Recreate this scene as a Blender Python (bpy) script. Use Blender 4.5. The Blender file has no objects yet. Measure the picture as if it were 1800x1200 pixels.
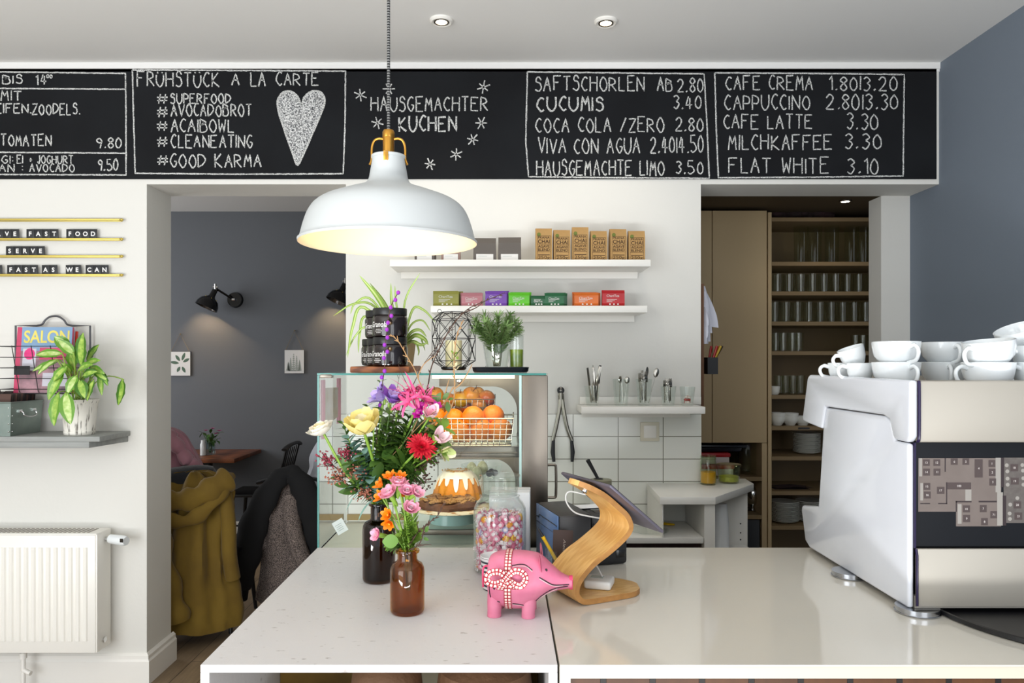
import bpy, bmesh, math, random
from mathutils import Vector, Matrix, Euler, noise
random.seed(7)
C = bpy.context.scene.collection
S = bpy.context.scene
PI = math.pi
# ------------------------------------------------------------------ camera, world, daylight, exposure
F, CX, CY, EYE = 1300.0, 887.0, 633.0, 1.5
cam_d = bpy.data.cameras.new('camera'); cam = bpy.data.objects.new('camera', cam_d); C.objects.link(cam)
cam.location = (0, 0, EYE); cam.rotation_euler = (PI/2, 0, 0)
cam_d.sensor_width = 36; cam_d.lens = 36*F/1800; cam_d.clip_start = .02
cam_d.shift_x = (900-CX)/1800; cam_d.shift_y = (CY-600)/1800
S.camera = cam
S.view_settings.view_transform = 'Standard'; S.view_settings.look = 'None'
S.view_settings.exposure = 0.30; S.view_settings.gamma = 1.0; S.view_settings.use_curve_mapping = False
S.cycles.max_bounces = 10; S.cycles.transparent_max_bounces = 24; S.cycles.transmission_bounces = 8
S.cycles.caustics_reflective = False; S.cycles.caustics_refractive = False
S.cycles.sample_clamp_indirect = 6.0
S.cycles.use_denoising = True
W = bpy.data.worlds.new('daylight'); S.world = W; W.use_nodes = True
W.node_tree.nodes['Background'].inputs[0].default_value = (.86, .92, 1.0, 1)
W.node_tree.nodes['Background'].inputs[1].default_value = 1.0
def area_light(name, loc, target, sx, sy, power, col=(1, 1, 1)):
    d = bpy.data.lights.new(name, 'AREA'); d.shape = 'RECTANGLE'; d.size = sx; d.size_y = sy; d.energy = power; d.color = col
    o = bpy.data.objects.new(name, d); C.objects.link(o); o.location = loc
    o.rotation_euler = (Vector(target)-Vector(loc)).to_track_quat('-Z', 'Y').to_euler(); return o
# daylight of the shop windows behind and to the left of the camera, and of the back room's window
area_light('shop_window_daylight', (-2.4, -1.1, 1.5), (-.9, 3.2, 1.75), 2.2, 1.9, 52, (.95, .98, 1.0))
area_light('shop_door_daylight', (1.25, -1.25, 1.4), (.1, 3.2, 1.8), 1.4, 2.0, 19, (.96, .98, 1.0))
area_light('back_room_daylight', (-4.6, 4.9, 1.7), (-1.5, 5.6, 1.1), 1.4, 1.4, 36, (.97, .98, 1.0))
area_light('ceiling_fill_light', (.15, -1.2, .22), (.15, -.55, 2.88), 2.0, .4, 74, (.98, .99, 1))  # added fill, low behind the camera and aimed up to brighten the ceiling
area_light('ceiling_fill_light', (-2.45, -1.2, .22), (-2.2, -.55, 2.88), 1.7, .4, 62, (.98, .99, 1))  # left half of the added ceiling fill, no real source
def point_light(name, loc, power, col, r=.02, parent=None):
    d = bpy.data.lights.new(name, 'POINT'); d.energy = power; d.color = col; d.shadow_soft_size = r
    o = bpy.data.objects.new(name, d); C.objects.link(o); o.location = loc; o.parent = parent; return o
def spot_light(name, loc, tgt, power, col, ang=1.6, r=.03, parent=None, blend=.6):
    d = bpy.data.lights.new(name, 'SPOT'); d.energy = power; d.color = col; d.spot_size = ang; d.spot_blend = blend; d.shadow_soft_size = r
    o = bpy.data.objects.new(name, d); C.objects.link(o); o.location = loc
    o.rotation_euler = (Vector(tgt)-Vector(loc)).to_track_quat('-Z', 'Y').to_euler(); o.parent = parent; return o
def P(px, py, D):
    return Vector(((px-CX)/F*D, D, EYE-(py-CY)/F*D))
def X(px, D): return (px-CX)/F*D
def Z(py, D): return EYE-(py-CY)/F*D
# ------------------------------------------------------------------ materials
def lin(h):
    h = h.lstrip('#'); r = []
    for i in (0, 2, 4):
        c = int(h[i:i+2], 16)/255; r.append(c/12.92 if c <= .04045 else ((c+.055)/1.055)**2.4)
    return (*r, 1)
M = {}
def mat(name, col, rough=.5, metal=0, bump=0, bscale=40, var=None, vscale=8, coat=0, emit=0, sheen=0, stretch=None, trans=0, spec=None, sss=0):
    m = bpy.data.materials.new(name); m.use_nodes = True; nt = m.node_tree; b = nt.nodes['Principled BSDF']
    b.inputs['Base Color'].default_value = lin(col); b.inputs['Roughness'].default_value = rough; b.inputs['Metallic'].default_value = metal
    b.inputs['Coat Weight'].default_value = coat; b.inputs['Sheen Weight'].default_value = sheen; b.inputs['Transmission Weight'].default_value = trans
    if spec is not None: b.inputs['Specular IOR Level'].default_value = spec
    if emit: b.inputs['Emission Color'].default_value = lin(col); b.inputs['Emission Strength'].default_value = emit
    if sss: b.inputs['Subsurface Weight'].default_value = sss; b.inputs['Subsurface Radius'].default_value = (.02, .01, .005)
    if bump or var:
        tc = nt.nodes.new('ShaderNodeTexCoord'); mp = nt.nodes.new('ShaderNodeMapping'); nt.links.new(tc.outputs['Object'], mp.inputs[0])
        if stretch: mp.inputs['Scale'].default_value = stretch
    if var:
        n = nt.nodes.new('ShaderNodeTexNoise'); n.inputs['Scale'].default_value = vscale; n.inputs['Detail'].default_value = 6
        nt.links.new(mp.outputs[0], n.inputs[0])
        cr = nt.nodes.new('ShaderNodeValToRGB'); cr.color_ramp.elements[0].position = .35; cr.color_ramp.elements[1].position = .68
        cr.color_ramp.elements[0].color = lin(var); cr.color_ramp.elements[1].color = lin(col)
        nt.links.new(n.outputs[0], cr.inputs[0]); nt.links.new(cr.outputs[0], b.inputs['Base Color'])
    if bump:
        n2 = nt.nodes.new('ShaderNodeTexNoise'); n2.inputs['Scale'].default_value = bscale; n2.inputs['Detail'].default_value = 5
        nt.links.new(mp.outputs[0], n2.inputs[0]); bp = nt.nodes.new('ShaderNodeBump'); bp.inputs['Strength'].default_value = bump
        bp.inputs['Distance'].default_value = .01
        nt.links.new(n2.outputs[0], bp.inputs['Height']); nt.links.new(bp.outputs[0], b.inputs['Normal'])
    M[name] = m; return m
def glass(name, tint='#ffffff', refl=1.0, rough=.02):
    """thin-walled glass: tinted see-through with a Fresnel gloss"""
    m = bpy.data.materials.new(name); m.use_nodes = True; nt = m.node_tree; nt.nodes.clear()
    out = nt.nodes.new('ShaderNodeOutputMaterial'); mx = nt.nodes.new('ShaderNodeMixShader')
    t = nt.nodes.new('ShaderNodeBsdfTransparent'); t.inputs[0].default_value = lin(tint)
    g = nt.nodes.new('ShaderNodeBsdfGlossy'); g.inputs['Roughness'].default_value = rough; g.inputs[0].default_value = (1, 1, 1, 1)
    fr = nt.nodes.new('ShaderNodeFresnel'); ge = nt.nodes.new('ShaderNodeNewGeometry'); mr = nt.nodes.new('ShaderNodeMapRange')
    mr.inputs['To Min'].default_value = 1.5; mr.inputs['To Max'].default_value = 1/1.5; nt.links.new(ge.outputs['Backfacing'], mr.inputs['Value']); nt.links.new(mr.outputs[0], fr.inputs[0])
    mu = nt.nodes.new('ShaderNodeMath'); mu.operation = 'MULTIPLY'; mu.inputs[1].default_value = refl; mu.use_clamp = True
    nt.links.new(fr.outputs[0], mu.inputs[0]); nt.links.new(mu.outputs[0], mx.inputs[0])
    nt.links.new(t.outputs[0], mx.inputs[1]); nt.links.new(g.outputs[0], mx.inputs[2]); nt.links.new(mx.outputs[0], out.inputs[0])
    M[name] = m; return m
def two_tone(name, c1, c2, kind, scale, rough=.6, stretch=(1, 1, 1), lo=.45, hi=.55, bump=0, metal=0, rot=(0, 0, 0), coord='Object'):
    m = bpy.data.materials.new(name); m.use_nodes = True; nt = m.node_tree; b = nt.nodes['Principled BSDF']
    tc = nt.nodes.new('ShaderNodeTexCoord'); mp = nt.nodes.new('ShaderNodeMapping'); nt.links.new(tc.outputs[coord], mp.inputs[0])
    mp.inputs['Scale'].default_value = stretch; mp.inputs['Rotation'].default_value = rot
    if kind == 'noise': n = nt.nodes.new('ShaderNodeTexNoise'); n.inputs['Detail'].default_value = 5; o = n.outputs[0]
    elif kind == 'wave': n = nt.nodes.new('ShaderNodeTexWave'); n.inputs['Distortion'].default_value = 0; o = n.outputs['Fac']
    elif kind == 'wood': n = nt.nodes.new('ShaderNodeTexWave'); n.inputs['Distortion'].default_value = 6; n.inputs['Detail'].default_value = 3; o = n.outputs['Fac']
    elif kind == 'voronoi': n = nt.nodes.new('ShaderNodeTexVoronoi'); o = n.outputs['Distance']
    n.inputs['Scale'].default_value = scale; nt.links.new(mp.outputs[0], n.inputs[0])
    cr = nt.nodes.new('ShaderNodeValToRGB'); cr.color_ramp.elements[0].position = lo; cr.color_ramp.elements[1].position = hi
    cr.color_ramp.elements[0].color = lin(c1); cr.color_ramp.elements[1].color = lin(c2)
    nt.links.new(o, cr.inputs[0]); nt.links.new(cr.outputs[0], b.inputs['Base Color']); b.inputs['Roughness'].default_value = rough; b.inputs['Metallic'].default_value = metal
    if bump:
        bp = nt.nodes.new('ShaderNodeBump'); bp.inputs['Strength'].default_value = bump; bp.inputs['Distance'].default_value = .004
        nt.links.new(o, bp.inputs['Height']); nt.links.new(bp.outputs[0], b.inputs['Normal'])
    M[name] = m; return m
def brick_mat(name, c1, c2, mortar, bw, bh, mw, rough, offset=0.5, axes='xz', origin=(0, 0), bump=.3, noise_c=None):
    m = bpy.data.materials.new(name); m.use_nodes = True; nt = m.node_tree; b = nt.nodes['Principled BSDF']
    tc = nt.nodes.new('ShaderNodeTexCoord'); sp = nt.nodes.new('ShaderNodeSeparateXYZ'); cb = nt.nodes.new('ShaderNodeCombineXYZ')
    nt.links.new(tc.outputs['Object'], sp.inputs[0])
    ia = 'xyz'.index(axes[0]); ib = 'xyz'.index(axes[1])
    for k, (i, o) in enumerate(((ia, origin[0]), (ib, origin[1]))):
        ad = nt.nodes.new('ShaderNodeMath'); ad.operation = 'SUBTRACT'; ad.inputs[1].default_value = o
        nt.links.new(sp.outputs[i], ad.inputs[0]); nt.links.new(ad.outputs[0], cb.inputs[k])
    br = nt.nodes.new('ShaderNodeTexBrick'); br.inputs['Scale'].default_value = 1; br.offset = offset; br.squash = 1
    br.inputs['Brick Width'].default_value = bw; br.inputs['Row Height'].default_value = bh; br.inputs['Mortar Size'].default_value = mw
    br.inputs['Color1'].default_value = lin(c1); br.inputs['Color2'].default_value = lin(c2); br.inputs['Mortar'].default_value = lin(mortar)
    nt.links.new(cb.outputs[0], br.inputs[0]); b.inputs['Roughness'].default_value = rough
    col = br.outputs[0]
    if noise_c:
        n = nt.nodes.new('ShaderNodeTexNoise'); n.inputs['Scale'].default_value = 6; n.inputs['Detail'].default_value = 8
        mp = nt.nodes.new('ShaderNodeMapping'); mp.inputs['Scale'].default_value = noise_c[1]; nt.links.new(tc.outputs['Object'], mp.inputs[0]); nt.links.new(mp.outputs[0], n.inputs[0])
        mx = nt.nodes.new('ShaderNodeMixRGB'); mx.blend_type = 'MULTIPLY'; mx.inputs[0].default_value = noise_c[0]
        nt.links.new(col, mx.inputs[1]); nt.links.new(n.outputs[0], mx.inputs[2]); col = mx.outputs[0]
    nt.links.new(col, b.inputs['Base Color'])
    if bump:
        iv = nt.nodes.new('ShaderNodeMath'); iv.operation = 'SUBTRACT'; iv.inputs[0].default_value = 1; nt.links.new(br.outputs['Fac'], iv.inputs[1])
        bp = nt.nodes.new('ShaderNodeBump'); bp.inputs['Strength'].default_value = bump; bp.inputs['Distance'].default_value = .003
        nt.links.new(iv.outputs[0], bp.inputs['Height']); nt.links.new(bp.outputs[0], b.inputs['Normal'])
    M[name] = m; return m
mat('white_wall', '#dedcd5', .75, bump=.05, bscale=60)
mat('ceiling_paint', '#e6e5e2', .8, bump=.04, bscale=30)
mat('blue_wall', '#6c7076', .8, bump=.05, bscale=60)
mat('blue_wall_side', '#76808c', .8, bump=.05, bscale=60)
mat('white_paint', '#eeebe4', .4)
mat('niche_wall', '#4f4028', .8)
mat('blackboard', '#0f1013', .85, var='#16181b', vscale=3, spec=.25)
two_tone('chalk', '#3c3e42', '#dcdcd8', 'noise', 260, .95, lo=.36, hi=.56)
two_tone('chalk_fill', '#3a3c40', '#e0e0de', 'noise', 190, .95, lo=.38, hi=.62)
mat('beige_cabinet', '#bca47c', .55)
mat('shelf_wood', '#806a48', .6)
mat('cupboard_shade', '#6a5636', .6)  # beige darkened in the colour for the shade inside the open shelf unit
mat('white_lacquer', '#efece4', .3)
mat('brass', '#b8863a', .32, 1)
mat('brass_paint', '#c9b35a', .35, .6)
mat('steel', '#7d756b', .34, 1, bump=.02, bscale=90)
mat('chrome', '#d8d8d8', .12, 1)
mat('dark_steel', '#55514c', .35, 1)
mat('black_gloss', '#0b0b0d', .12)
mat('black_satin', '#131315', .38)
mat('black_plastic', '#1b1c1f', .45, bump=.03, bscale=200)
mat('black_wood', '#101114', .35)
mat('grey_shelf', '#9b9d99', .6, bump=.04, bscale=30, var='#8e908d', vscale=6, stretch=(1, 8, 8))
mat('tile_white', '#e7e7df', .15)
brick_mat('wall_tiles', '#e6e7dd', '#e9e9e1', '#8b8a7c', .209, .1045, .0022, .12, 0, 'xz', (-.1, 1.251-.1045*12), .5)
brick_mat('floor_planks', '#a58d6f', '#8f7a60', '#4c3d2e', 1.4, .13, .002, .5, .37, 'yx', (0, 0), .2, (.55, (9, 1.2, 1)))
brick_mat('dark_planks', '#5a3414', '#6b3f18', '#150a04', .09, 3.0, .006, .45, 0, 'xz', (0, 0), .6, (.5, (9, 1, 1.3)))
glass('clear_glass', '#fafcfb', 1.0)
glass('case_glass', '#f4f9f6', .8, .01)
glass('mirror_pane', '#dfeee9', 2.6, .01)
mat('glass_edge', '#2f7d74', .15, coat=.5)
mat('glass_edge_pale', '#bfe0da', .15)
glass('niche_glass', '#f8faf6', .45, .06)
glass('wrapper_film', '#ffffff', 2.0, .12)
mat('porcelain', '#e9edee', .12, coat=.4)
mat('plate_white', '#d9d8cf', .2)
mat('lamp_white', '#b4b7b6', .45)
mat('lamp_inside', '#f3e3c4', .55)
mat('bulb_glow', '#ffe3b8', .4, emit=3)
mat('downlight_glow', '#fff2da', .4, emit=22)
# ------------------------------------------------------------------ mesh builder
class MB:
    def __init__(s): s.bm = bmesh.new(); s.mi = 0
    def _t(s, fs):
        for f in fs: f.material_index = s.mi
    def face(s, pts):
        f = s.bm.faces.new([s.bm.verts.new(p) for p in pts]); f.material_index = s.mi; return f
    def add(s, tmp, mtx=None):
        if mtx is not None: tmp.transform(mtx)
        for f in tmp.faces: f.material_index = s.mi
        me = bpy.data.meshes.new('tmp'); tmp.to_mesh(me); tmp.free(); s.bm.from_mesh(me); bpy.data.meshes.remove(me)
    def box(s, c, size, rot=None, bev=0, seg=2):
        t = bmesh.new(); bmesh.ops.create_cube(t, size=1); bmesh.ops.scale(t, vec=size, verts=t.verts)
        if bev: bmesh.ops.bevel(t, geom=t.edges[:], offset=min(bev, min(size)*.49), segments=seg, affect='EDGES', profile=.5)
        m = Matrix.Translation(c)
        if rot is not None: m = m @ (Euler(rot).to_matrix().to_4x4() if not isinstance(rot, Matrix) else rot.to_4x4())
        s.add(t, m); return s
    def bx(s, x0, x1, y0, y1, z0, z1, bev=0): return s.box(((x0+x1)/2, (y0+y1)/2, (z0+z1)/2), (x1-x0, y1-y0, z1-z0), None, bev)
    def ring(s, pts): return [s.bm.verts.new(p) for p in pts]
    def loft(s, rings, closed=True, cap=True, loop=False):
        vs = [s.ring(r) for r in rings]; n = len(rings[0]); fs = []
        pairs = [(vs[i], vs[i+1]) for i in range(len(vs)-1)]
        if loop: pairs.append((vs[-1], vs[0]))
        for a, b in pairs:
            for j in range(n if closed else n-1):
                k = (j+1) % n
                fs.append(s.bm.faces.new((a[j], a[k], b[k], b[j])))
        if cap and closed and not loop:
            fs.append(s.bm.faces.new(list(reversed(vs[0])))); fs.append(s.bm.faces.new(vs[-1]))
        s._t(fs); return s
    def lathe(s, prof, n=32, c=(0, 0, 0), mod=None, cap=True):
        rings = []
        for i, (r, z) in enumerate(prof):
            rg = []
            for k in range(n):
                a = 2*PI*k/n; rr = r if mod is None else mod(r, a, i)
                rg.append((c[0]+rr*math.cos(a), c[1]+rr*math.sin(a), c[2]+z))
            rings.append(rg)
        return s.loft(rings, True, cap)
    def tube(s, pts, r, n=8, cap=True, loop=False, flat=1.0, up=None):
        pts = [Vector(p) for p in pts]; m = len(pts)
        rs = r if isinstance(r, (list, tuple)) else [r]*m
        rings = []; prev = None
        for i, p in enumerate(pts):
            if loop: t = pts[(i+1) % m]-pts[i-1]
            else: t = pts[min(i+1, m-1)]-pts[max(i-1, 0)]
            if t.length < 1e-9: t = Vector((0, 0, 1))
            t.normalize()
            if prev is None:
                ref = Vector(up) if up else (Vector((0, 0, 1)) if abs(t.z) < .9 else Vector((1, 0, 0)))
                u = ref - t*ref.dot(t); u.normalize()
            else:
                u = prev - t*prev.dot(t)
                if u.length < 1e-6: u = t.orthogonal()
                u.normalize()
            prev = u; v = t.cross(u)
            rings.append([p+(u*math.cos(2*PI*k/n)*flat+v*math.sin(2*PI*k/n))*rs[i] for k in range(n)])
        return s.loft(rings, True, cap, loop)
    def cyl(s, p0, p1, r0, r1=None, n=16, cap=True): return s.tube([p0, p1], [r0, r0 if r1 is None else r1], n, cap)
    def prism(s, poly, a0, a1, axis='y', bev=0):
        t = bmesh.new()
        def mk(p, a): return {'y': (p[0], a, p[1]), 'x': (a, p[0], p[1]), 'z': (p[0], p[1], a)}[axis]
        va = [t.verts.new(mk(p, a0)) for p in poly]; vb = [t.verts.new(mk(p, a1)) for p in poly]; n = len(poly)
        t.faces.new(va); t.faces.new(list(reversed(vb)))
        for i in range(n): t.faces.new((va[i], vb[i], vb[(i+1) % n], va[(i+1) % n]))
        bmesh.ops.recalc_face_normals(t, faces=t.faces)
        if bev: bmesh.ops.bevel(t, geom=t.edges[:], offset=bev, segments=2, affect='EDGES', profile=.5)
        s.add(t); return s
    def ball(s, c, r, n=12, sc=(1, 1, 1), rot=None):
        t = bmesh.new(); bmesh.ops.create_uvsphere(t, u_segments=n, v_segments=max(6, n*2//3), radius=r)
        m = Matrix.Translation(c)
        if rot is not None: m = m @ (Euler(rot).to_matrix().to_4x4() if not isinstance(rot, Matrix) else rot.to_4x4())
        s.add(t, m @ Matrix.Diagonal((*sc, 1))); return s
    def ico(s, c, r, sub=1, sc=(1, 1, 1)):
        t = bmesh.new(); bmesh.ops.create_icosphere(t, subdivisions=sub, radius=r); s.add(t, Matrix.Translation(c) @ Matrix.Diagonal((*sc, 1))); return s
    def torus(s, c, R, r, n=32, k=8, rot=None):
        pts = [Vector((R*math.cos(2*PI*i/n), R*math.sin(2*PI*i/n), 0)) for i in range(n)]
        if rot is not None: e = Euler(rot).to_matrix(); pts = [e @ p for p in pts]
        return s.tube([p+Vector(c) for p in pts], r, k, False, True)
    def leaf(s, base, d, up, L, w, curl=.4, n=7, fold=.15, shape=None, mids=None, tip=.0, wave=0):
        """a leaf or petal: midrib from base along d, bending towards -up by curl (radians)"""
        d = Vector(d).normalized(); up = Vector(up); up = (up-d*up.dot(d))
        if up.length < 1e-5: up = d.orthogonal()
        up.normalize(); side = d.cross(up); p = Vector(base); rows = []
        shape = shape or (lambda t: math.sin(PI*min(1, t*.93+.05))**.8)
        ang = 0
        for i in range(n+1):
            t = i/n; a = curl*t; dd = d*math.cos(a)-up*math.sin(a); uu = up*math.cos(a)+d*math.sin(a)
            h = max(shape(t)*w/2, w*.012)
            f = uu*(h*fold); wv = uu*(wave*h*math.sin(t*19))
            if mids: rows.append([p-side*h+f+wv, p-side*h*mids+f*mids, p, p+side*h*mids+f*mids, p+side*h+f-wv])
            else: rows.append([p-side*h+f+wv, p, p+side*h+f-wv])
            p = p+dd*(L/n)
        vs = [s.ring(r) for r in rows]; m = len(rows[0]); base_mi = s.mi
        for a, b in zip(vs, vs[1:]):
            for j in range(m-1):
                f = s.bm.faces.new((a[j], a[j+1], b[j+1], b[j]))
                f.material_index = base_mi if (not mids or j in (0, 3)) else base_mi+1
        return s
    def build(s, name, m, parent=None, loc=(0, 0, 0), rot=None, smooth=True, label=None, ang=40):
        me = bpy.data.meshes.new(name); bmesh.ops.recalc_face_normals(s.bm, faces=s.bm.faces) if smooth != 'raw' else None
        s.bm.to_mesh(me); s.bm.free()
        for x in (m if isinstance(m, (list, tuple)) else [m]): me.materials.append(M[x] if isinstance(x, str) else x)
        if smooth:
            me.polygons.foreach_set('use_smooth', [True]*len(me.polygons)); me.set_sharp_from_angle(angle=math.radians(ang))
        o = bpy.data.objects.new(name, me); C.objects.link(o); o.location = loc
        if rot: o.rotation_euler = rot
        if parent: o.parent = parent
        if label: o['label'] = label
        return o
def tag(o, label, cat, group=None, kind=None):
    o['label'] = label; o['category'] = cat
    if group: o['group'] = group
    if kind: o['kind'] = kind
    return o
def thing(name, label, cat, loc=(0, 0, 0), rz=0, group=None):
    o = bpy.data.objects.new(name, None); C.objects.link(o); o.location = loc; o.rotation_euler = (0, 0, rz); o.empty_display_size = .05
    return tag(o, label, cat, group)
def struct(name, mb, m, smooth=False):
    o = mb.build(name, m, None, smooth=smooth); o['kind'] = 'structure'; return o
def dup(root, loc, rz=None, label=None, group=None, rot=None, scale=None):
    def cp(o, par):
        c = o.copy(); C.objects.link(c); c.parent = par
        for ch in o.children: cp(ch, c)
        return c
    r = cp(root, None); r.location = loc
    if rz is not None: r.rotation_euler = (0, 0, rz)
    if rot is not None: r.rotation_euler = rot
    if scale is not None: r.scale = (scale,)*3 if isinstance(scale, (int, float)) else scale
    if label: r['label'] = label
    if group: r['group'] = group
    return r
def text_mesh(body, h, extrude=.0004, width=None, align='CENTER', bold=0, shear=0):
    cu = bpy.data.curves.new('t', 'FONT'); cu.body = body; cu.size = 1; cu.extrude = 0; cu.offset = bold; cu.align_x = align; cu.shear = shear
    o = bpy.data.objects.new('t', cu); C.objects.link(o); bpy.context.view_layer.update()
    me = bpy.data.meshes.new_from_object(o.evaluated_get(bpy.context.evaluated_depsgraph_get())); bpy.data.objects.remove(o); bpy.data.curves.remove(cu)
    xs = [v.co.x for v in me.vertices]; ys = [v.co.y for v in me.vertices]
    x0, x1, y0, y1 = min(xs), max(xs), min(ys), max(ys); sy = h/max(y1-y0, 1e-6); sx = sy if width is None else width/max(x1-x0, 1e-6)
    cxm = (x0+x1)/2 if align == 'CENTER' else x0
    for v in me.vertices: v.co = ((v.co.x-cxm)*sx, (v.co.y-y0)*sy, 0)
    t = bmesh.new(); t.from_mesh(me); bpy.data.meshes.remove(me); return t
def text_into(mb, body, h, mtx, width=None, align='CENTER', bold=0, shear=0): mb.add(text_mesh(body, h, 0, width, align, bold, shear), mtx); return mb
FRONT = Matrix.Rotation(PI/2, 4, 'X')          # text upright, facing the camera side (-Y)
def on_front(x, y, z): return Matrix.Translation((x, y, z)) @ FRONT
def catmull(pts, k=4, closed=False):
    pts = [Vector(p) for p in pts]; n = len(pts); out = []
    if closed: idx = range(n)
    else: idx = range(n-1)
    for i in idx:
        p1 = pts[i]; p2 = pts[(i+1) % n]
        p0 = pts[i-1] if (i > 0 or closed) else p1*2-p2
        p3 = pts[(i+2) % n] if (i+2 < n or closed) else p2*2-p1
        for j in range(k):
            t = j/k; out.append(.5*((2*p1)+(p2-p0)*t+(2*p0-5*p1+4*p2-p3)*t*t+(3*p1-p0-3*p2+p3)*t**3))
    if not closed: out.append(pts[-1])
    return out
# ------------------------------------------------------------------ the room
DW, DB = 3.44, 3.69                      # front and back face of the wall with the two openings
CEIL, BEAM = 2.88, 2.318                 # ceiling, underside of the openings
XR = 2.02                                # right wall
OL0, OL1, OR0, OR1 = X(258, DW), X(608, DW), X(1232, DW), X(1548, DB)
m = MB(); m.bx(-5, 2.6, -1.3, 6.4, -.1, 0); struct('floor', m, 'floor_planks')
m = MB(); m.bx(-5, XR+.2, -1.3, DB, CEIL, CEIL+.1); struct('ceiling', m, 'ceiling_paint')
m = MB(); m.bx(-5, OL0, DW, DB, 0, CEIL); m.bx(OL0, OL1, DW, DB, BEAM, CEIL); struct('wall_left', m, 'white_wall')
m = MB(); m.bx(OL1, OR0, DW, DB, 0, CEIL); struct('wall_center', m, 'white_wall')
m = MB(); m.bx(OR0, XR, DW, DB, BEAM, CEIL); m.bx(OR1, XR, DB-.005, DB+.12, 0, BEAM); struct('wall_beam', m, 'white_wall')
m = MB(); m.bx(XR, XR+.15, -1.3, DB+.12, 0, CEIL); struct('wall_right', m, 'blue_wall_side')
m = MB(); m.bx(-5.1, -5, -1.3, 6.4, 0, CEIL); struct('wall_far_left', m, 'white_wall')
m = MB(); m.bx(-5, 1.0, 6.25, 6.35, 0, 2.9); struct('wall_back_room', m, 'blue_wall')
m = MB(); m.bx(-5, 1.0, DB, 6.3, 2.757, 2.857); struct('ceiling_back_room', m, 'ceiling_paint')
m = MB(); m.bx(.84, .90, DB+.01, 6.3, 0, 2.8); struct('wall_dividing', m, 'white_wall')
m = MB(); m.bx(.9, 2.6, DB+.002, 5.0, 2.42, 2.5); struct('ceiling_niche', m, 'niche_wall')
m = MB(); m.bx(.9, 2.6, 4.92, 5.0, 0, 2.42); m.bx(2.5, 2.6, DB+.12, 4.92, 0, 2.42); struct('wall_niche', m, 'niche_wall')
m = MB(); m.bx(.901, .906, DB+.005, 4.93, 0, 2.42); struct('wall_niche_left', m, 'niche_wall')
# tiles from worktop height up to the little shelf
m = MB(); m.bx(OL1+.01, OR0, DW-.008, DW, .2, Z(727, DW)); struct('wall_tiles', m, 'wall_tiles')
# skirting boards with a moulded top
def skirting(name, path):
    """path: (x, y, offset direction x, y), mitred at the corners"""
    prof = [(0, 0), (.02, 0), (.02, .105), (.014, .115), (.014, .13), (.004, .14), (0, .14)]
    m = MB(); m.loft([[(x+nx*d, y+ny*d, z) for d, z in prof] for x, y, nx, ny in path], True, True)
    return struct(name, m, 'white_paint')
skirting('baseboard_left', [(-5, DW, 0, -1), (OL0, DW, 1, -1), (OL0, DB+.02, 1, 0)])
skirting('baseboard_back_room', [(-5, 6.25, 0, -1), (.84, 6.25, 0, -1)])
# thin white batten round the blackboard beam where it meets the ceiling
m = MB(); m.bx(-5, XR, DW-.012, DW, CEIL-.028, CEIL); m.bx(-5, XR, DW-.006, DW, CEIL-.04, CEIL-.028); struct('trim_1', m, 'ceiling_paint')
# ------------------------------------------------------------------ chalkboard with hand-lettered menu
BZ0, BZ1, BX0, BX1 = Z(315, DW), Z(121.5, DW), -2.75, X(1645, DW)
bd = thing('chalkboard', 'long black chalkboard with the handwritten menu running across the wall above both openings', 'chalkboard', (0, DW, 0))
m = MB(); m.bx(BX0, BX1, -.006, 0, BZ0, BZ1); m.build('board_panel', 'blackboard', bd, smooth=False)
G = {'A': "00 39 60|14 54", 'B': "00 09|~09 38 57 46 05|~05 46 62 40 00", 'C': "~58 39 17 04 12 30 51", 'D': "00 09|~09 48 65 42 00", 'E': "69 09 00 60|05 45",
 'F': "69 09 00|05 45", 'G': "~58 39 17 04 12 30 52 54|34 54", 'H': "00 09|60 69|05 65", 'I': "00 09", 'J': "~39 33 20 02", 'K': "00 09|59 04 60", 'L': "09 00 50",
 'M': "00 19 34 59 60", 'N': "00 09 60 69", 'O': "~39 17 04 12 30 51 64 57 39", 'P': "00 09|~09 48 56 44 04", 'R': "00 09|~09 48 56 45 04|24 60",
 'S': "~57 39 18 16 45 52 30 01", 'T': "09 69|39 30", 'U': "~09 03 20 40 63 69", 'V': "09 30 69", 'W': "09 10 36 50 69", 'Y': "09 35 69|35 30", 'Z': "09 69 00 60",
 'Ü': "~07 03 20 40 63 67|18 19|58 59", '0': "~29 06 02 20 42 46 29", '1': "07 29 20", '2': "~07 29 48 45 00|00 50", '3': "~08 29 47 25|~25 43 20 01",
 '4': "29 03 53|38 30", '5': "49 09 05|~05 35 52 20 01", '8': "~25 07 29 47 25 02 20 42 25", '9': "~46 25 07 29 47 46 30", '#': "10 29|40 59|03 63|06 66",
 '.': "00 11", ',': "11 00", '/': "00 59", '|': "00 09", ':': "02 03|06 07", '+': "32 36|14 54"}
def ribbon(m, pts, w):
    pts = [Vector((p[0], p[1])) for p in pts]; vs = []
    for i, p in enumerate(pts):
        t = pts[min(i+1, len(pts)-1)]-pts[max(i-1, 0)]
        if t.length < 1e-9: t = Vector((1, 0))
        t.normalize(); nrm = Vector((-t.y, t.x)); k = w*(.8+.4*random.random())/2
        vs.append((m.bm.verts.new((p.x+nrm.x*k, -.0075, p.y+nrm.y*k)), m.bm.verts.new((p.x-nrm.x*k, -.0075, p.y-nrm.y*k))))
    for a, b in zip(vs, vs[1:]): m.bm.faces.new((a[0], a[1], b[1], b[0]))
def dens(pts, step=.012):
    out = []
    for a, b in zip(pts, pts[1:]):
        a = Vector(a); b = Vector(b); n = max(1, int((b-a).length/step))
        for i in range(n): out.append(a.lerp(b, i/n)+Vector((random.uniform(-.0007, .0007), random.uniform(-.0007, .0007))))
    out.append(Vector(pts[-1])); return out
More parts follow.
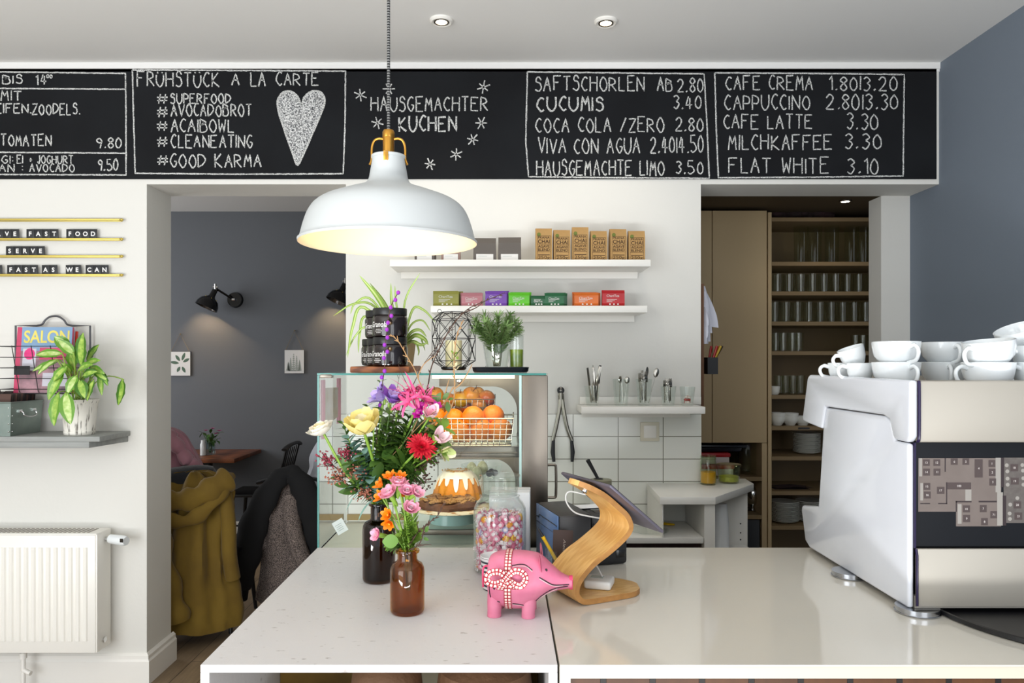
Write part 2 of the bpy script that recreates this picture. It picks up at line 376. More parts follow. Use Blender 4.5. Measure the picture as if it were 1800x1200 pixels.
def chalk_text(ms, s, px0, px1, y0, y1, w=.0062):
    adv = []
    for ch in s:
        if ch == ' ': adv.append(6)
        else:
            mx = max(int(p[0]) for st in G[ch].split('|') for p in st.lstrip('~').split())
            adv.append(mx+2.3)
    tot = sum(adv)-2.3; xw0, xw1 = X(px0, DW), X(px1, DW); zb, zt = Z(y1, DW), Z(y0, DW); sx = (xw1-xw0)/tot; sz = (zt-zb)/9
    cur = 0; m = MB(); ms.append(m)
    for ch, a in zip(s, adv):
        if ch == ' ': m = MB(); ms.append(m)
        else:
            jx, jz, jr = random.uniform(-.25, .25), random.uniform(-.35, .35), random.uniform(.94, 1.06)
            for st in G[ch].split('|'):
                sm = st[0] == '~'; q = [Vector((xw0+(cur+int(p[0])+jx+random.uniform(-.12, .12))*sx, zb+(int(p[1])*jr+jz+random.uniform(-.15, .15))*sz, 0)) for p in st.lstrip('~').split()]
                if sm: q = catmull(q, 5)
                ribbon(m, [(p.x, p.y) for p in (q if sm else [Vector((v.x, v.y, 0)) for v in dens([(v.x, v.y) for v in q])])], w)
        cur += a
def chalk_line(m, pts, w=.0066):
    ribbon(m, dens([(X(a, DW), Z(b, DW)) for a, b in pts]), w)
def writing(name, items, frames=(), label=None):
    ms = []
    for it in items: chalk_text(ms, *it)
    for m in ms: m.build(name, 'chalk', bd, smooth='raw', label='chalk word in the '+label)
    for fr in frames: m = MB(); chalk_line(m, fr); m.build('chalk_line', 'chalk', bd, smooth='raw', label='chalk rule round the '+label)
writing('menu_lettering', [('BIS', 7, 41, 133, 148), ('14', 65, 83, 133, 150), ('00', 84, 93, 132, 138, .005), ('MIT', 3, 40, 161, 177.5), ('EIFEN,', -6, 57, 183, 200),
  ('ZOODELS,', 58.5, 142, 183, 202), ('LTOMATEN', -8, 92, 238, 257), ('9.80', 172, 214, 244, 261), ('GGI:', -10, 24, 274, 288, .0055), ('EI + JOGHURT', 32, 130, 274, 288, .0055),
  ('GAN :', -12, 41, 289, 302.5, .0055), ('AVOCADO', 54, 132, 289, 302.5, .0055), ('9.50', 174, 208, 281, 300)],
  [[(-40, 127), (222, 130), (223, 220), (223, 308), (-40, 307)], [(-40, 156), (222, 158)], [(-40, 268), (222, 270)]], 'breakfast prices at the left end')
writing('menu_lettering', [('FRÜHSTÜCK', 243, 386, 127, 153), ('A', 409, 422, 130, 151), ('LA', 442, 467, 129, 152), ('CARTE', 486, 561, 129, 151)] +
  [('#', 278, 296, y, y+17) for y in (167, 189, 214, 241, 274)] + [('SUPERFOOD', 301, 406, 166, 183), ('AVOCADOBROT', 302, 443, 184, 205), ('ACAIBOWL', 302, 412, 211, 233),
  ('CLEANEATING', 302, 444, 238, 260), ('GOOD KARMA', 301, 460, 272, 295)], [[(234, 124), (420, 125), (608, 126), (607, 220), (604, 306), (420, 307), (239, 305), (236, 200), (234, 124)]],
  'breakfast list beside the heart')
writing('menu_lettering', [('HAUSGEMACHTER', 653, 857, 171.5, 196), ('KUCHEN', 702, 802, 206, 231, .0080)], (), 'cake notice among little stars')
for sx_, sy_ in ((634, 168), (684, 157), (850, 154), (664, 217), (846, 217), (831, 246), (802, 272), (756, 289)):
    a0 = random.uniform(0, 1); m = MB()
    for k in range(3):
        a = a0+k*PI/3; r = 11*random.uniform(.85, 1.1); chalk_line(m, [(sx_-r*math.cos(a), sy_-r*math.sin(a)), (sx_+r*math.cos(a), sy_+r*math.sin(a))], .0055)
    m.build('chalk_star', 'chalk', bd, smooth='raw', label='little chalk star')
writing('menu_lettering', [('SAFTSCHORLEN', 941, 1132, 135.5, 160.5), ('AB', 1155, 1181, 138, 161), ('2.80', 1190, 1234, 139, 162), ('CUCUMIS', 944, 1059.5, 171.5, 196, 0.0080), ('3.40', 1184, 1231, 170, 192),
  ('COCA COLA /ZERO', 942, 1166, 208, 233), ('2.80', 1187, 1234, 208, 231), ('VIVA CON AGUA', 946, 1124, 244, 270), ('2.40|4.50', 1143, 1235, 241, 269), ('HAUSGEMACHTE LIMO', 943.6, 1167, 283, 309), ('3.50', 1188, 1234, 284, 306)],
  [[(927, 127.5), (1080, 129), (1237, 131), (1242, 220), (1246, 314), (1090, 313), (929, 311), (924, 247), (927, 127.5)]], 'list of cold drinks with prices')
writing('menu_lettering', [('CAFE CREMA', 1275, 1427, 135, 159), ('1.80|3.20', 1456, 1574, 136, 160), ('CAPPUCCINO', 1273, 1422, 168, 193), ('2.80|3.30', 1451, 1576, 167, 193), ('CAFE LATTE', 1271.5, 1426, 203, 227),
  ('3.30', 1487, 1541, 201, 228), ('MILCHKAFFEE', 1280, 1461, 239, 264), ('3.30', 1485, 1546, 236, 262), ('FLAT WHITE', 1281, 1455, 278, 305), ('3.10', 1489, 1542, 280, 306)],
  [[(1255.5, 129), (1420, 130), (1588, 132), (1587, 220), (1586, 310), (1420, 312), (1262, 313), (1258, 220), (1255.5, 129)]], 'list of coffees at the right end')
hp = [(530, 186), (524, 171), (512, 162), (499, 163), (490, 174), (489, 190), (495, 212), (506, 245), (518, 278), (524, 291), (534, 272), (548, 240), (562, 208), (571, 183), (569, 168), (558, 161), (545, 163), (535, 173)]
hw = catmull([Vector((X(a, DW), Z(b, DW), 0)) for a, b in hp], 3, True)
m = MB(); f = m.bm.faces.new([m.bm.verts.new((p.x, -.0068, p.y)) for p in hw]); m.mi = 1; n0 = len(m.bm.faces)
ribbon(m, [(p.x, p.y) for p in hw+[hw[0]]], .009)
for i, fc in enumerate(m.bm.faces): fc.material_index = 0 if len(fc.verts) > 4 else 1
bmesh.ops.triangulate(m.bm, faces=[fc for fc in m.bm.faces if len(fc.verts) > 4])
m.build('chalk_heart', ['chalk_fill', 'chalk'], bd, smooth='raw', label='big heart shaded in with chalk')
# ------------------------------------------------------------------ ceiling downlights
for i, (px, py) in enumerate(((776, 35), (1065, 37))):
    D = (CEIL-EYE)*F/(CY-py); t = thing('downlight', ['round white ceiling downlight nearer the pendant lamp', 'round white ceiling downlight above the drinks list, nearer the blue wall'][i], 'ceiling light', (X(px, D), D, CEIL), 0, 'ceiling downlights')
    m = MB(); m.lathe([(.030, -.002), (.032, -.010), (.040, -.012), (.047, -.006), (.047, 0), (.03, 0)], 32, cap=False); m.build('trim_ring', 'white_paint', t)
    m = MB(); m.lathe([(.022, -.004), (.0235, -.011), (.029, -.012), (.030, -.003)], 28, cap=False); m.build('reflector_ring', 'steel', t)
    m = MB(); m.lathe([(.0005, -.006), (.0235, -.006), (.0235, -.003), (.0005, -.003)], 24); m.build('lamp_lens', 'downlight_glow', t)
    spot_light('downlight_lamp', (0, 0, -.03), (0, 0, -1), 5, (1, .9, .75), 1.9, .02, t)
t = thing('downlight', 'bright small downlight in the dark ceiling of the crockery niche', 'ceiling light', (X(1486, 4.26), 4.26, 2.42), 0, 'ceiling downlights')
m = MB(); m.lathe([(.022, -.002), (.024, -.008), (.034, -.006), (.034, 0), (.022, 0)], 24, cap=False); m.build('trim_ring', 'steel', t)
m = MB(); m.lathe([(.0005, -.007), (.0235, -.007), (.0235, -.002), (.0005, -.002)], 24); m.build('lamp_lens', 'downlight_glow', t)
spot_light('downlight_lamp', (0, 0, -.03), (0, 0, -1), 1.1, (1, .82, .58), 2.2, .02, t)
# ------------------------------------------------------------------ pendant lamp
DL = 1.61; lx = X(683, DL); lz = Z(427, DL)
t = thing('pendant_lamp', 'large white metal pendant lamp with brass fittings hanging over the counter', 'pendant lamp', (lx, DL, lz))
out = [(.192, -.002), (.193, .003), (.189, .006), (.187, .012), (.181, .035), (.172, .060), (.160, .078), (.142, .091), (.118, .101), (.09, .1115), (.066, .120), (.050, .128), (.043, .138), (.0395, .155), (.0355, .180), (.037, .184), (.037, .189), (.034, .190)]
out = out[:3]+[(p.x, p.y) for p in catmull([Vector((r, z, 0)) for r, z in out[3:]], 3)]
inn = [(r-.0022, z-.002) for r, z in reversed(out[3:])]
m = MB(); m.lathe(out, 72, cap=False); m.build('lamp_shade', 'lamp_white', t)
m = MB(); m.lathe(inn+[(.188, .001), (.192, -.002)], 72, cap=False); m.build('shade_lining', 'lamp_inside', t, label='cream lit inside of the shade')
m = MB(); m.lathe([(.0125, .186), (.0125, .226), (.0135, .228), (.0135, .240), (.011, .245), (.004, .246)], 20); m.box((0, -.0125, .200), (.0105, .003, .058), None, .001); m.box((0, -.036, .178), (.0105, .003, .022), (.12, 0, 0), .001)
m.box((0, -.024, .1905), (.0105, .025, .0025), None, .0008); m.build('brass_socket', 'brass', t)
for s in (-1, 1):
    m = MB(); m.tube(catmull([(s*.010, 0, .226), (s*.022, 0, .227), (s*.031, 0, .222), (s*.036, 0, .208), (s*.0365, 0, .185), (s*.0375, 0, .178), (s*.041, 0, .170)], 4), .0026, 8); m.build('brass_bracket', 'brass', t)
two_tone('cord_stripe', '#0e0e10', '#767674', 'wave', 55, .8, (0, 0, 1), .4, .6); M['cord_stripe'].node_tree.nodes['Wave Texture'].bands_direction = 'Z'
m = MB(); m.cyl((0, 0, .244), (0, 0, CEIL-lz-.02), .0034, n=10); m.build('cord', 'cord_stripe', t, label='black and white woven cord')
m = MB(); m.lathe([(.045, CEIL-lz), (.045, CEIL-lz-.012), (.03, CEIL-lz-.024), (.004, CEIL-lz-.026)], 24); m.build('ceiling_rose', 'lamp_white', t)
m = MB(); m.lathe([(.001, .040), (.014, .041), (.026, .050), (.031, .066), (.027, .084), (.015, .105), (.013, .125)], 24); m.build('bulb', 'bulb_glow', t)
point_light('pendant_bulb_light', (0, 0, .03), .75, (1, .76, .46), .03, t)
# ------------------------------------------------------------------ radiator on the left wall
yf, yb = 3.29, 3.41; rx = X(170, 3.30); zt, zb = Z(940, 3.29), Z(1148, 3.29)
t = thing('radiator', 'white panel radiator on the left wall below the grey shelf', 'radiator', (rx, yf, zb))
H = zt-zb
m = MB(); m.bx(-1.3, -.0, 0, .012, 0, H, .005)
for k in range(38):
    x = -.045-k*.033
    m.prism([(x-.011, .0), (x-.006, -.006), (x+.006, -.006), (x+.011, 0)], .055, H-.055, 'z')
for f in m.bm.faces: pass
m.build('front_panel', 'white_lacquer', t)
m = MB(); m.bx(-1.3, -.0, yb-yf-.014, yb-yf, 0, H, .004); m.build('rear_panel', 'white_lacquer', t)
m = MB(); m.bx(-.006, .006, .004, yb-yf-.002, .0, H+.004, .003); m.build('side_cover', 'white_lacquer', t)
m = MB(); m.bx(-1.3, .004, .0, yb-yf, H, H+.006, .002)
m.mi = 1
for k in range(60): m.bx(-1.29+k*.021, -1.29+k*.021+.012, .02, yb-yf-.02, H+.006, H+.0072)
m.build('top_grille', ['white_lacquer', 'steel'], t)
m = MB(); m.cyl((.006, .075, H-.035), (.022, .075, H-.035), .011); m.build('valve_fitting', 'chrome', t)
m = MB(); m.tube([(.022, .075, H-.035), (.028, .075, H-.035), (.105, .045, H-.037), (.116, .042, H-.037)], [.012, .021, .023, .019], 20); m.mi = 1; m.box((.104, .0215, H-.030), (.014, .003, .016), (0, 0, -.2)); m.build('thermostat_head', ['porcelain', 'dark_steel'], t, label='white thermostat head')
m = MB(); m.cyl((.006, .06, .04), (.012, .06, .04), .013, n=18); m.build('vent_plug', 'chrome', t)
m = MB(); m.cyl((-.36, .06, 0), (-.36, .06, -zb+.0), .009); m.cyl((-.36, .06, -.10), (-.32, .05, -.11), .010); m.cyl((-.36, .06, -.02), (-.36, .06, -.045), .015); m.build('pipe', 'white_paint', t)
# ------------------------------------------------------------------ grey shelf
sz = 1.172; xs = -1.74
t = thing('wall_shelf', 'thick grey painted wooden shelf on the left wall above the radiator', 'shelf', (xs, DW, sz))
m = MB(); m.prism([(-1.4, 0), (0, 0), (0, -.03), (-.0, -.262), (-1.4, -.262)], -.022, 0, 'z', .002); m.build('shelf_board', 'grey_shelf', t)
m = MB(); m.prism([(-1.4, 0), (-.01, 0), (-.05, -.255), (-1.4, -.255)], -.05, -.022, 'z', .002); m.build('support_board', 'grey_shelf', t)
# ------------------------------------------------------------------ letter board of brass rails and letter tiles
rail_px = (386, 420, 450, 483)
for i, y in enumerate(rail_px):
    z = Z(y, 3.42); xe = X(213, 3.42)
    t = thing('picture_rail', ['topmost brass rail on the left wall, with no letter tiles on it', 'brass rail on the left wall carrying the words FAST FOOD', 'brass rail on the left wall carrying the single word SERVE', 'lowest brass rail on the left wall carrying AS WE CAN'][i], 'rail', (xe, 3.425, z), 0, 'brass letter rails')
    m = MB(); m.bx(-1.1, -.004, -.010, .006, -.004, 0, .001); m.bx(-1.1, -.004, -.012, -.009, -.004, .004, .0008); m.bx(-1.1, -.004, .003, .015, -.006, .005, .001); m.build('rail_profile', 'brass_paint', t)
    m = MB(); m.ball((.001, -.004, 0), .0065, 10, (1.5, 1, 1)); m.cyl((-.012, .0, 0), (-.006, .0, 0), .0055); m.build('end_cap', 'brass_paint', t)
mat('tile_black', '#191b1e', .5); mat('letter_white', '#eceae6', .6)
first = {}
def letters(word, px0, px1, row, where):
    n = len(word); pw = (px1-px0)/n; yb_ = rail_px[row]; seen = {}
    for i, ch in enumerate(word):
        w = pw/F*3.42; h = .0447; x = X(px0+(i+.5)*pw, 3.42)
        seen[ch] = seen.get(ch, 0)+1; o = ('' if word.count(ch) == 1 else ['first ', 'second '][seen[ch]-1])
        t = thing('letter_tile', 'black letter tile, the %s%s of %s' % (o, ch, where), 'letter tile', (x, 3.418, Z(yb_, 3.42)+.0005), 0, 'letter tiles')
        m = MB(); m.bx(-w/2+.0002, w/2-.0002, -.001, .002, 0, h, .0006); m.build('tile', 'tile_black', t)
        m = MB(); text_into(m, ch, .021, on_front(0, -.0016, .0125), None, 'CENTER', .03); m.build('letter', 'letter_white', t, smooth=False)
letters('RVE', -8, 34, 1, 'SERVE on the upper lettered rail'); letters('FAST', 47, 103, 1, 'FAST on the upper lettered rail'); letters('FOOD', 117, 171, 1, 'FOOD on the upper lettered rail')
letters('SERVE', 11, 79, 2, 'the lone SERVE on the middle rail')
letters('S', -10, 4, 3, 'the cut-off word at the left of the lowest rail'); letters('FAST', 13, 67, 3, 'FAST on the lowest rail'); letters('AS', 74, 101, 3, 'AS on the lowest rail'); letters('WE', 116, 143, 3, 'WE on the lowest rail'); letters('CAN', 151, 191, 3, 'CAN on the lowest rail')
# ------------------------------------------------------------------ things on the grey shelf
mat('galvanised', '#8f9a93', .42, .75, var='#7d8a84', vscale=9)
mat('card_dark', '#2b211e', .7); mat('card_brown', '#51382f', .7); mat('wire_black', '#1d1c1d', .4, .3); mat('wire_grey', '#55565a', .4, .4)
bxr, bf, bk = X(22, 3.2), 3.185, 3.41        # zinc box: front right corner, front, back
t = thing('metal_box', 'galvanised metal box full of upright cards on the grey shelf', 'box', (bxr, bf, sz+.0005))
def open_box(m, x0, x1, y0, y1, h, tk, flare=0):
    a = flare
    out = [[(x0, y0, 0), (x1, y0, 0), (x1, y1, 0), (x0, y1, 0)], [(x0-a, y0-a, h), (x1+a, y0-a, h), (x1+a, y1+a, h), (x0-a, y1+a, h)],
           [(x0-a+tk, y0-a+tk, h), (x1+a-tk, y0-a+tk, h), (x1+a-tk, y1+a-tk, h), (x0-a+tk, y1+a-tk, h)], [(x0+tk, y0+tk, tk), (x1-tk, y0+tk, tk), (x1-tk, y1-tk, tk), (x0+tk, y1-tk, tk)]]
    return m.loft(out, True, True)
m = MB(); open_box(m, -.20, 0, 0, bk-bf-.02, .145, .004, .008)
m.tube([(-.208, -.008, .145), (.008, -.008, .145), (.008, bk-bf-.012, .145), (-.208, bk-bf-.012, .145)], .0035, 8, False, True); m.build('box_body', 'galvanised', t, ang=30)
m = MB(); m.tube(catmull([(.010, .055, .105), (.020, .056, .098), (.024, .06, .085), (.026, .10, .078), (.024, .140, .085), (.020, .144, .098), (.010, .145, .105)], 4), .0032, 8)
m.box((.009, .052, .106), (.006, .022, .012)); m.box((.009, .148, .106), (.006, .022, .012)); m.build('carry_handle', 'chrome', t)
m = MB()
for k in range(4): m.ball((.005, .006, .02+k*.034), .003, 8); m.ball((-.004, -.005, .02+k*.034), .003, 8)
m.build('rivets', 'chrome', t)
cards = None
for k in range(14):
    c = 'card_dark' if k % 3 else 'card_brown'; y = bf+.015+k*.0128
    m = MB(); m.box((0, 0, .085), (.165, .0022, .17), (-.16, 0, 0), .001); m.bx(-.03+((k*37) % 50-25)*.001, .02+((k*37) % 50-25)*.001, .025, .0275, .16, .176)
    o = m.build('index_card', c, None, (bxr-.1, y+.006, sz+.012)); tag(o, 'dark tabbed card filed upright in the galvanised box', 'card', 'cards in the metal box')
# wire magazine rack
rk = (X(80, 3.36), 3.36, 1.345)
t = thing('magazine_rack', 'black wire magazine rack with a curved handle, mounted on the wall behind the leafy plant', 'magazine rack', rk)
m = MB(); wx = .172
hh = Z(572, 3.40)-1.345; top = Z(555, 3.40)-1.345
m.tube([(-wx, .055, 0), (-wx, .055, hh), *catmull([(-.075, .055, hh), (-.05, .055, hh+.006), (-.036, .055, hh+.025), (-.015, .055, top-.004), (.01, .055, top), (.03, .055, top-.004), (.052, .055, hh+.025), (.066, .055, hh+.006), (.09, .055, hh)], 6), (wx, .055, hh), (wx, .055, 0)], .0045, 8)
m.build('back_frame', 'wire_grey', t)
m = MB()
for k in range(5):
    z = .025+k*.048; yy = -.05-.012*k; m.tube([(-wx-.02*k/5, yy, z), (wx-.03, yy, z), (wx-.02, .05, z)], .0018, 6); m.tube([(-wx-.02*k/5, yy, z), (-wx, .05, z)], .0018, 6)
for k in range(5):
    x = -wx+k*.085; m.tube([(x, .05, .012), (x, -.048, .012), (x-(.02 if k == 0 else 0), -.1, .22)], .0018, 6)
m.tube([(-wx, -.048, .006), (wx, -.048, .006), (wx, .05, .006), (-wx, .05, .006)], .003, 6, False, True)
m.box((-.06, -.072, .11), (.07, .002, .04)); m.build('wire_basket', 'wire_black', t)
mat('mag_blue', '#7f9fc0', .35); mat('mag_pink', '#c9476a', .4); mat('mag_photo', '#6c5a62', .4, var='#b88a92', vscale=16); mat('mag_yellow', '#e2d266', .5); mat('hot_pink', '#e0357f', .5); mat('mag_red', '#c23a26', .4); mat('mag_light', '#c9c6cf', .4)
def lean(z0, yb, a): return Matrix.Translation((0, yb, z0)) @ Matrix.Rotation(a, 4, 'X')
t = thing('magazine', 'glossy blue magazine with yellow title letters in the wire rack', 'magazine', (X(76, 3.33), 3.325, 1.353)); t.rotation_euler = (-.10, 0, 0)
m = MB(); m.bx(-.128, .122, -.006, .006, 0, .298, .001); m.build('cover', 'mag_pink', t)
m = MB(); m.bx(-.105, .122, -.0072, -.0061, .19, .298); m.mi = 1; m.bx(-.105, .122, -.0072, -.0061, .0, .19); m.mi = 2; m.bx(-.095, -.035, -.0078, -.0073, .1, .2)
m.mi = 3; m.ball((-.065, -.007, .175), .03, 14, (1, .05, 1)); m.mi = 2; m.bx(.0, .11, -.0078, -.0073, .03, .09); m.mi = 4; m.bx(-.02, .1, -.0078, -.0073, .15, .205); m.build('front_print', ['mag_blue', 'mag_photo', 'mag_light', 'hot_pink', 'mag_pink'], t)
m = MB(); text_into(m, 'SALON', .058, on_front(.008, -.0078, .225), .205, 'CENTER', .02); m.build('title', 'mag_yellow', t, smooth=False)
t = thing('magazine', 'magazine with a red spine standing behind the blue magazine in the wire rack', 'magazine', (X(82, 3.35), 3.352, 1.353)); t.rotation_euler = (-.10, 0, 0)
m = MB(); m.bx(-.11, .115, -.004, .004, 0, .295, .001); m.mi = 1; m.bx(.115, .125, -.004, .004, .0, .28, .001); m.build('cover', ['mag_light', 'mag_red'], t)
# leafy plant in its white ribbed pot
two_tone('ribbed_pot', '#6d675e', '#e8e4da', 'noise', 14, .7, (9, 9, .5), .34, .42, .3)
mat('soil', '#2c2018', .95, bump=.5, bscale=60); mat('leaf_dark', '#3f6e1a', .38); mat('leaf_light', '#b4cc62', .4, var='#6d9c30', vscale=55); mat('leaf_mid', '#5f9226', .4); mat('leaf_pale', '#ccdb96', .4, var='#94b84e', vscale=55); mat('stem_green', '#8fae4a', .5)
pc = (X(139, 3.27), 3.275, sz+.0005)
t = thing('potted_plant', 'leafy plant with yellow-green variegated leaves in a white ribbed pot on the grey shelf', 'plant', pc)
m = MB(); m.lathe([(.001, 0), (.060, 0), (.062, .003), (.063, .016), (.0615, .018), (.072, .135), (.078, .15), (.079, .155), (.0755, .156), (.070, .135)], 48, cap=False); m.build('pot', 'ribbed_pot', t)
m = MB(); m.lathe([(.001, .14), (.0715, .138)], 32, cap=False); m.build('soil', 'soil', t)
rnd = random.Random(11)
def dieff_leaf(tip_px, base_dz, L, w, D, curl, pale, nm='leaf', upv=(0, -1, .3)):
    """a leaf whose blade starts where its stalk ends, seen at tip_px"""
    q = P(tip_px[0], tip_px[1], D)-Vector(pc); return q
leafs = [  # blade start px, blade end px, width m, curl, D, light
 ((122, 612), (97, 592), .06, .5, 3.22, 1), ((130, 622), (103, 598), .055, .3, 3.2, 1), ((110, 622), (64, 622), .05, .5, 3.2, 1), ((100, 632), (66, 655), .045, .6, 3.2, 1), ((106, 633), (58, 650), .035, .5, 3.24, 1),
 ((143, 642), (144, 588), .075, .25, 3.22, 0), ((153, 635), (171, 607), .045, .3, 3.27, 0), ((128, 648), (128, 612), .07, .3, 3.27, 2), ((118, 645), (92, 668), .05, .8, 3.19, 2), ((112, 650), (84, 700), .055, .6, 3.19, 2), ((103, 690), (92, 745), .06, .5, 3.17, 2),
 ((116, 690), (122, 742), .07, .5, 3.13, 1), ((135, 660), (118, 690), .05, .7, 3.16, 1), ((140, 668), (148, 697), .06, .5, 3.15, 0), ((165, 668), (152, 702), .05, .5, 3.16, 0), ((160, 645), (180, 655), .04, .8, 3.2, 2), ((165, 650), (187, 668), .035, .9, 3.2, 0),
 ((176, 655), (178, 692), .03, .4, 3.2, 2), ((182, 655), (188, 676), .028, .6, 3.2, 0), ((215, 666), (211, 711), .05, -.5, 3.26, 0), ((150, 640), (172, 632), .04, .5, 3.22, 2), ((125, 655), (110, 640), .05, .4, 3.24, 2), ((138, 650), (160, 640), .05, .5, 3.18, 2), ((146, 660), (166, 652), .045, .6, 3.17, 0)]
for (a, b, w, cu, D, kind) in leafs:
    pa = P(*a, D)-Vector(pc); pb = P(*b, D-.03)-Vector(pc); d = pb-pa; L = d.length*1.06
    m = MB(); up = Vector((rnd.uniform(-.3, .3), -1, rnd.uniform(.2, .7)))
    m.leaf(pa, d+up*(.25*cu*d.length), up, L, w, cu, 9, .22, lambda s: max(.03, math.sin(PI*min(1, (s*.97+.02)))**.75*(1-.25*s)), .5, wave=.12)
    base = Vector((rnd.uniform(-.025, .025), rnd.uniform(-.02, .02), .14)); mid = (base+pa)/2+Vector((pa.x*.1, -.005, abs(pa.x)*.2+.02))
    o = m.build('leaf', [['leaf_dark', 'leaf_mid', 'leaf_mid'][kind] if kind != 1 else 'leaf_mid', ['leaf_light', 'leaf_pale', 'leaf_light'][kind]], t)
    m = MB(); m.tube(catmull([base, mid, pa, pa+d*.1], 4), .0028, 6); m.build('stalk', 'stem_green', o)
# ------------------------------------------------------------------ back room: wall lamps and pictures
YB = 6.25
def wall_lamp(px, py, label, scale=1):
    t = thing('wall_lamp', label, 'wall lamp', (X(px, YB), YB, Z(py, YB)), 0, 'black wall lamps')
    m = MB(); t2 = bmesh.new(); bmesh.ops.create_cone(t2, cap_ends=True, segments=32, radius1=.067, radius2=.060, depth=.028); m.add(t2, Matrix.Translation((0, -.014, 0)) @ Matrix.Rotation(PI/2, 4, 'X')); m.build('wall_plate', 'black_gloss', t)
    e = Vector((-.115, -.14, .085))
    m = MB(); m.tube([(0, -.02, 0), (-.02, -.05, .012), e], .009, 12); m.build('arm', 'black_gloss', t)
    m = MB(); m.cyl(e+Vector((0, 0, -.03)), e+Vector((0, 0, .035)), .010); m.cyl(e+Vector((-.02, 0, .01)), e+Vector((.02, 0, .01)), .008); m.cyl((-.012, -.045, .0), (.012, -.045, .0), .012); m.build('joint', 'chrome', t)
    ax = Vector((-.38, -.2, -.9)).normalized(); q = ax.to_track_quat('-Z', 'Y').to_matrix().to_4x4()
    tm = MB(); tm.lathe([(.012, .0), (.022, -.005), (.024, -.06), (.035, -.075), (.07, -.10), (.088, -.135), (.092, -.165), (.094, -.168), (.090, -.168), (.085, -.14), (.066, -.106), (.02, -.08)], 36, cap=False)
    o = tm.build('shade', 'black_gloss', t); o.matrix_local = Matrix.Translation(e+Vector((0, 0, -.01))) @ q
    m = MB(); m.ball((0, 0, -.12), .028, 14); b = m.build('bulb', 'bulb_glow', o)
    m = MB()
    for k in range(6): m.ico((.052*math.cos(k*1.05), .052*math.sin(k*1.05), -.0835), .0042, 1)
    m.build('vent_hole', 'brass_paint', o)
    L = e+ax*.13
    spot_light('wall_lamp_light', L, L+Vector((.25, .6, -1)), 28, (1, .68, .36), 2.3, .03, t)
    return t
wall_lamp(414, 527, 'glossy black jointed wall lamp in the middle of the blue back wall, lit')
wall_lamp(637, 517, 'glossy black jointed wall lamp half hidden by the white wall edge')
mat('paper', '#eceded', .7); mat('print_green', '#55705f', .7); mat('print_grey', '#a9b2ad', .7); mat('string', '#8a7a60', .8)
def picture(px0, px1, py0, py1, apex, label, kind):
    x0, x1, z0, z1 = X(px0, YB-.02), X(px1, YB-.02), Z(py1, YB-.02), Z(py0, YB-.02); w = x1-x0; h = z1-z0
    t = thing('hanging_picture', label, 'picture', ((x0+x1)/2, YB-.012, z0), 0, 'small glass-framed prints')
    m = MB(); m.bx(-w/2, w/2, -.004, .004, 0, h); m.build('print_sheet', 'paper', t, smooth=False)
    m = MB(); m.tube([(-w/2, 0, 0), (w/2, 0, 0), (w/2, 0, h), (-w/2, 0, h)], .0035, 4, False, True); m.build('frame', 'dark_steel', t, smooth=False)
    m = MB(); az = Z(apex, YB)-z0; m.tube([(-w/2+.008, 0, h), (0, 0, az), (w/2-.008, 0, h)], .0022, 6); m.ball((0, .004, az), .006, 8); m.build('hanging_cord', 'string', t)
    m = MB()
    if kind == 0:
        r = random.Random(3)
        for a, L in ((1.2, .07), (2.2, .06), (.5, .06), (3.0, .075), (4.2, .05), (5.2, .055)): m.leaf((.01+.02*math.cos(a), -.0048, h*.5+.03*math.sin(a)), (math.cos(a), 0, math.sin(a)), (0, -1, 0), L, .026, 0, 5, 0)
    else:
        for cx_, hh_ in ((-.03, .11), (-.005, .15), (.02, .13), (.045, .09), (-.05, .07)):
            for k in range(9): z = .02+hh_*k/9; ww = .02*(1-k/9)+.003; m.face([(cx_-ww, -.0048, z), (cx_+ww, -.0048, z), (cx_, -.0048, z+.016)])
    m.build('print_motif', 'print_green' if kind == 0 else 'print_grey', t, smooth=False); return t
picture(298, 334, 618, 660, 587, 'small hanging print of green leaves, cut off by the white wall corner', 0)
picture(500, 534, 615, 656, 581, 'small hanging print of pale grey fir trees on the blue wall', 1)
# ------------------------------------------------------------------ back room: table, vase, chairs, coats
two_tone('table_wood', '#5a2f18', '#8a5030', 'wood', 3, .4, (.6, 9, 2), .1, .9)
TX1, TX0, TY0, TY1 = -2.055, -3.0, 5.62, YB-.004
t = thing('cafe_table', 'small brown wooden table against the blue back wall', 'table', (-2.4, 5.95, 0))
m = MB(); m.bx(TX0+2.4, TX1+2.4, TY0-5.95, TY1-5.95, .72, .75, .003); m.build('tabletop', 'table_wood', t)
m = MB(); m.bx(-.02, .04, -.04, .03, .02, .72, .003); m.build('leg', 'black_wood', t); m = MB(); m.bx(-.3, .3, -.04, .03, 0, .02, .004); m.bx(-.04, .06, -.28, .25, 0, .02, .004); m.build('foot', 'black_wood', t)
glass('vase_glass', '#e6eeee', 1.0); mat('petal_magenta', '#c0257e', .6); mat('leaf_bush', '#3f6a2c', .6)
vx = X(369, 5.9)
t = thing('small_vase', 'little glass vase on the brown table in the back room', 'vase', (vx, 5.9, .7505)); m = MB(); m.lathe([(.001, 0), (.036, 0), (.042, .01), (.042, .07), (.032, .085), (.034, .10), (.031, .10), (.028, .085), (.038, .07), (.038, .012), (.001, .008)], 24, cap=False); m.build('vase_body', 'vase_glass', t)
t = thing('flower_posy', 'magenta flowers with green leaves in the little vase on the brown table', 'flowers', (vx, 5.9, .765))
r5 = random.Random(5); m = MB(); mm = MB()
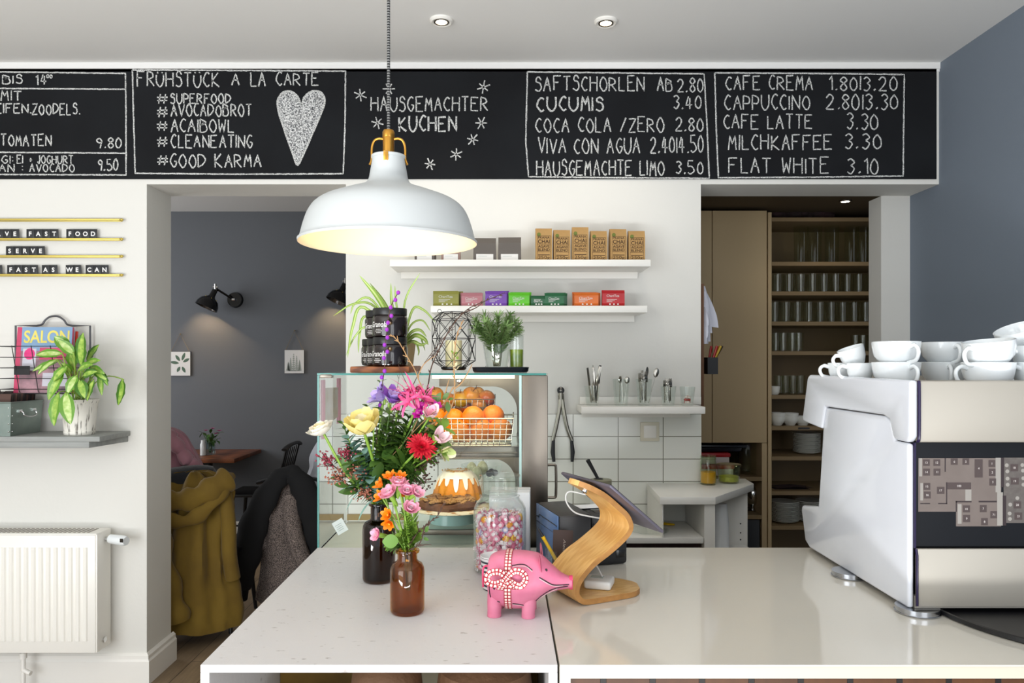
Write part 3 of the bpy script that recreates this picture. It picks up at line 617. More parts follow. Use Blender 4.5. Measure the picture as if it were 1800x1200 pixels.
for k in range(26):
    a = r5.uniform(0, 6.28); q = Vector((math.cos(a)*r5.uniform(.01, .075), math.sin(a)*r5.uniform(.01, .06), r5.uniform(.08, .16))); m.tube([(q.x*.1, q.y*.1, 0), (q.x*.35, q.y*.35, .08), q], .0015, 5); m.leaf(q, (q.x, q.y, r5.uniform(-.05, .08)), (0, 0, 1), .05, .024, .6)
m.build('leaves', 'leaf_bush', t)
for x, y, z in ((-.02, -.03, .175), (.075, 0, .17), (.03, -.02, .19), (.06, -.03, .15)):
    for k in range(9): a = k*.7; mm.leaf((x, y, z), (math.cos(a), math.sin(a), .5), (0, 0, 1), .022, .014, .4, 4)
mm.build('petals', 'petal_magenta', t)
mat('tag_white', '#d8d8d4', .5)
o = MB(); o.lathe([(.001, 0), (.022, 0), (.022, .085), (.016, .10), (.016, .12), (.001, .12)], 16); tag(o.build('salt_shaker', 'porcelain', None, (X(357, 5.85), 5.85, .7505)), 'pale shaker beside the little vase on the brown table', 'shaker')
def make_chair(label, loc, rz):
    t = thing('spindle_chair', label, 'chair', loc, rz, 'black spindle-back chairs')
    m = MB(); m.prism([(-.21, -.20), (.20, -.18), (.20, .18), (-.21, .20)], .425, .45, 'z', .006); m.build('seat', 'black_wood', t)
    for sx, sy in ((-1, -1), (-1, 1), (1, -1), (1, 1)):
        m = MB(); m.cyl((sx*.16, sy*.15, .43), (sx*.205, sy*.185, 0), .016, .011, 12); m.build('leg', 'black_wood', t)
    m = MB(); m.cyl((-.185, -.165, .2), (.185, -.165, .2), .008); m.cyl((-.185, .165, .2), (.185, .165, .2), .008); m.cyl((0, -.165, .2), (0, .165, .2), .008); m.build('stretcher', 'black_wood', t)
    m = MB()
    for k in range(7): y = -.165+k*.055; m.tube([(.185, y*.95, .44), (.215, y, .60), (.265, y*1.05, .80)], .007 if 0 < k < 6 else .011, 8)
    m.build('back_spindles', 'black_wood', t)
    m = MB(); m.tube(catmull([(.262, -.21, .80), (.275, -.12, .825), (.28, 0, .83), (.275, .12, .825), (.262, .21, .80)], 5), .026, 10, flat=.45); m.build('top_rail', 'black_wood', t)
    return t
make_chair('black spindle-back wooden chair facing the brown table', (-1.98, 5.98, 0), 0)
c2 = make_chair('black wooden chair hidden under the long mustard parka', (-1.69, 4.27, 0), -PI/2); c2.scale = (1, 1, .96)
c3 = make_chair('black wooden chair under the tweed coat and black scarf', (-1.25, 4.64, 0), -PI/2); c3.scale = (1, 1, .97)
mat('parka', '#745b10', .85, sheen=.1, bump=.35, bscale=14, var='#634b08', vscale=5); mat('jacket_pink', '#a5727f', .7, sheen=.3, bump=.4, bscale=18); mat('wool_dark', '#16191e', .95, sheen=.3, bump=.2, bscale=60)
two_tone('tweed', '#1c1817', '#8f8078', 'noise', 300, .95, (1, 1, 1), .44, .56, .4); mat('coat_black', '#08080a', .9); mat('jacket_grey', '#a9abb2', .8, bump=.2, bscale=14)
def drape(m, spec, n=48, folds=9, amp=.02, seed=1):
    v = catmull([Vector((s[0], s[1], s[2])) for s in spec], 4); w_ = catmull([Vector((s[3], s[4], 0)) for s in spec], 4); spec = [(a.x, a.y, a.z, b.x, b.y) for a, b in zip(v, w_)]
    """closed garment loft: rows (cx, cy, z, half width, half depth)"""
    rings = []
    for i, (cx, cy, z, a, b) in enumerate(spec):
        f = i/(len(spec)-1); rg = []
        for k in range(n):
            th = 2*PI*k/n; w = amp*(.25+f)*(math.sin(folds*th+seed+1.3*f)+.6*math.sin((folds*2+1)*th+2*seed-f*2)) + .35*amp*noise.noise((math.cos(th)*2, math.sin(th)*2+seed, f*4))*2 + .55*amp*noise.noise((math.cos(th)*5+f*3, math.sin(th)*5+seed, z*13))
            rg.append((cx+(a+w)*math.cos(th), cy+(b+w)*math.sin(th), z+.004*math.sin(3*th+seed)))
        rings.append(rg)
    return m.loft(rings, True, True)
t = thing('parka', 'long mustard-yellow hooded parka hanging over a chair in the back room', 'coat', (-1.68, 3.98, .08))
m = MB(); drape(m, [(0, 0, 0, .255, .17), (0, 0, .12, .25, .165), (-.01, .0, .30, .225, .15), (-.01, 0, .5, .205, .125), (-.01, .02, .66, .195, .10), (-.01, .03, .74, .185, .075), (-.01, .04, .785, .14, .05), (0, .04, .82, .05, .02)], 84, 5, .026); m.build('coat_body', 'parka', t)
m = MB(); m.tube(catmull([(-.20, -.08, .66), (-.10, -.125, .60), (.02, -.14, .585), (.12, -.12, .64), (.19, -.06, .74), (.19, .0, .79)], 6), [(.017+.004*math.sin(k*.9))*min(1, .3+k*.3, .2+(30-k)*.2) for k in range(31)], 14, flat=2.1, up=(0, 0, 1)); m.build('hood_fold', 'parka', t)
m = MB(); m.tube(catmull([(-.21, -.05, .70), (-.08, -.115, .685), (.06, -.12, .70), (.17, -.07, .765), (.215, .02, .80)], 6), [(.030+.006*math.sin(k*1.3)+.008*(k/24))*min(1, .3+k*.3, .25+(24-k)*.25) for k in range(25)], 16, flat=1.7, up=(0, 0, 1)); m.build('hood', 'parka', t)
m = MB(); m.tube(catmull([(-.13, -.11, .70), (-.105, -.16, .55), (-.07, -.185, .38), (-.02, -.185, .20), (.01, -.18, .08)], 5), [.048+.010*math.sin(k*1.1) for k in range(21)], 14, flat=1.1); m.build('sleeve', 'parka', t)
m = MB(); m.box((-.085, -.20, .26), (.13, .012, .14), (.05, 0, -.1), .005); m.mi = 1; m.tube([(-.14, -.209, .21), (-.085, -.212, .175), (-.03, -.209, .20)], .002, 6); m.build('pocket_flap', ['parka', 'wool_dark'], t)
m = MB(); m.tube(catmull([(.17, .0, .72), (.2, -.02, .55), (.21, -.03, .38), (.225, -.02, .25)], 5), [.04]*16, 12); m.build('sleeve', 'parka', t)
t = thing('pink_jacket', 'dusty pink quilted jacket piled on the chair beside the back room table', 'jacket', (-1.93, 4.22, .80))
m = MB(); drape(m, [(0, 0, 0, .21, .11), (0, 0, .06, .215, .13), (-.02, 0, .15, .19, .125), (-.04, .0, .24, .16, .11), (-.06, .0, .30, .115, .085), (-.07, 0, .325, .06, .05)], 48, 6, .018, 3); m.build('jacket_body', 'jacket_pink', t)
m = MB(); m.tube(catmull([(.04, -.10, .30), (.1, -.12, .25), (.15, -.1, .16), (.18, -.06, .10)], 5), [.035, .045, .05, .05]*4, 12, flat=.7); m.build('hood', 'jacket_pink', t)
o = MB(); o.tube(catmull([(-.28, .02, -.05), (-.12, -.03, .0), (.05, -.05, .045), (.2, .0, .05), (.29, .05, .0)], 6), [.05]*4+[.085]*16+[.06]*5, 16, flat=.8); tag(o.build('dark_scarf', 'wool_dark', None, (-1.86, 4.1, .80)), 'dark green-black woollen scarf bunched between pink jacket and mustard parka', 'scarf')
t = thing('tweed_coat', 'grey-brown tweed coat hanging over a chair in the back room', 'coat', (-1.27, 4.36, .09))
m = MB(); drape(m, [(-.02, 0, 0, .17, .09), (0, 0, .15, .165, .09), (.0, 0, .35, .15, .085), (0, 0, .52, .12, .07), (0, 0, .66, .075, .05), (0, 0, .73, .04, .03)], 44, 5, .012, 5); m.build('coat_body', 'tweed', t)
m = MB(); m.tube(catmull([(.03, -.06, .62), (.05, -.11, .48), (.09, -.13, .34), (.13, -.12, .24)], 5), [.05]*16, 14); m.mi = 0; m.build('sleeve', 'tweed', t)
t = thing('black_coat', 'black coat draped in two long flaps around the tweed coat', 'coat', (-1.27, 4.36, .1))
m = MB(); m.tube(catmull([(-.30, -.05, .10), (-.22, -.09, .30), (-.15, -.10, .52), (-.04, -.08, .71), (.04, -.07, .735), (.13, -.09, .62), (.20, -.09, .42), (.24, -.07, .24)], 5), [.045+.05*abs(math.cos(k/35*PI))+.007*math.sin(k*1.7) for k in range(36)], 16, flat=.55, up=(0, -1, 0)); m.build('coat_flaps', 'coat_black', t)
m = MB(); m.tube(catmull([(-.26, -.02, .0), (-.22, -.06, .2), (-.17, -.06, .4)], 5), [.03]*11, 10, flat=.7); m.build('belt', 'coat_black', t)
t = thing('grey_jacket', 'pale grey puffer jacket hanging behind the glass display case', 'jacket', (-1.10, 4.62, .5))
m = MB(); drape(m, [(0, 0, 0, .13, .1), (0, 0, .08, .155, .12), (-.0, 0, .16, .135, .1), (.0, 0, .24, .15, .115), (.01, 0, .33, .12, .095), (.02, 0, .40, .125, .09), (.04, 0, .5, .09, .07), (.06, 0, .56, .05, .04)], 40, 5, .01, 8); m.build('jacket_body', 'jacket_grey', t)
# ------------------------------------------------------------------ white shelves on the middle wall
def wshelf(px0, px1, py, D, label, th=.03, dep=.20):
    x0, x1, z = X(px0, D), X(px1, D), Z(py, D)
    t = thing('wall_shelf', label, 'shelf', (x0, DW, z), 0, 'white wall shelves')
    m = MB(); m.bx(0, x1-x0, -(DW-D), 0, -th, 0, .002); m.build('shelf_board', 'white_lacquer', t)
    m = MB(); m.bx(.02, x1-x0-.02, -.012, -.0085, -th-.03, -th+.001); m.build('mounting_strip', 'white_lacquer', t); return z
ZS1 = wshelf(685, 1144, 456, 3.22, 'long white wall shelf holding chai bags and coffee bags'); ZS2 = wshelf(757, 1138, 537, 3.22, 'long white wall shelf holding the row of coloured tea packets'); ZS3 = wshelf(1022, 1240, 715, 3.24, 'short white wall shelf holding glasses of cutlery', .03)
m = MB(); m.bx(0, X(1235, 3.4)-X(1020, 3.4), -.006, 0, 0, .035, .001); o = m.build('shelf_upstand', 'white_lacquer', None, (X(1020, 3.4), DW-.009, ZS3+.0005)); tag(o, 'low white upstand behind the glasses of cutlery', 'upstand')
mat('kraft', '#b8935c', .8, bump=.25, bscale=22, var='#a98450', vscale=10); mat('print_brown', '#38200f', .8); mat('seal_green', '#66702a', .7); mat('bag_grey', '#5d5650', .6, bump=.3, bscale=16); mat('bag_rose', '#8d7268', .6, bump=.3, bscale=16); mat('label_white', '#dedcd8', .6)
def make_chai():
    t = thing('chai_bag', '', 'bag', (0, 0, 0), 0, 'kraft chai bags')
    w, d, h = .036, .026, .140
    m = MB(); m.loft([[(-w, -d, 0), (w, -d, 0), (w, d, 0), (-w, d, 0)], [(-w, -d, .02), (w, -d, .02), (w, d, .02), (-w, d, .02)], [(-w, -d, .108), (w, -d, .108), (w, d, .108), (-w, d, .108)], [(-w*1.0, -d*.75, .125), (w, -d*.75, .125), (w, d*.7, .125), (-w, d*.7, .125)], [(-w*1.02, -.012, h), (w*1.02, -.010, h), (w*1.02, .006, h), (-w*1.02, .004, h)]]); m.build('paper_bag', 'kraft', t, ang=25)
    m = MB(); y = -d-.0007
    for (x0, x1, z0, z1) in ((-.030, .030, .1055, .107), (-.030, -.0288, .004, .107), (.0288, .030, .004, .107), (-.030, .030, .071, .0722), (-.030, .030, .039, .0402), (-.026, .026, .0245, .0275)):
        m.face([(x0, y, z0), (x1, y, z0), (x1, y, z1), (x0, y, z1)])
    for s, z, hh_, b in (('PRANA', .0945, .0095, .01), ('CHAI', .0745, .0165, .015), ('AGAVE', .0565, .0115, .015), ('BLEND', .0422, .0115, .015), ('250g', .0055, .0165, .0)): text_into(m, s, hh_, on_front(0, y, z), .052, 'CENTER', b)
    m.build('printed_label', 'print_brown', t, smooth=False)
    m = MB(); m.ball((-.022, y+.0004, .112), .0085, 14, (1, .06, 1)); m.build('seal_sticker', 'seal_green', t); return t
chai = make_chai(); D = 3.30
for i, (px, sc, rr) in enumerate(((955.5, 1.05, 0), (987, 1.0, .04), (1019.5, 1.09, -.03), (1051.5, .97, .02), (1085.5, 1.03, .05), (1118, .97, -.02))):
    lab = ['leftmost kraft chai bag on the upper white shelf', 'second kraft chai bag from the left', 'tallest kraft chai bag, third from the left with a crumpled top', 'fourth kraft chai bag from the left', 'fifth kraft chai bag from the left, with a bent top corner', 'rightmost kraft chai bag at the end of the upper white shelf'][i]
    o = chai if i == 0 else dup(chai, (0, 0, 0)); o.location = (X(px, D), D, ZS1+.0005); o.rotation_euler = (0, 0, rr); o.scale = (1, 1, sc); o['label'] = lab
for (px, w, h, bm_, lab) in ((748, .044, .085, 'bag_grey', 'coffee bag hidden mostly behind the lamp rim, leftmost on the shelf'), (793, .042, .088, 'bag_rose', 'rose-brown coffee bag peeking out below the lamp rim'), (852, .0505, .105, 'bag_grey', 'dark grey coffee bag right beside the lamp rim'), (896, .0505, .108, 'bag_grey', 'dark grey coffee bag nearest the chai bags')):
    t = thing('coffee_bag', lab, 'bag', (X(px, 3.3), 3.3, ZS1+.0005), random.uniform(-.06, .06), 'grey coffee bags')
    m = MB(); m.loft([[(-w, -.03, 0), (w, -.03, 0), (w, .03, 0), (-w, .03, 0)], [(-w, -.032, .03), (w, -.032, .03), (w, .032, .03), (-w, .032, .03)], [(-w*.98, -.026, h*.75), (w*.98, -.026, h*.75), (w*.98, .022, h*.75), (-w*.98, .022, h*.75)], [(-w, -.006, h), (w, -.006, h), (w, .004, h), (-w, .004, h)]]); m.build('bag_body', bm_, t, ang=25)
    m = MB(); m.bx(-w*.75, w*.75, -.0337, -.0327, .004, .030); m.build('label', 'label_white', t, smooth=False); m = MB(); m.bx(-w*.6, w*.1, -.0305, -.0295, .036, .0395); m.bx(-w*.6, w*.2, -.0345, -.0338, .02, .0215); m.build('label_print', 'print_grey', t, smooth=False)
teas = [('olive green', '#8d8b3c', 785, .044, .066, 3), ('dusty pink', '#b5747c', 830, .038, .058, 2), ('purple', '#7443a8', 872, .038, .066, 2), ('bright green', '#5fbf1e', 912, .037, .060, 2), ('small dark green', '#1d5a36', 946, .027, .046, 1), ('dark green', '#1c6038', 974, .034, .058, 3), ('orange', '#d0671a', 1030, .043, .060, 3), ('red', '#b0141c', 1077, .040, .070, 1)]
for nm, col, px, w, h, n in teas:
    mat('tea_'+nm.replace(' ', '_'), col, .38, bump=.25, bscale=30)
    for k in range(n):
        w2 = w*.5*3.27/1.3; D = 3.26+k*.028; off = k*.006*(1 if nm in ('dark green', 'purple', 'bright green') else (-.6 if k % 2 else .8))*1.6
        if n == 1: lab = nm + ' tea packet standing singly on the lower white shelf'
        else: lab = ['front', 'second', 'hindmost'][k if n == 3 else (0 if k == 0 else 2)] + ' ' + nm + ' tea packet of its row on the lower white shelf'
        t = thing('tea_packet', lab, 'tea packet', (X(px, 3.27)+off, D, ZS2+.0005), random.uniform(-.05, .05), nm+' tea packets')
        hk = h+(.004 if k else 0)
        m = MB(); m.loft([[(-w2, -.003, 0), (w2, -.003, 0), (w2, .003, 0), (-w2, .003, 0)], [(-w2*.98, -.011, .012), (w2*.98, -.011, .012), (w2*.98, .009, .012), (-w2*.98, .009, .012)], [(-w2*.98, -.010, hk-.014), (w2*.98, -.010, hk-.014), (w2*.98, .008, hk-.014), (-w2*.98, .008, hk-.014)], [(-w2, -.003, hk-.004), (w2, -.003, hk-.004), (w2, .003, hk-.004), (-w2, .003, hk-.004)], [(-w2, -.002, hk), (w2, -.002, hk), (w2, .002, hk), (-w2, .002, hk)]]); m.build('packet', 'tea_'+nm.replace(' ', '_'), t, ang=30)
        if k == 0:
            m = MB(); text_into(m, 'ChariTea', .010, on_front(-w2*.6, -.0118, hk-.030), w2*1.1, 'LEFT')
            for q in range(3): m.face([(-w2*.6, -.0118, .028-q*.005), (w2*(.3-.2*q), -.0118, .028-q*.005), (w2*(.3-.2*q), -.0118, .0295-q*.005), (-w2*.6, -.0118, .0295-q*.005)])
            for q in range(3): m.ball((-w2*.3+q*w2*.35, -.0110, .008), .004, 8, (1, .1, .8))
            m.build('packet_print', 'label_white', t, smooth=False)
# ------------------------------------------------------------------ tumblers with cutlery on the small shelf
def tumbler(nm, label, loc, h, rb, rt, mt='clear_glass', group=None, facets=0, cat='glass', n=28):
    m = MB(); prof = [(.001, 0), (rb, 0), (rb+.001, .004), (rt, h), (rt-.0018, h), (rb-.0015, .010), (.001, .009)]
    m.lathe(prof, n, cap=False, mod=(lambda r, a, i: r*(1+.035*math.cos(facets*a)) if i in (1, 2) else r) if facets else None)
    return tag(m.build(nm, mt, None, loc), label, cat, group)
mat('cutlery', '#a9a59c', .22, 1)
def cutlery(kind):
    m = MB()
    if kind == 'spoon': m.tube([(0, 0, 0), (0, 0, .05), (0, 0, .105)], [.0028, .0022, .0020], 6, flat=.5); m.ball((0, 0, .122), .0125, 12, (1, .25, 1.5))
    elif kind == 'fork':
        m.tube([(0, 0, 0), (0, 0, .05), (0, 0, .10)], [.004, .0028, .0022], 6, flat=.4); m.box((0, 0, .108), (.017, .002, .018), None, .0009)
        for k in range(4): m.box((-.0068+k*.0045, 0, .128), (.0022, .0016, .026), None, .0005)
    else: m.tube([(0, 0, 0), (0, 0, .08), (0, 0, .085)], [.006, .0065, .004], 8, flat=.5); m.box((0, 0, .13), (.013, .0014, .09), None, .0006)
    return m
def bundle(px, n, kind, tops, tilt, grp, where, L):
    o0 = None
    for k in range(n):
        a = k*2.4; r = .011+.004*(k % 2); x = X(px, 3.33)+r*math.cos(a); y = 3.33+r*math.sin(a)
        tx, ty = tilt[0]+.08*math.cos(a), .06*math.sin(a)
        if o0 is None:
            o0 = cutlery(kind).build(kind, 'cutlery', None); o = o0
        else: o = o0.copy(); C.objects.link(o)
        o.location = (x-tx*.02, y, ZS3+.012+.002*k); o.rotation_euler = (ty, tx, a*.3); o.scale = (1, 1, L)
        tag(o, '%s standing with others in %s' % ({'spoon': 'steel spoon', 'fork': 'steel fork', 'table_knife': 'slim steel knife'}[kind], where), 'cutlery', grp)
DG = 3.33
tumbler('tumbler', 'clear tumbler of slim knives, leftmost on the short white shelf', (X(1041, DG), DG, ZS3+.0005), .088, .026, .036, 'clear_glass', 'cutlery tumblers', 8)
tumbler('tumbler', 'tall clear tumbler with a few spoons, second from the left on the short shelf', (X(1092, DG), DG, ZS3+.0005), .120, .028, .040, 'clear_glass', 'cutlery tumblers', 8)
tumbler('tumbler', 'tall clear tumbler packed with forks in the middle of the short shelf', (X(1132, DG), DG, ZS3+.0005), .120, .026, .038, 'clear_glass', 'cutlery tumblers', 8)
tumbler('tumbler', 'clear tumbler of small spoons, second from the right on the short shelf', (X(1175, DG), DG, ZS3+.0005), .088, .026, .036, 'clear_glass', 'cutlery tumblers', 8)
tumbler('tumbler', 'clear tumbler holding red and white sweets at the right end of the short shelf', (X(1208, DG), DG, ZS3+.0005), .085, .026, .036, 'clear_glass', 'cutlery tumblers', 8)
bundle(1043, 7, 'table_knife', 0, (-.16, 0), 'knives in the left tumbler', 'the leftmost tumbler of the short shelf', .92); bundle(1094, 3, 'spoon', 0, (.04, 0), 'spoons in the second tumbler', 'the second tumbler from the left', .85)
bundle(1130, 8, 'fork', 0, (-.05, 0), 'forks in the middle tumbler', 'the middle tumbler of the short shelf', .95); bundle(1138, 2, 'spoon', 0, (.16, 0), 'long spoons in the middle tumbler', 'the middle tumbler, leaning right', 1.15); bundle(1173, 7, 'fork', 0, (-.04, 0), 'cake forks in the fourth tumbler', 'the fourth tumbler from the left', .72)
mat('sweet_red', '#b5382c', .4); mat('sweet_white', '#e8dcd2', .4)
sw = None
for k in range(14):
    a = k*2.4; r = .004+.0045*(k % 4); z = ZS3+.016+(k//5)*.011
    m = MB(); m.ball((0, 0, 0), .008, 8, (1, .8, .7)); o = m.build('wrapped_sweet', 'sweet_red' if k % 2 else 'sweet_white', None, (X(1208, DG)+r*math.cos(a), DG+r*math.sin(a), z)); tag(o, ('red' if k % 2 else 'white')+' wrapped sweet in the rightmost tumbler of the short shelf', 'sweet', 'sweets in the rightmost tumbler')
# ------------------------------------------------------------------ switch, tongs
t = thing('light_switch', 'square white light switch on the tiles below the short shelf', 'switch', (X(1142, DW-.01), DW-.008, Z(758, DW)))
mat('switch_cream', '#dcd6c2', .35)
m = MB(); m.box((0, -.004, 0), (.088, .008, .088), None, .003); m.build('cover_plate', 'switch_cream', t); m = MB(); m.box((0, -.010, 0), (.058, .006, .058), (.04, 0, 0), .002); m.build('rocker', 'white_lacquer', t)
mat('tongs_steel', '#8d8a80', .3, 1)
t = thing('kitchen_tongs', 'long steel tongs with black tips hanging on the tiles beside the display case', 'tongs', (X(986, 3.40), 3.41, Z(686, 3.4)))
def px_l(px, py): p = P(px, py, 3.40); return (p.x-t.location.x, 0, p.z-t.location.z)
for s in ((984, 985, 978, 973), (988, 990, 997, 1005)):
    m = MB(); m.tube(catmull([px_l(s[0], 692), px_l(s[1], 712), px_l(s[2], 750), px_l(s[3]-(1 if s[3] < 980 else -1), 775)], 4), .0085, 8, flat=.35, up=(0, 1, 0)); o = m.build('tong_arm', 'tongs_steel', t)
    m = MB(); m.tube([px_l(s[3], 772), px_l(s[3]+(-1 if s[3] < 980 else 2), 795), px_l(s[3]+(1 if s[3] < 980 else 1), 812)], [.007, .010, .007], 8, flat=.4, up=(0, 1, 0)); m.build('tong_tip', 'black_plastic', t)
m = MB(); m.tube([px_l(986, 690), px_l(986, 702)], [.010, .012], 10); m.build('hinge', 'tongs_steel', t); m = MB(); m.torus((0, 0, 0), .011, .006, 16, 8, (PI/2, 0, 0)); m.build('hanging_loop', 'black_plastic', t)
o = MB(); o.cyl((0, 0, 0), (0, -.028, .004), .004); tag(o.build('wall_hook', 'steel', None, (X(986, 3.4), DW-.008, Z(683, 3.4)-.0005)), 'little steel hook carrying the tongs', 'hook')
# ------------------------------------------------------------------ crockery niche: cabinet, shelf unit
DN = 4.5
xa, xb = X(1350, DN), 2.45
t = thing('crockery_cupboard', 'tall open beige shelf unit full of glasses and plates in the niche', 'shelf unit', (xa, DN, 0))
m = MB(); m.bx(0, .022, 0, .40, 0, 2.4); m.build('side_panel', 'beige_cabinet', t, smooth=False); m = MB(); m.bx(xb-xa-.022, xb-xa, 0, .40, 0, 2.4); m.build('side_panel', 'cupboard_shade', t, smooth=False)
m = MB(); m.bx(.022, xb-xa-.022, .385, .40, 0, 2.4); m.build('back_panel', 'cupboard_shade', t, smooth=False)
NS = {}
for y in (382, 460, 512, 565, 617, 694, 749, 802, 863, 924):
    z = Z(y, DN); NS[y] = z+.0005; m = MB(); m.bx(.023, xb-xa-.023, 0, .384, z-.024, z, .001); m.build('shelf_board', 'shelf_wood', t, smooth=False)
m = MB(); m.bx(X(1403, DN)-xa, X(1423, DN)-xa, -.003, .0, Z(754, DN), Z(751, DN)); m.build('shelf_label', 'black_satin', t, smooth=False)
def ng(row, xs, h, r, label, grp, dy=.1, nm='glass_tumbler', rt=None):
    base = None
    for i, px in enumerate(xs):
        D = DN+dy
        if base is None:
            m = MB(); rt_ = rt or r*1.1; m.lathe([(.001, 0), (r, 0), (rt_, h), (rt_-.0015, h), (r-.0015, .008), (.001, .008)], 18, cap=False); o = m.build(nm, 'niche_glass', None); base = o
        else: o = base.copy(); C.objects.link(o)
        o.location = (X(px, D), D, NS[row]); tag(o, label[i] if isinstance(label, list) else label, 'glass', grp)
ng(460, (1408, 1432, 1462, 1497, 1518, 1536), .235, .040, 'tall glass carafe on the second shelf board of the niche, among the biggest glasses', 'tall glasses in the niche', .12, 'glass_carafe')
ng(512, [1367+20.5*k for k in range(9)], .115, .034, 'straight tumbler in the front row of the shelf under the tall glasses in the niche', 'tumblers on the third niche shelf', .10)
ng(565, [1362+20*k for k in range(10)], .125, .032, 'straight tumbler in the row two shelves under the tall glasses in the niche', 'tumblers on the fourth niche shelf', .10)
ng(617, (1364, 1377, 1393, 1404), .115, .028, 'narrow glass in the left cluster of the niche shelf at machine-cup height', 'narrow glasses on the fifth niche shelf', .10)
ng(617, (1504, 1517, 1533), .10, .028, 'narrow glass at the right end of the fifth niche shelf behind the cups', 'narrow glasses at the right of the fifth niche shelf', .10)
ng(694, (1369, 1381, 1394, 1407), .115, .028, 'slim glass on the niche shelf just above the stacked white bowls', 'slim glasses on the sixth niche shelf', .12)
def cup_shape(m, h, rb, rt, handle=True, wall=.003, ang=0, n=36):
    pr = [(.001, .002), (rb*.75, .002), (rb*.78, 0), (rb*.92, 0), (rb*.95, .004), (rb*1.12, h*.16), (rt*.90, h*.48), (rt*.975, h*.8), (rt, h), (rt-wall*.6, h+.0008), (rt-wall, h-.001), (rt*.95-wall, h*.75), (rt*.86-wall, h*.45), (rb*.9, h*.14), (.001, h*.10)]
    m.lathe(pr, n, cap=False)
    if handle:
        c, s = math.cos(ang), math.sin(ang); R = rt*.93
        q = [(R, h*.80), (R+h*.22, h*.86), (R+h*.40, h*.74), (R+h*.42, h*.54), (R+h*.28, h*.32), (R*.86, h*.24)]
        m.tube(catmull([(r*c, r*s, z) for r, z in q], 5), [.0052]*6+[.0044]*14+[.005]*6, 10, flat=1.0)
m = MB(); cup_shape(m, .055, .03, .05, False); bowl0 = m.build('bowl', 'plate_white', None, (X(1366, DN+.08), DN+.08, NS[749])); tag(bowl0, 'white bowl at the bottom of the left pair of the niche bowl shelf', 'bowl', 'white bowls in the niche')
for px, dz, lab in ((1366, .022, 'white bowl nested in the leftmost bowl of the niche'), (1389, 0, 'white bowl in the middle of the niche bowl shelf'), (1389, .02, 'white bowl nested in the middle bowl of the niche'), (1411, 0, 'white bowl beside the coffee machine edge on the niche bowl shelf')):
    o = bowl0.copy(); C.objects.link(o); o.location = (X(px, DN+.08), DN+.08, NS[749]+dz); o['label'] = lab
m = MB(); cup_shape(m, .05, .026, .035, False); tag(m.build('bowl', 'plate_white', None, (X(1361, DN+.06), DN+.06, NS[694])), 'single small white bowl left of the slim glasses in the niche', 'bowl')
def plate_mesh(r): m = MB(); m.lathe([(.001, .001), (r*.55, 0), (r*.62, .003), (r, .014), (r, .016), (r*.6, .006), (.001, .005)], 32, cap=False); return m
def stack(px, row, n, r, dy, lab, grp, st=.0082):
    b = None
    for k in range(n):
        if b is None: b = o = plate_mesh(r).build('plate', 'plate_white', None)
        else: o = b.copy(); C.objects.link(o)
        o.location = (X(px, DN+dy), DN+dy, NS[row]+k*st); tag(o, lab if 0 < k < n-1 else ('topmost plate' if k else 'lowest plate')+' of '+grp, 'plate', grp)
stack(1418, 802, 15, .082, .14, 'white plate inside the stack under the bowl shelf', 'the plate stack under the bowl shelf'); stack(1378, 924, 15, .088, .12, 'white plate inside the left stack on the lowest niche shelf', 'the left plate stack on the lowest niche shelf')
stack(1424, 924, 15, .088, .14, 'white plate inside the right stack beside the coffee machine', 'the right plate stack on the lowest niche shelf')
mat('dark_bundle', '#241a18', .9, bump=.4, bscale=20, var='#3a2224', vscale=14)
m = MB(); 
for k in range(7): m.ball((k*.05, .02*math.sin(k*2), .045+.012*math.sin(k*3)), .05, 12, (1.2, 1.2, .75+.2*math.sin(k*1.7)))
tag(m.build('dark_bundle', 'dark_bundle', None, (X(1365, DN+.15), DN+.15, NS[382]+.0)), 'dark patterned cloth bundle on the topmost niche shelf', 'cloth bundle')
m = MB(); m.loft([[(.0+.11*k+(.03*math.sin(j*2+k)), .1*j/3, .004+.012*abs(math.sin(k*1.7+j))) for j in range(4)] for k in range(3)], False, False); m.loft([[(.0+.11*k, .1*j/3, 0) for j in range(4)] for k in range(3)], False, False)
o = m.build('folded_cloth', 'dark_bundle', None, (X(1362, DN+.06), DN+.06, NS[863])); tag(o, 'flat dark folded cloth on the niche shelf above the plate stacks', 'cloth')
# beige wall cabinet and the open counter below it
xc0, xc1, dc = .93, X(1348, 4.45), 4.45
t = thing('wall_cabinet', 'large plain beige cupboard front in the niche, left of the open shelves', 'cabinet', (xc0, dc, 0)); zb_ = Z(778, dc)
m = MB(); m.bx(0, xc1-xc0, .02, .44, zb_, 2.40); m.build('cabinet_body', 'beige_cabinet', t, smooth=False); xg = X(1252, dc)-xc0
m = MB(); m.bx(xg+.002, xc1-xc0, 0, .019, zb_, 2.40, .002); m.build('door', 'beige_cabinet', t, smooth=False); m = MB(); m.bx(0, xg-.002, 0, .019, zb_, 2.40, .002); m.build('door', 'beige_cabinet', t, smooth=False)
t = thing('base_shelf', 'open beige base shelf under the niche cupboard', 'shelf unit', (xc0, dc, 0))
z1, z2 = Z(838, dc), Z(905, dc)
m = MB(); m.bx(0, xc1-xc0-.03, .0, .43, z1-.024, z1); m.build('shelf_board', 'shelf_wood', t, smooth=False); m = MB(); m.bx(0, xc1-xc0-.03, 0, .43, z2-.024, z2); m.build('shelf_board', 'shelf_wood', t, smooth=False)
m = MB(); m.bx(xc1-xc0-.03, xc1-xc0, .0, .43, 0, zb_-.002); m.build('side_panel', 'beige_cabinet', t, smooth=False)
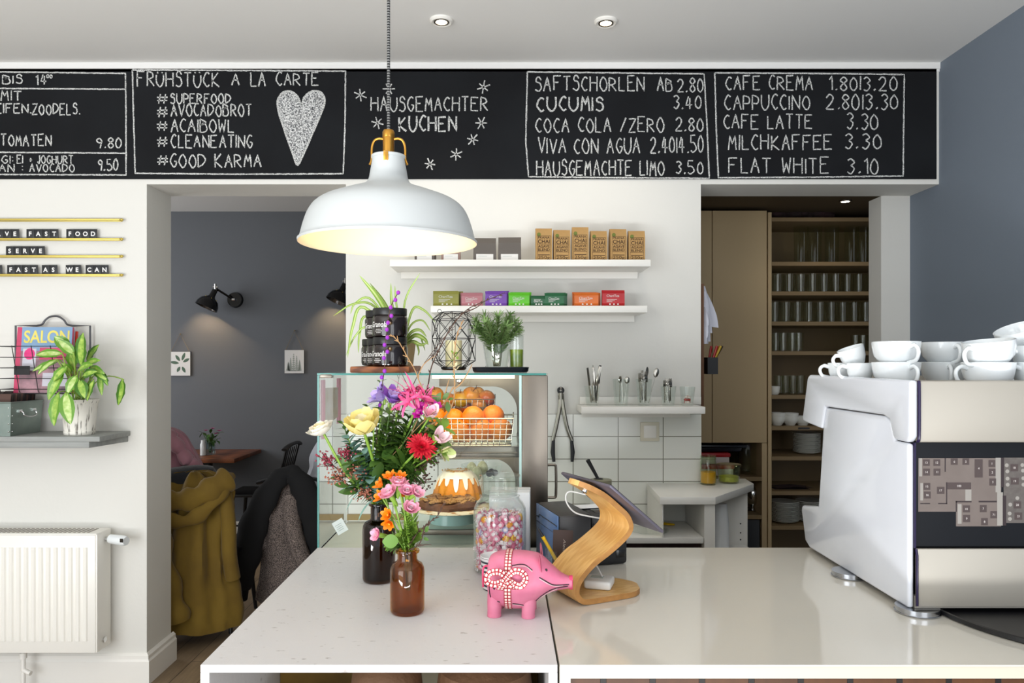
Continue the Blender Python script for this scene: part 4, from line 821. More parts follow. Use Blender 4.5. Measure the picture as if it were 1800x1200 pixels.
m = MB(); m.lathe([(.001, 0), (.07, 0), (.075, .02), (.075, .19), (.07, .20), (.067, .19), (.07, .02), (.001, .006)], 24, cap=False); tag(m.build('storage_jar', 'niche_glass', None, (X(1312, 4.6), 4.6, z1+.0005)), 'large shadowy glass jar under the beige cupboard', 'jar')
m = MB(); m.lathe([(.001, 0), (.03, 0), (.032, .004), (.012, .012), (.01, .03), (.035, .05), (.046, .08), (.042, .12), (.032, .14), (.01, .15), (.001, .152)], 24); tag(m.build('metal_pot', 'chrome', None, (X(1323, 4.58), 4.58, z2+.0005)), 'shiny little metal pot on the lower board beneath the beige cupboard', 'pot')
m = MB(); m.bx(-.2, .04, -.02, .26, 0, z2-.03, .01); tag(m.build('dark_bin', 'black_plastic', None, (X(1325, 4.46), 4.48, .0005)), 'black bin standing beneath the lower board under the beige cupboard', 'bin')
mat('red_plastic', '#b3161b', .4); mat('blue_black', '#0d1220', .35); mat('box_clear', '#cfc5bd', .3)
for z, w, d, lab, body in ((z1+.0005, .21, .2, 'lower plastic box with a red lid under the beige cupboard', 'box_clear'), (z1+.071, .17, .17, 'upper plastic box with a red lid under the beige cupboard', 'box_clear')):
    t = thing('lidded_box', lab, 'box', (X(1262, 4.55)-.03, 4.58, z), 0, 'red-lidded boxes'); m = MB(); m.bx(-w/2, w/2, -d/2, d/2, 0, .045, .008); m.build('tub', body, t); m = MB(); m.bx(-w/2-.006, w/2+.006, -d/2-.006, d/2+.006, .042, .068, .008); m.build('lid', 'red_plastic', t)
m = MB(); m.bx(-.15, .15, -.1, .1, 0, .05, .03); m.bx(-.17, .17, -.12, .12, .03, .048, .008); tag(m.build('black_tray', 'blue_black', None, (X(1258, 4.6)-.01, 4.6, z1+.1405)), 'blue-black tray topping the red-lidded boxes', 'tray')
# board edge with papers and the pen box, on the side of the wall opening
mat('board_wood', '#5e3a1c', .6); mat('sheet_white', '#d8d9e4', .7)
bx_ = OR0+.0005
t = thing('notice_board', 'narrow brown wooden board edge on the side of the niche opening', 'board', (bx_, 3.57, Z(712, 3.5))); hb = Z(500, 3.5)-Z(712, 3.5); m = MB(); m.bx(0, .014, -.105, .105, 0, hb); m.build('board', 'board_wood', t, smooth=False); m = MB(); m.bx(.0, .019, -.11, -.10, 0, hb); m.bx(0, .019, .10, .11, 0, hb); m.build('board_frame', 'board_wood', t, smooth=False)
zt_, zl_ = Z(503, 3.55), Z(604, 3.55)
for k, (dx0, dx1, top, bot, yy) in enumerate(((.018, .055, 540, 604, 3.50), (.018, .075, 512, 600, 3.53), (.02, .09, 503, 585, 3.56), (.02, .128, 510, 576, 3.60))):
    m = MB(); a, b = Z(top, yy), Z(bot, yy); rows = []
    for q in range(7):
        s = q/6; z = a+(b-a)*s; rows.append([(bx_+dx0+(dx1-dx0)*min(1, .45+.75*s)*j/4+.004*math.sin(j*1.5+q), yy+.012*math.sin(j+q*.5+k), z+(0.02*(4-j)/4 if k == 3 else 0)) for j in range(5)])
    m.loft(rows, False, False); o = m.build('paper_sheet', 'sheet_white', None); tag(o, ['nearest white paper sheet clipped to the brown board edge', 'second white sheet hanging from the brown board edge', 'third white sheet hanging from the brown board edge', 'widest white sheet with a slanted corner on the brown board edge'][k], 'paper', 'papers on the notice board')
pz = Z(657, 3.56); px0, px1 = X(1239, 3.56), X(1257, 3.56)
t = thing('pen_box', 'small black box mounted on the brown board edge', 'box', ((px0+px1)/2+.004, 3.56, pz)); w = (px1-px0)/2; hh = Z(628, 3.56)-pz; m = MB(); open_box(m, -w, w, -.035, .035, hh, .002); m.build('box_body', 'black_plastic', t, ang=30)
mat('handle_yellow', '#b8951d', .4); mat('handle_red', '#a01a18', .4)
for k, (c, dx, dy) in enumerate((('handle_red', .03, -.015), ('handle_yellow', .05, -.008), ('black_satin', .06, .005), ('handle_yellow', .055, .018), ('handle_red', .012, .02))):
    m = MB(); m.tube([(-.008, dy, .01), (dx, dy, hh+.055)], [.005, .0065], 8); tag(m.build('marker_pen', c, None, ((px0+px1)/2+.004-.004, 3.56, pz)), '%s marker pen leaning right out of the small black box' % ['front red', 'front yellow', 'black', 'rear yellow', 'rear red'][k], 'pen', 'pens in the small black box')
# ------------------------------------------------------------------ low white kitchen counter
KZ = .931
t = thing('corner_counter', 'white corner counter with a slanted end in front of the tiled wall edge', 'counter', (0, 0, 0))
pts = [(X(1137, 3.43), 3.43), (X(1160, 3.08), 3.08), (X(1258, 3.08), 3.08), (X(1325, 3.41), 3.41), (X(1310, 3.56), 3.56), (OR0+.004, 3.56), (OR0+.004, 3.43)]
m = MB(); m.prism(pts, KZ-.032, KZ, 'z', .002); m.build('counter_top', 'white_lacquer', t)
xp0, xp1 = X(1238, 3.10), X(1257, 3.10)
m = MB(); m.bx(xp0, xp1, 3.10, 3.42, 0, KZ-.0325, .001); m.build('upright_panel', 'white_lacquer', t, smooth=False)
ax_, ay_, bx2, by2 = xp1, 3.40, X(1314, 3.42), 3.42
m = MB(); m.bx(xp1, X(1314, 3.40), 3.40, 3.418, 0, KZ-.0325); m.build('rear_panel', 'white_lacquer', t, smooth=False)
m = MB()
for y in (921, 937, 949): m.ball((X(1303, 3.39), 3.3995, Z(y, 3.39)), .0035, 8)
m.build('shelf_holes', 'black_satin', t)
LZ = .757
t = thing('kitchen_worktop', 'low off-white worktop running along the tiled wall behind the tablet', 'worktop', (0, 0, 0))
m = MB(); m.bx(-.52, xp0-.003, 3.10, 3.427, LZ-.025, LZ, .002); m.build('worktop_board', 'white_lacquer', t)
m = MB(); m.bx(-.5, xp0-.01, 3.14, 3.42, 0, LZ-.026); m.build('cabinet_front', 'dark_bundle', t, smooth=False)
m = MB(); m.prism([(X(1137, 3.43), 3.1), (X(1137, 3.43)+.006, 3.1), (X(1137, 3.43)+.006, 3.42), (X(1137, 3.43), 3.42)], LZ+.0005, KZ-.033, 'z'); m.build('compartment_side', 'white_lacquer', t, smooth=False)
mat('knife_yellow', '#e0b400', .4)
t = thing('kitchen_knife', 'kitchen knife with a bright yellow handle lying on the low worktop', 'knife', (X(1168, 3.33), 3.33, LZ+.0065), -.3)
m = MB(); m.tube([(-.03, 0, 0), (0, 0, .001), (.03, 0, 0), (.045, .0, 0)], [.007, .010, .009, .006], 10, flat=.6, up=(0, 0, 1)); m.build('handle', 'knife_yellow', t); m = MB(); m.prism([(-.03, -.008), (-.03, .009), (-.13, .004), (-.15, -.008)], -.001, .001, 'z'); m.build('blade', 'chrome', t, smooth=False)
m = MB(); m.lathe([(.001, 0), (.05, 0), (.085, .006), (.086, .008), (.05, .003), (.001, .003)], 28, cap=False); tag(m.build('glass_dish', 'clear_glass', None, (X(1140, 3.22), 3.21, LZ+.0005)), 'clear shallow dish in front of the yellow-handled knife', 'dish')
t = thing('canister', 'pale lidded canister with a black scoop handle behind the tablet', 'canister', (X(1056, 3.25), 3.25, LZ+.0005)); hc = Z(842, 3.25)-LZ
m = MB(); m.lathe([(.001, 0), (.044, 0), (.046, .004), (.046, hc-.02), (.001, hc-.02)], 32); m.build('canister_body', 'tag_white', t); mat('olive_lid', '#8d8a70', .4); m = MB(); m.lathe([(.0465, hc-.03), (.048, hc-.028), (.048, hc-.002), (.042, hc), (.001, hc)], 32); m.build('lid', 'olive_lid', t)
m = MB(); m.tube([(-.010, 0, hc-.004), (-.022, 0, hc+.02), (-.058, 0, hc+.085)], [.007, .007, .0095], 10); m.ball((-.010, 0, hc), .015, 10, (1.5, 1, .4)); m.build('scoop_handle', 'black_plastic', t)
glass('jar_green', '#f3f8ec', .9); mat('juice', '#eca309', .35); mat('mash_green', '#b9b43a', .5, bump=.4, bscale=60)
jx = X(1244.5, 3.395); t = thing('juice_jar', 'ridged glass jar half full of orange juice on the corner counter', 'jar', (jx, 3.392, KZ+.0005)); h = .132
m = MB(); m.lathe([(.001, 0), (.034, 0), (.0365, .006), (.0365, .10), (.033, .112), (.034, .114), (.034, .128), (.0345, h), (.0315, h), (.031, .112), (.034, .10), (.034, .008), (.001, .006)], 32, cap=False); m.torus((0, 0, .118), .0345, .0015, 28, 6); m.torus((0, 0, .125), .0345, .0012, 28, 6); m.build('jar_body', 'jar_green', t)
m = MB(); m.lathe([(.001, .0065), (.0332, .0085), (.0335, .058), (.001, .058)], 28); m.build('juice', 'juice', t)
t = thing('glass_bowl', 'small clip-top glass bowl of green mash beside the juice jar', 'bowl', (X(1281, 3.44), 3.44, KZ+.0005))
m = MB(); m.lathe([(.001, 0), (.042, 0), (.046, .005), (.055, .075), (.0565, .078), (.0565, .084), (.053, .084), (.052, .075), (.043, .008), (.001, .006)], 32, cap=False); m.build('bowl_body', 'jar_green', t)
m = MB(); m.lathe([(.001, .0065), (.0425, .0085), (.0455, .03), (.02, .036), (.001, .034)], 24); m.build('contents', 'mash_green', t); m = MB(); m.torus((0, 0, .084), .0545, .0022, 32, 6); m.lathe([(.001, .089), (.05, .087), (.0545, .0865), (.001, .0865)], 24, cap=False); m.build('lid', 'jar_green', t)
cpx, cpy = X(1266, 3.28), 3.28
for k in range(11):
    if k == 0:
        m = MB(); m.lathe([(.038, 0), (.0385, .003), (.0285, .096), (.001, .096), (.001, .094), (.027, .094), (.0365, .003)], 28, cap=False); cp0 = o = m.build('paper_cup', 'paper', None)
    else: o = cp0.copy(); C.objects.link(o)
    o.location = (cpx, cpy, .655+k*.0115); tag(o, 'white paper cup inside the upturned stack by the corner counter' if 0 < k < 10 else ('topmost upturned white paper cup of the stack by the corner counter' if k else 'lowest white paper cup of the stack by the corner counter'), 'cup', 'stacked paper cups')
m = MB(); m.bx(xp1+.002, X(1310, 3.39), 3.12, 3.39, .636, .654); o = m.build('cup_shelf', 'white_lacquer', None, smooth=False); tag(o, 'white shelf board carrying the paper cup stack in the corner counter', 'shelf')
# ------------------------------------------------------------------ the serving counter
CZ, CF, CBK = .95, 1.336, 2.173
mat('osb_white', '#d6d4d3', .42, bump=.0)
nt = M['osb_white'].node_tree; b = nt.nodes['Principled BSDF']; tc = nt.nodes.new('ShaderNodeTexCoord')
def flakes(scale, stretch, rot):
    mp = nt.nodes.new('ShaderNodeMapping'); mp.inputs['Scale'].default_value = stretch; mp.inputs['Rotation'].default_value = rot; nt.links.new(tc.outputs['Object'], mp.inputs[0]); v = nt.nodes.new('ShaderNodeTexVoronoi'); v.feature = 'F1'; v.inputs['Scale'].default_value = scale; nt.links.new(mp.outputs[0], v.inputs[0]); return v.outputs['Color']
mx = nt.nodes.new('ShaderNodeMixRGB'); mx.inputs[0].default_value = .5; nt.links.new(flakes(24, (1, 3.2, 1), (0, 0, .5)), mx.inputs[1]); nt.links.new(flakes(20, (3.4, 1, 1), (0, 0, .2)), mx.inputs[2])
bw = nt.nodes.new('ShaderNodeRGBToBW'); nt.links.new(mx.outputs[0], bw.inputs[0]); bp = nt.nodes.new('ShaderNodeBump'); bp.inputs['Strength'].default_value = .6; bp.inputs['Distance'].default_value = .0022; nt.links.new(bw.outputs[0], bp.inputs['Height']); nt.links.new(bp.outputs[0], b.inputs['Normal'])
n_ = nt.nodes.new('ShaderNodeTexNoise'); n_.inputs['Scale'].default_value = 38; n_.inputs['Detail'].default_value = 8; mp = nt.nodes.new('ShaderNodeMapping'); mp.inputs['Scale'].default_value = (1, 2.4, 1); mp.inputs['Rotation'].default_value = (0, 0, .6); nt.links.new(tc.outputs['Object'], mp.inputs[0]); nt.links.new(mp.outputs[0], n_.inputs[0])
cr = nt.nodes.new('ShaderNodeValToRGB'); cr.color_ramp.elements[0].position = .29; cr.color_ramp.elements[1].position = .35; cr.color_ramp.elements[0].color = lin('#a7a29d'); cr.color_ramp.elements[1].color = lin('#d6d4d3'); nt.links.new(n_.outputs[0], cr.inputs[0]); nt.links.new(cr.outputs[0], b.inputs['Base Color'])
mat('counter_cream', '#d3cec2', .10, coat=.3); mat('counter_edge', '#cdc6b4', .35); mat('ochre_inside', '#8a6a24', .6, var='#6b5016', vscale=7); mat('basket_brown', '#5a3d24', .7, bump=.4, bscale=40); mat('carton_pale', '#b9b093', .7)
L0, L1 = X(352, CF), X(980, CF)
t = thing('display_counter', 'left counter of rough white-painted chipboard with an open front', 'counter', (0, 0, 0))
m = MB(); m.bx(L0, L1, CF, CBK, CZ-.0145, CZ, .0012); m.build('counter_top', 'osb_white', t, smooth=False)
m = MB(); m.bx(L0, L0+.016, CF+.001, CBK-.002, 0, CZ-.015); m.build('side_panel', 'osb_white', t, smooth=False); m = MB(); m.bx(L1-.016, L1, CF+.001, CBK-.002, 0, CZ-.015); m.build('side_panel', 'osb_white', t, smooth=False)
m = MB(); m.bx(L0+.017, L1-.017, CF+.42, CF+.43, .0, CZ-.016); m.build('inner_back', 'ochre_inside', t, smooth=False); m = MB(); m.bx(L0+.017, L1-.017, CF+.01, CF+.42, .70, .72); m.build('inner_shelf', 'osb_white', t, smooth=False)
m = MB(); m.lathe([(.001, 0), (.11, 0), (.135, .10), (.12, .165), (.07, .198), (.001, .205)], 32); tag(m.build('woven_basket', 'basket_brown', None, (-.055+.13, CF+.2, .7205)), 'domed brown basket under the counter front, at the right', 'basket') if False else None
for (x, lab, r, h) in ((.08-.12, 'larger domed brown basket in the open counter front', .10, .212), (-.235, 'smaller domed brown basket in the open counter front', .075, .200)):
    m = MB(); m.lathe([(.001, 0), (r*.85, 0), (r, .10), (r*.9, h*.8), (r*.5, h*.96), (.001, h)], 32); tag(m.build('woven_basket', 'basket_brown', None, (x, CF+.14, .7205)), lab, 'basket')
m = MB(); m.bx(-.06, .06, -.05, .05, 0, .20, .003); tag(m.build('pale_carton', 'carton_pale', None, (-.20, CF+.30, .7205)), 'pale carton standing behind the baskets in the open counter front', 'carton')
R1 = XR-.004; R0 = L1+.004
t = thing('bar_counter', 'long cream bar counter with a glossy top and dark wooden planks below', 'counter', (0, 0, 0))
m = MB(); m.bx(R0, R1, CF, CBK, CZ-.004, CZ, .001); m.build('counter_top', 'counter_cream', t, smooth=False)
m = MB(); m.bx(R0, R1, CF+.003, CBK-.003, CZ-.026, CZ-.0045); m.bx(R0, R0+.02, CF+.003, CF+.06, 0, CZ-.026); m.build('edge_frame', 'counter_edge', t, smooth=False)
m = MB(); m.bx(R0+.021, R1, CF+.012, CF+.03, 0, CZ-.0265); m.build('plank_front', 'dark_planks', t, smooth=False)
m = MB(); m.bx(R0, R0+.02, CF+.061, CBK-.003, 0, CZ-.0265); m.bx(R0+.02, R1, CBK-.03, CBK-.003, 0, CZ-.0265); m.build('rear_panel', 'counter_edge', t, smooth=False)
# ------------------------------------------------------------------ glass display case
GX0, GX1, GXS, GY0, GY1 = X(558, 2.2), X(915, 2.2), X(963, 2.2), 2.20, 2.595
GT = Z(656, 2.2)
t = thing('display_case', 'glass and steel cake display case standing behind the counter', 'display case', (0, 0, 0))
m = MB(); m.bx(GX0, GXS, GY0, GY1, 0, .93, .003); m.build('pedestal', 'steel', t, smooth=False)
m = MB(); m.bx(GX0, GXS, GY0-.002, GY1, GT-.005, GT); m.build('top_pane', 'case_glass', t, smooth=False); m = MB(); m.bx(GX0, GXS-.005, GY0-.0035, GY0-.0022, GT-.0055, GT+.0005); m.build('top_pane_edge', 'glass_edge', t, smooth=False)
m = MB(); m.face([(GX0+.006, GY0, .935), (GX1, GY0, .935), (GX1, GY0, GT-.006), (GX0+.006, GY0, GT-.006)]); m.build('front_pane', 'case_glass', t, smooth=False)
m = MB(); m.face([(GX0+.003, GY0+.004, .935), (GX0+.003, GY1, .935), (GX0+.003, GY1, GT-.006), (GX0+.003, GY0+.004, GT-.006)]); m.build('side_pane', 'mirror_pane', t, smooth=False, label='left glass pane that mirrors the tiles')
m = MB(); m.bx(GX0, GX0+.0055, GY0-.002, GY0+.003, .935, GT-.006); m.build('pane_edge', 'glass_edge', t, smooth=False); m = MB(); m.bx(GX1-.004, GX1+.003, GY0-.003, GY0+.003, .935, GT-.006); m.build('pane_edge', 'glass_edge_pale', t, smooth=False)
m = MB(); m.bx(GX1+.004, GXS, GY0-.001, GY1, .935, GT-.006, .002); m.build('steel_pillar', 'steel', t)
m = MB(); m.tube(catmull([(GXS, GY0+.05, Z(817, 2.25)), (GXS+.022, GY0+.05, Z(817, 2.25)), (GXS+.0275, GY0+.05, Z(822, 2.25)), (GXS+.0275, GY0+.05, Z(868, 2.25)), (GXS+.022, GY0+.05, Z(874, 2.25)), (GXS, GY0+.05, Z(874, 2.25))], 3), .004, 8); m.build('door_handle', 'steel', t)
m = MB(); m.bx(X(563, 2.2), X(584, 2.2), GY0-.005, GY0+.02, Z(664, 2.2), Z(657.5, 2.2), .002); m.build('pane_clip', 'steel', t)
# steel back frame with two arched openings
YP = 2.575; PX0, PX1 = X(772, YP), GX1+.003
def arch(z0, z1, x0, x1, r, n=10): return [(x1-r+r*math.sin(PI/2*k/n), z1-r+r*math.cos(PI/2*k/n)) for k in range(n+1)]
def framed(name, z_lo, z_hi, o_lo, o_hi, xr, r):
    m = MB(); ar = arch(o_lo, o_hi, 0, xr, r); n = len(ar)-1
    inner = [(PX0, o_hi)]+ar+[(xr, z_lo)]; outer = [(PX0, z_hi)]
    for k in range(n+1):
        f = 2*k/n
        outer.append((xr-r+(PX1-xr+r)*f, z_hi) if f <= 1 else (PX1, z_hi+(o_hi-r-z_hi)*(f-1)))
    outer.append((PX1, z_lo))
    m.loft([[(a[0], YP, a[1]), (b[0], YP, b[1]), (b[0], YP+.012, b[1]), (a[0], YP+.012, a[1])] for a, b in zip(inner, outer)]); return m.build(name, 'steel', t, smooth=False)
ZSH = Z(783, 2.3)
framed('back_frame', ZSH+.001, GT-.006, ZSH, Z(679, YP), X(909, YP), .085); framed('back_frame', Z(915, YP), ZSH-.03, Z(915, YP), Z(806, YP), X(906, YP), .08)
m = MB(); m.bx(PX0, PX1, GY0+.06, YP-.001, ZSH-.004, ZSH); m.build('glass_shelf', 'case_glass', t, smooth=False)
m = MB(); m.bx(PX0, PX1-.004, GY0+.05, GY0+.062, ZSH-.030, ZSH+.002, .001); m.cyl((PX0, GY0+.047, ZSH-.016), (PX1-.012, GY0+.047, ZSH-.016), .0025); m.build('shelf_rail', 'steel', t)
m = MB(); m.bx(GX1-.006, GX1-.001, GY0+.06, YP-.002, ZSH, ZSH+.012); m.build('shelf_bracket', 'steel', t, smooth=False)
ZDK = .985; DX0 = X(712, 2.25)
m = MB(); m.bx(DX0, GX1-.002, GY0+.05, GY1-.03, ZDK-.005, ZDK); m.build('lower_shelf', 'case_glass', t, smooth=False)
m = MB(); m.bx(DX0, GX1-.002, GY0+.03, GY0+.048, ZDK-.012, ZDK+.003, .001); m.build('lower_rail', 'steel', t)
m = MB(); m.bx(GX0+.008, GX1, GY0+.006, GY1, .931, .936); mat('deck_matte', '#e3e1d6', .75); m.build('deck', 'deck_matte', t, smooth=False)
m = MB(); m.bx(GX0+.01, DX0-.02, GY1-.03, GY1-.015, .945, .965); mat('wood_strip', '#a98a55', .5); m.build('wood_strip', 'wood_strip', t, smooth=False)
m = MB(); m.ball((X(807, YP), YP-.003, Z(669, YP)), .010, 14, (1, .3, 1)); m.build('lock', 'chrome', t)
m = MB(); m.bx(PX0+.01, PX1-.02, GY0+.02, GY0+.035, GT-.016, GT-.0065); mat('strip_light', '#fff0cf', .4, emit=1.6); m.build('strip_light', 'strip_light', t, smooth=False)
area = area_light('case_strip_light', (-.09, GY0+.10, GT-.02), (-.09, GY0+.30, 1.0), .25, .03, .28, (1, .86, .62))
area_light('cake_fill_light', (-.12, GY0+.075, ZSH-.035), (-.14, GY0+.26, 1.0), .30, .02, .42, (1, .88, .66))  # added fill under the shelf to brighten the lower cakes, not a fitted lamp
# note and price card on the panes
mat('note_pink', '#e59aae', .6); mat('card_photo', '#d6d3cf', .6, var='#c7b9a2', vscale=14)
t = thing('taped_note', 'white note held by two pink tape strips inside the left pane of the display case', 'note', (GX0+.0042, 0, 0))
m = MB(); yz = lambda px, py: (0, GX0*F/(px-CX)) if False else None
ya, yb2 = 2.24, 2.47
m.prism([(ya+.02, 1.415), (yb2, 1.41), (yb2, 1.315), (ya+.02, 1.295)], 0, .0008, 'x'); m.build('note_sheet', 'card_photo', t, smooth=False)
m = MB(); m.prism([(ya, 1.44), (ya+.035, 1.44), (ya+.03, 1.26), (ya, 1.26)], .0009, .0015, 'x'); m.build('pink_tape', 'note_pink', t, smooth=False); m = MB(); m.prism([(yb2-.02, 1.44), (yb2+.02, 1.44), (yb2+.02, 1.29), (yb2-.02, 1.29)], .0009, .0015, 'x'); m.build('pink_tape', 'note_pink', t, smooth=False)
t = thing('price_card', 'small tilted white price card at the lower left inside the display case', 'card', (X(604, 2.24), 2.24, Z(936, 2.24)+.0), 0); t.rotation_euler = (0, -.5, .25)
m = MB(); m.box((0, 0, .022), (.034, .001, .042)); m.build('card', 'paper', t, smooth=False)
m = MB()
for k in range(4): m.box((-.002, -.0008, .03-k*.006), (.02-.003*(k % 2), .0003, .0014))
m.build('card_writing', 'print_grey', t, smooth=False)
# ------------------------------------------------------------------ fruit baskets in the case
mat('wire_steel', '#b5b0a4', .25, 1); mat('orange', '#f08a12', .42, bump=.22, bscale=160, var='#ea7c0c', vscale=5); mat('stalk_green', '#5a6a2a', .7)
mat('apple_red', '#b3231c', .3, var='#d8892a', vscale=9); mat('apple_yellow', '#e8b83a', .3, var='#dd7a32', vscale=8)
def wire_basket(label, x0, x1, y0, y1, z0, h):
    t = thing('wire_basket', label, 'basket', ((x0+x1)/2, (y0+y1)/2, z0), 0, 'wire fruit baskets'); a, b = (x1-x0)/2, (y1-y0)/2
    m = MB(); fl = .008
    for k in range(6):
        z = .002+(h-.002)*k/5; f = fl*k/5; m.tube([(-a-f, -b-f, z), (a+f, -b-f, z), (a+f, b+f, z), (-a-f, b+f, z)], .0012 if k < 5 else .002, 5, False, True)
    nx = max(6, int(2*a/.017)); ny = max(4, int(2*b/.017))
    for k in range(nx+1): x = -a+2*a*k/nx; m.tube([(x*(1+fl/a), -b-fl, h), (x, -b, .002), (x, b, .002), (x*(1+fl/a), b+fl, h)], .001, 5)
    for k in range(1, ny): y = -b+2*b*k/ny; m.tube([(-a-fl, y, h), (-a, y, .002), (a, y, .002), (a+fl, y, h)], .001, 5)
    m.build('wire_mesh', 'wire_steel', t)
    m = MB(); m.tube(catmull([(a+fl, -.03, h), (a+fl, -.012, h+.001), (a+fl, 0, h+.014), (a+fl, .012, h+.001), (a+fl, .03, h)], 4), .002, 6); m.build('handle', 'wire_steel', t); return t
bx0, bx1 = X(757, 2.33), X(898, 2.33)
wire_basket('wire basket of oranges at the front of the upper case shelf', bx0, bx1, 2.285, 2.425, ZSH+.0005, .085); wire_basket('wire basket of apples at the back of the upper case shelf', X(748, 2.5), X(866, 2.5), 2.455, 2.56, ZSH+.0005, .135)
R = .0365; orr = []
def orange(px, py, D, lab, r=R):
    p = P(px, py, D)
    if not orr:
        t = thing('orange', lab, 'orange', p, 0, 'oranges in the wire basket'); m = MB(); m.lathe([(r*math.sin(a)*(1-.05*math.exp(-((a)/.25)**2)), -r*math.cos(a)*.96) for a in [PI*(k+.02)/18.04 for k in range(19)]], 24); m.build('peel', 'orange', t)
        m = MB(); m.ico((0, 0, r*.955), .0035, 1, (1, 1, .5)); m.build('stem_button', 'stalk_green', t); orr.append(t)
    else: t = dup(orr[0], p, None, lab)
    t.rotation_euler = (random.uniform(-.9, .9), random.uniform(-.9, .9), random.uniform(0, 6)); return t
for px, py, D, lab in ((806, 757, 2.325, 'orange at the bottom front of the wire basket, leftmost of its row'), (846, 755, 2.335, 'orange at the bottom front, second from the right of its row'), (880, 754, 2.325, 'orange at the bottom right corner of the wire basket'), (797, 737, 2.37, 'orange in the upper left of the wire basket'), (832, 733, 2.345, 'big orange in the middle of the wire basket'),
                       (867, 731, 2.375, 'topmost orange at the right of the wire basket'), (773, 757, 2.33, 'orange half hidden by the flowers at the left end of the wire basket'), (765, 735, 2.38, 'upper orange behind the bouquet blooms'), (822, 757, 2.395, 'orange deep at the back bottom of the wire basket, left'), (862, 756, 2.395, 'orange deep at the back bottom of the wire basket, right')): orange(px, py, D, lab)
apx = []
for k, (px, py, D, c, lab) in enumerate(((809, 701, 2.50, 'apple_yellow', 'yellow-red apple left of the middle in the back basket'), (828, 694, 2.505, 'apple_yellow', 'yellow apple showing its stem pit on top of the back basket'), (856, 700, 2.505, 'apple_red', 'dark red apple at the right end of the back basket'), (842, 710, 2.485, 'apple_yellow', 'small yellow apple low in the middle of the back basket'),
    (787, 704, 2.50, 'apple_red', 'red apple behind the twigs in the back basket'), (765, 694, 2.50, 'apple_yellow', 'large yellow apple behind the pink bloom'), (838, 693, 2.535, 'apple_yellow', 'orange-yellow apple at the rear of the back basket'), (815, 716, 2.53, 'apple_red', 'red apple at the bottom of the back basket, left'), (850, 717, 2.53, 'apple_red', 'red apple at the bottom of the back basket, right'), (780, 718, 2.53, 'apple_red', 'red apple at the bottom of the back basket behind the bouquet'))):
    r = .030 if k != 3 else .026; t = thing('apple', lab, 'apple', P(px, py, D), 0, 'apples in the back basket'); m = MB()
    m.lathe([(r*math.sin(a)*(1+.06*math.cos(a)), -r*math.cos(a)*(.92-.30*math.exp(-((PI-a)/.35)**2)-.15*math.exp(-(a/.3)**2))) for a in [PI*(q+.02)/20.04 for q in range(21)]], 24); m.build('fruit', c, t); m = MB(); m.tube([(0, 0, r*.6), (.002, 0, r*.9), (.005, 0, r*1.1)], .0012, 5); m.build('stem', 'print_brown', t); t.rotation_euler = (.7 if k in (1, 2) else .2, random.uniform(-.4, .4), k)
# ------------------------------------------------------------------ cakes in the case
mat('teal_ceramic', '#a7c9c4', .2); mat('cake', '#dd8f20', .65, bump=.35, bscale=70, var='#cc7a14', vscale=16); mat('icing', '#f6efdc', .3); mat('crumbs', '#b78a4a', .9, bump=.5, bscale=90); mat('chocolate', '#4e2e1e', .8, bump=.6, bscale=45, var='#6a4228', vscale=14); mat('crumb_top', '#b08650', .9, bump=.8, bscale=50, var='#7a5230', vscale=22); two_tone('plate_paper', '#ddd2ba', '#a8743c', 'noise', 38, .8, (1, 1, 1), .52, .62)
bxn, byn = X(804, 2.47), 2.47; zp = 1.040
t = thing('cake_stand', 'pale teal footed cake stand carrying the ring cake', 'cake stand', (bxn, byn, ZDK+.0005)); hz = zp-ZDK; m = MB(); m.lathe([(.001, 0), (.06, 0), (.058, .006), (.025, .014), (.022, hz-.015), (.04, hz-.010), (.105, hz-.004), (.112, hz+.002), (.109, hz+.002), (.10, hz-.001), (.001, hz-.001)], 48, cap=False); m.build('stand', 'teal_ceramic', t)
t = thing('ring_cake', 'golden fluted ring cake with white icing drips on the teal stand', 'cake', (bxn, byn, zp+.0005)); flu = lambda r, a, i: r*(1+.035*math.cos(16*a)) if 1 <= i <= 5 else r
m = MB(); m.lathe([(.02, 0), (.080, 0), (.081, .006), (.076, .03), (.068, .055), (.057, .075), (.046, .086), (.036, .090), (.026, .085), (.02, .07)], 84, mod=flu, cap=False); m.build('cake_body', 'cake', t)
m = MB(); rg = []
def drip(a): return .5+.5*math.sin(15*a+.9*math.sin(2*a))
prof = [(.046, .088), (.058, .078), (.0695, .0575), (.0755, .040), (.0805, .022)]
for i, (r, z) in enumerate([(.024, .088), (.036, .0935), (.047, .0895), (.0585, .0785)]): rg.append([((r)*math.cos(2*PI*k/168)*(1.02), (r)*math.sin(2*PI*k/168)*1.02, z) for k in range(168)])
for f in (.5, 1.0):
    row = []
    for k in range(168):
        a = 2*PI*k/168; dlen = (.006+.040*max(0, drip(a)-.42)**.5*(.85+.3*math.sin(4*a+1))*1.2)*f; z = .0785-dlen
        r = .0585+(.0785-z)*(.0225/.0565); row.append(((r+.0035)*math.cos(a), (r+.0035)*math.sin(a), z))
    rg.append(row)
row = [(x*.955, y*.955, z-.001) for x, y, z in rg[-1]]; rg.append(row); m.loft(rg, True, False); m.build('icing', 'icing', t, ang=80)
m = MB(); r9 = random.Random(9)
for k in range(70): a = r9.uniform(0, 6.28); rr = r9.uniform(.026, .052); m.ico((rr*math.cos(a), rr*math.sin(a), .094-.10*max(0, rr-.04)), r9.uniform(.0012, .0026), 0, (1.4, 1, .7))
m.build('nut_crumbs', 'crumbs', t)
pxn, pyn = X(795, 2.36), 2.365; zq = Z(893, 2.36)
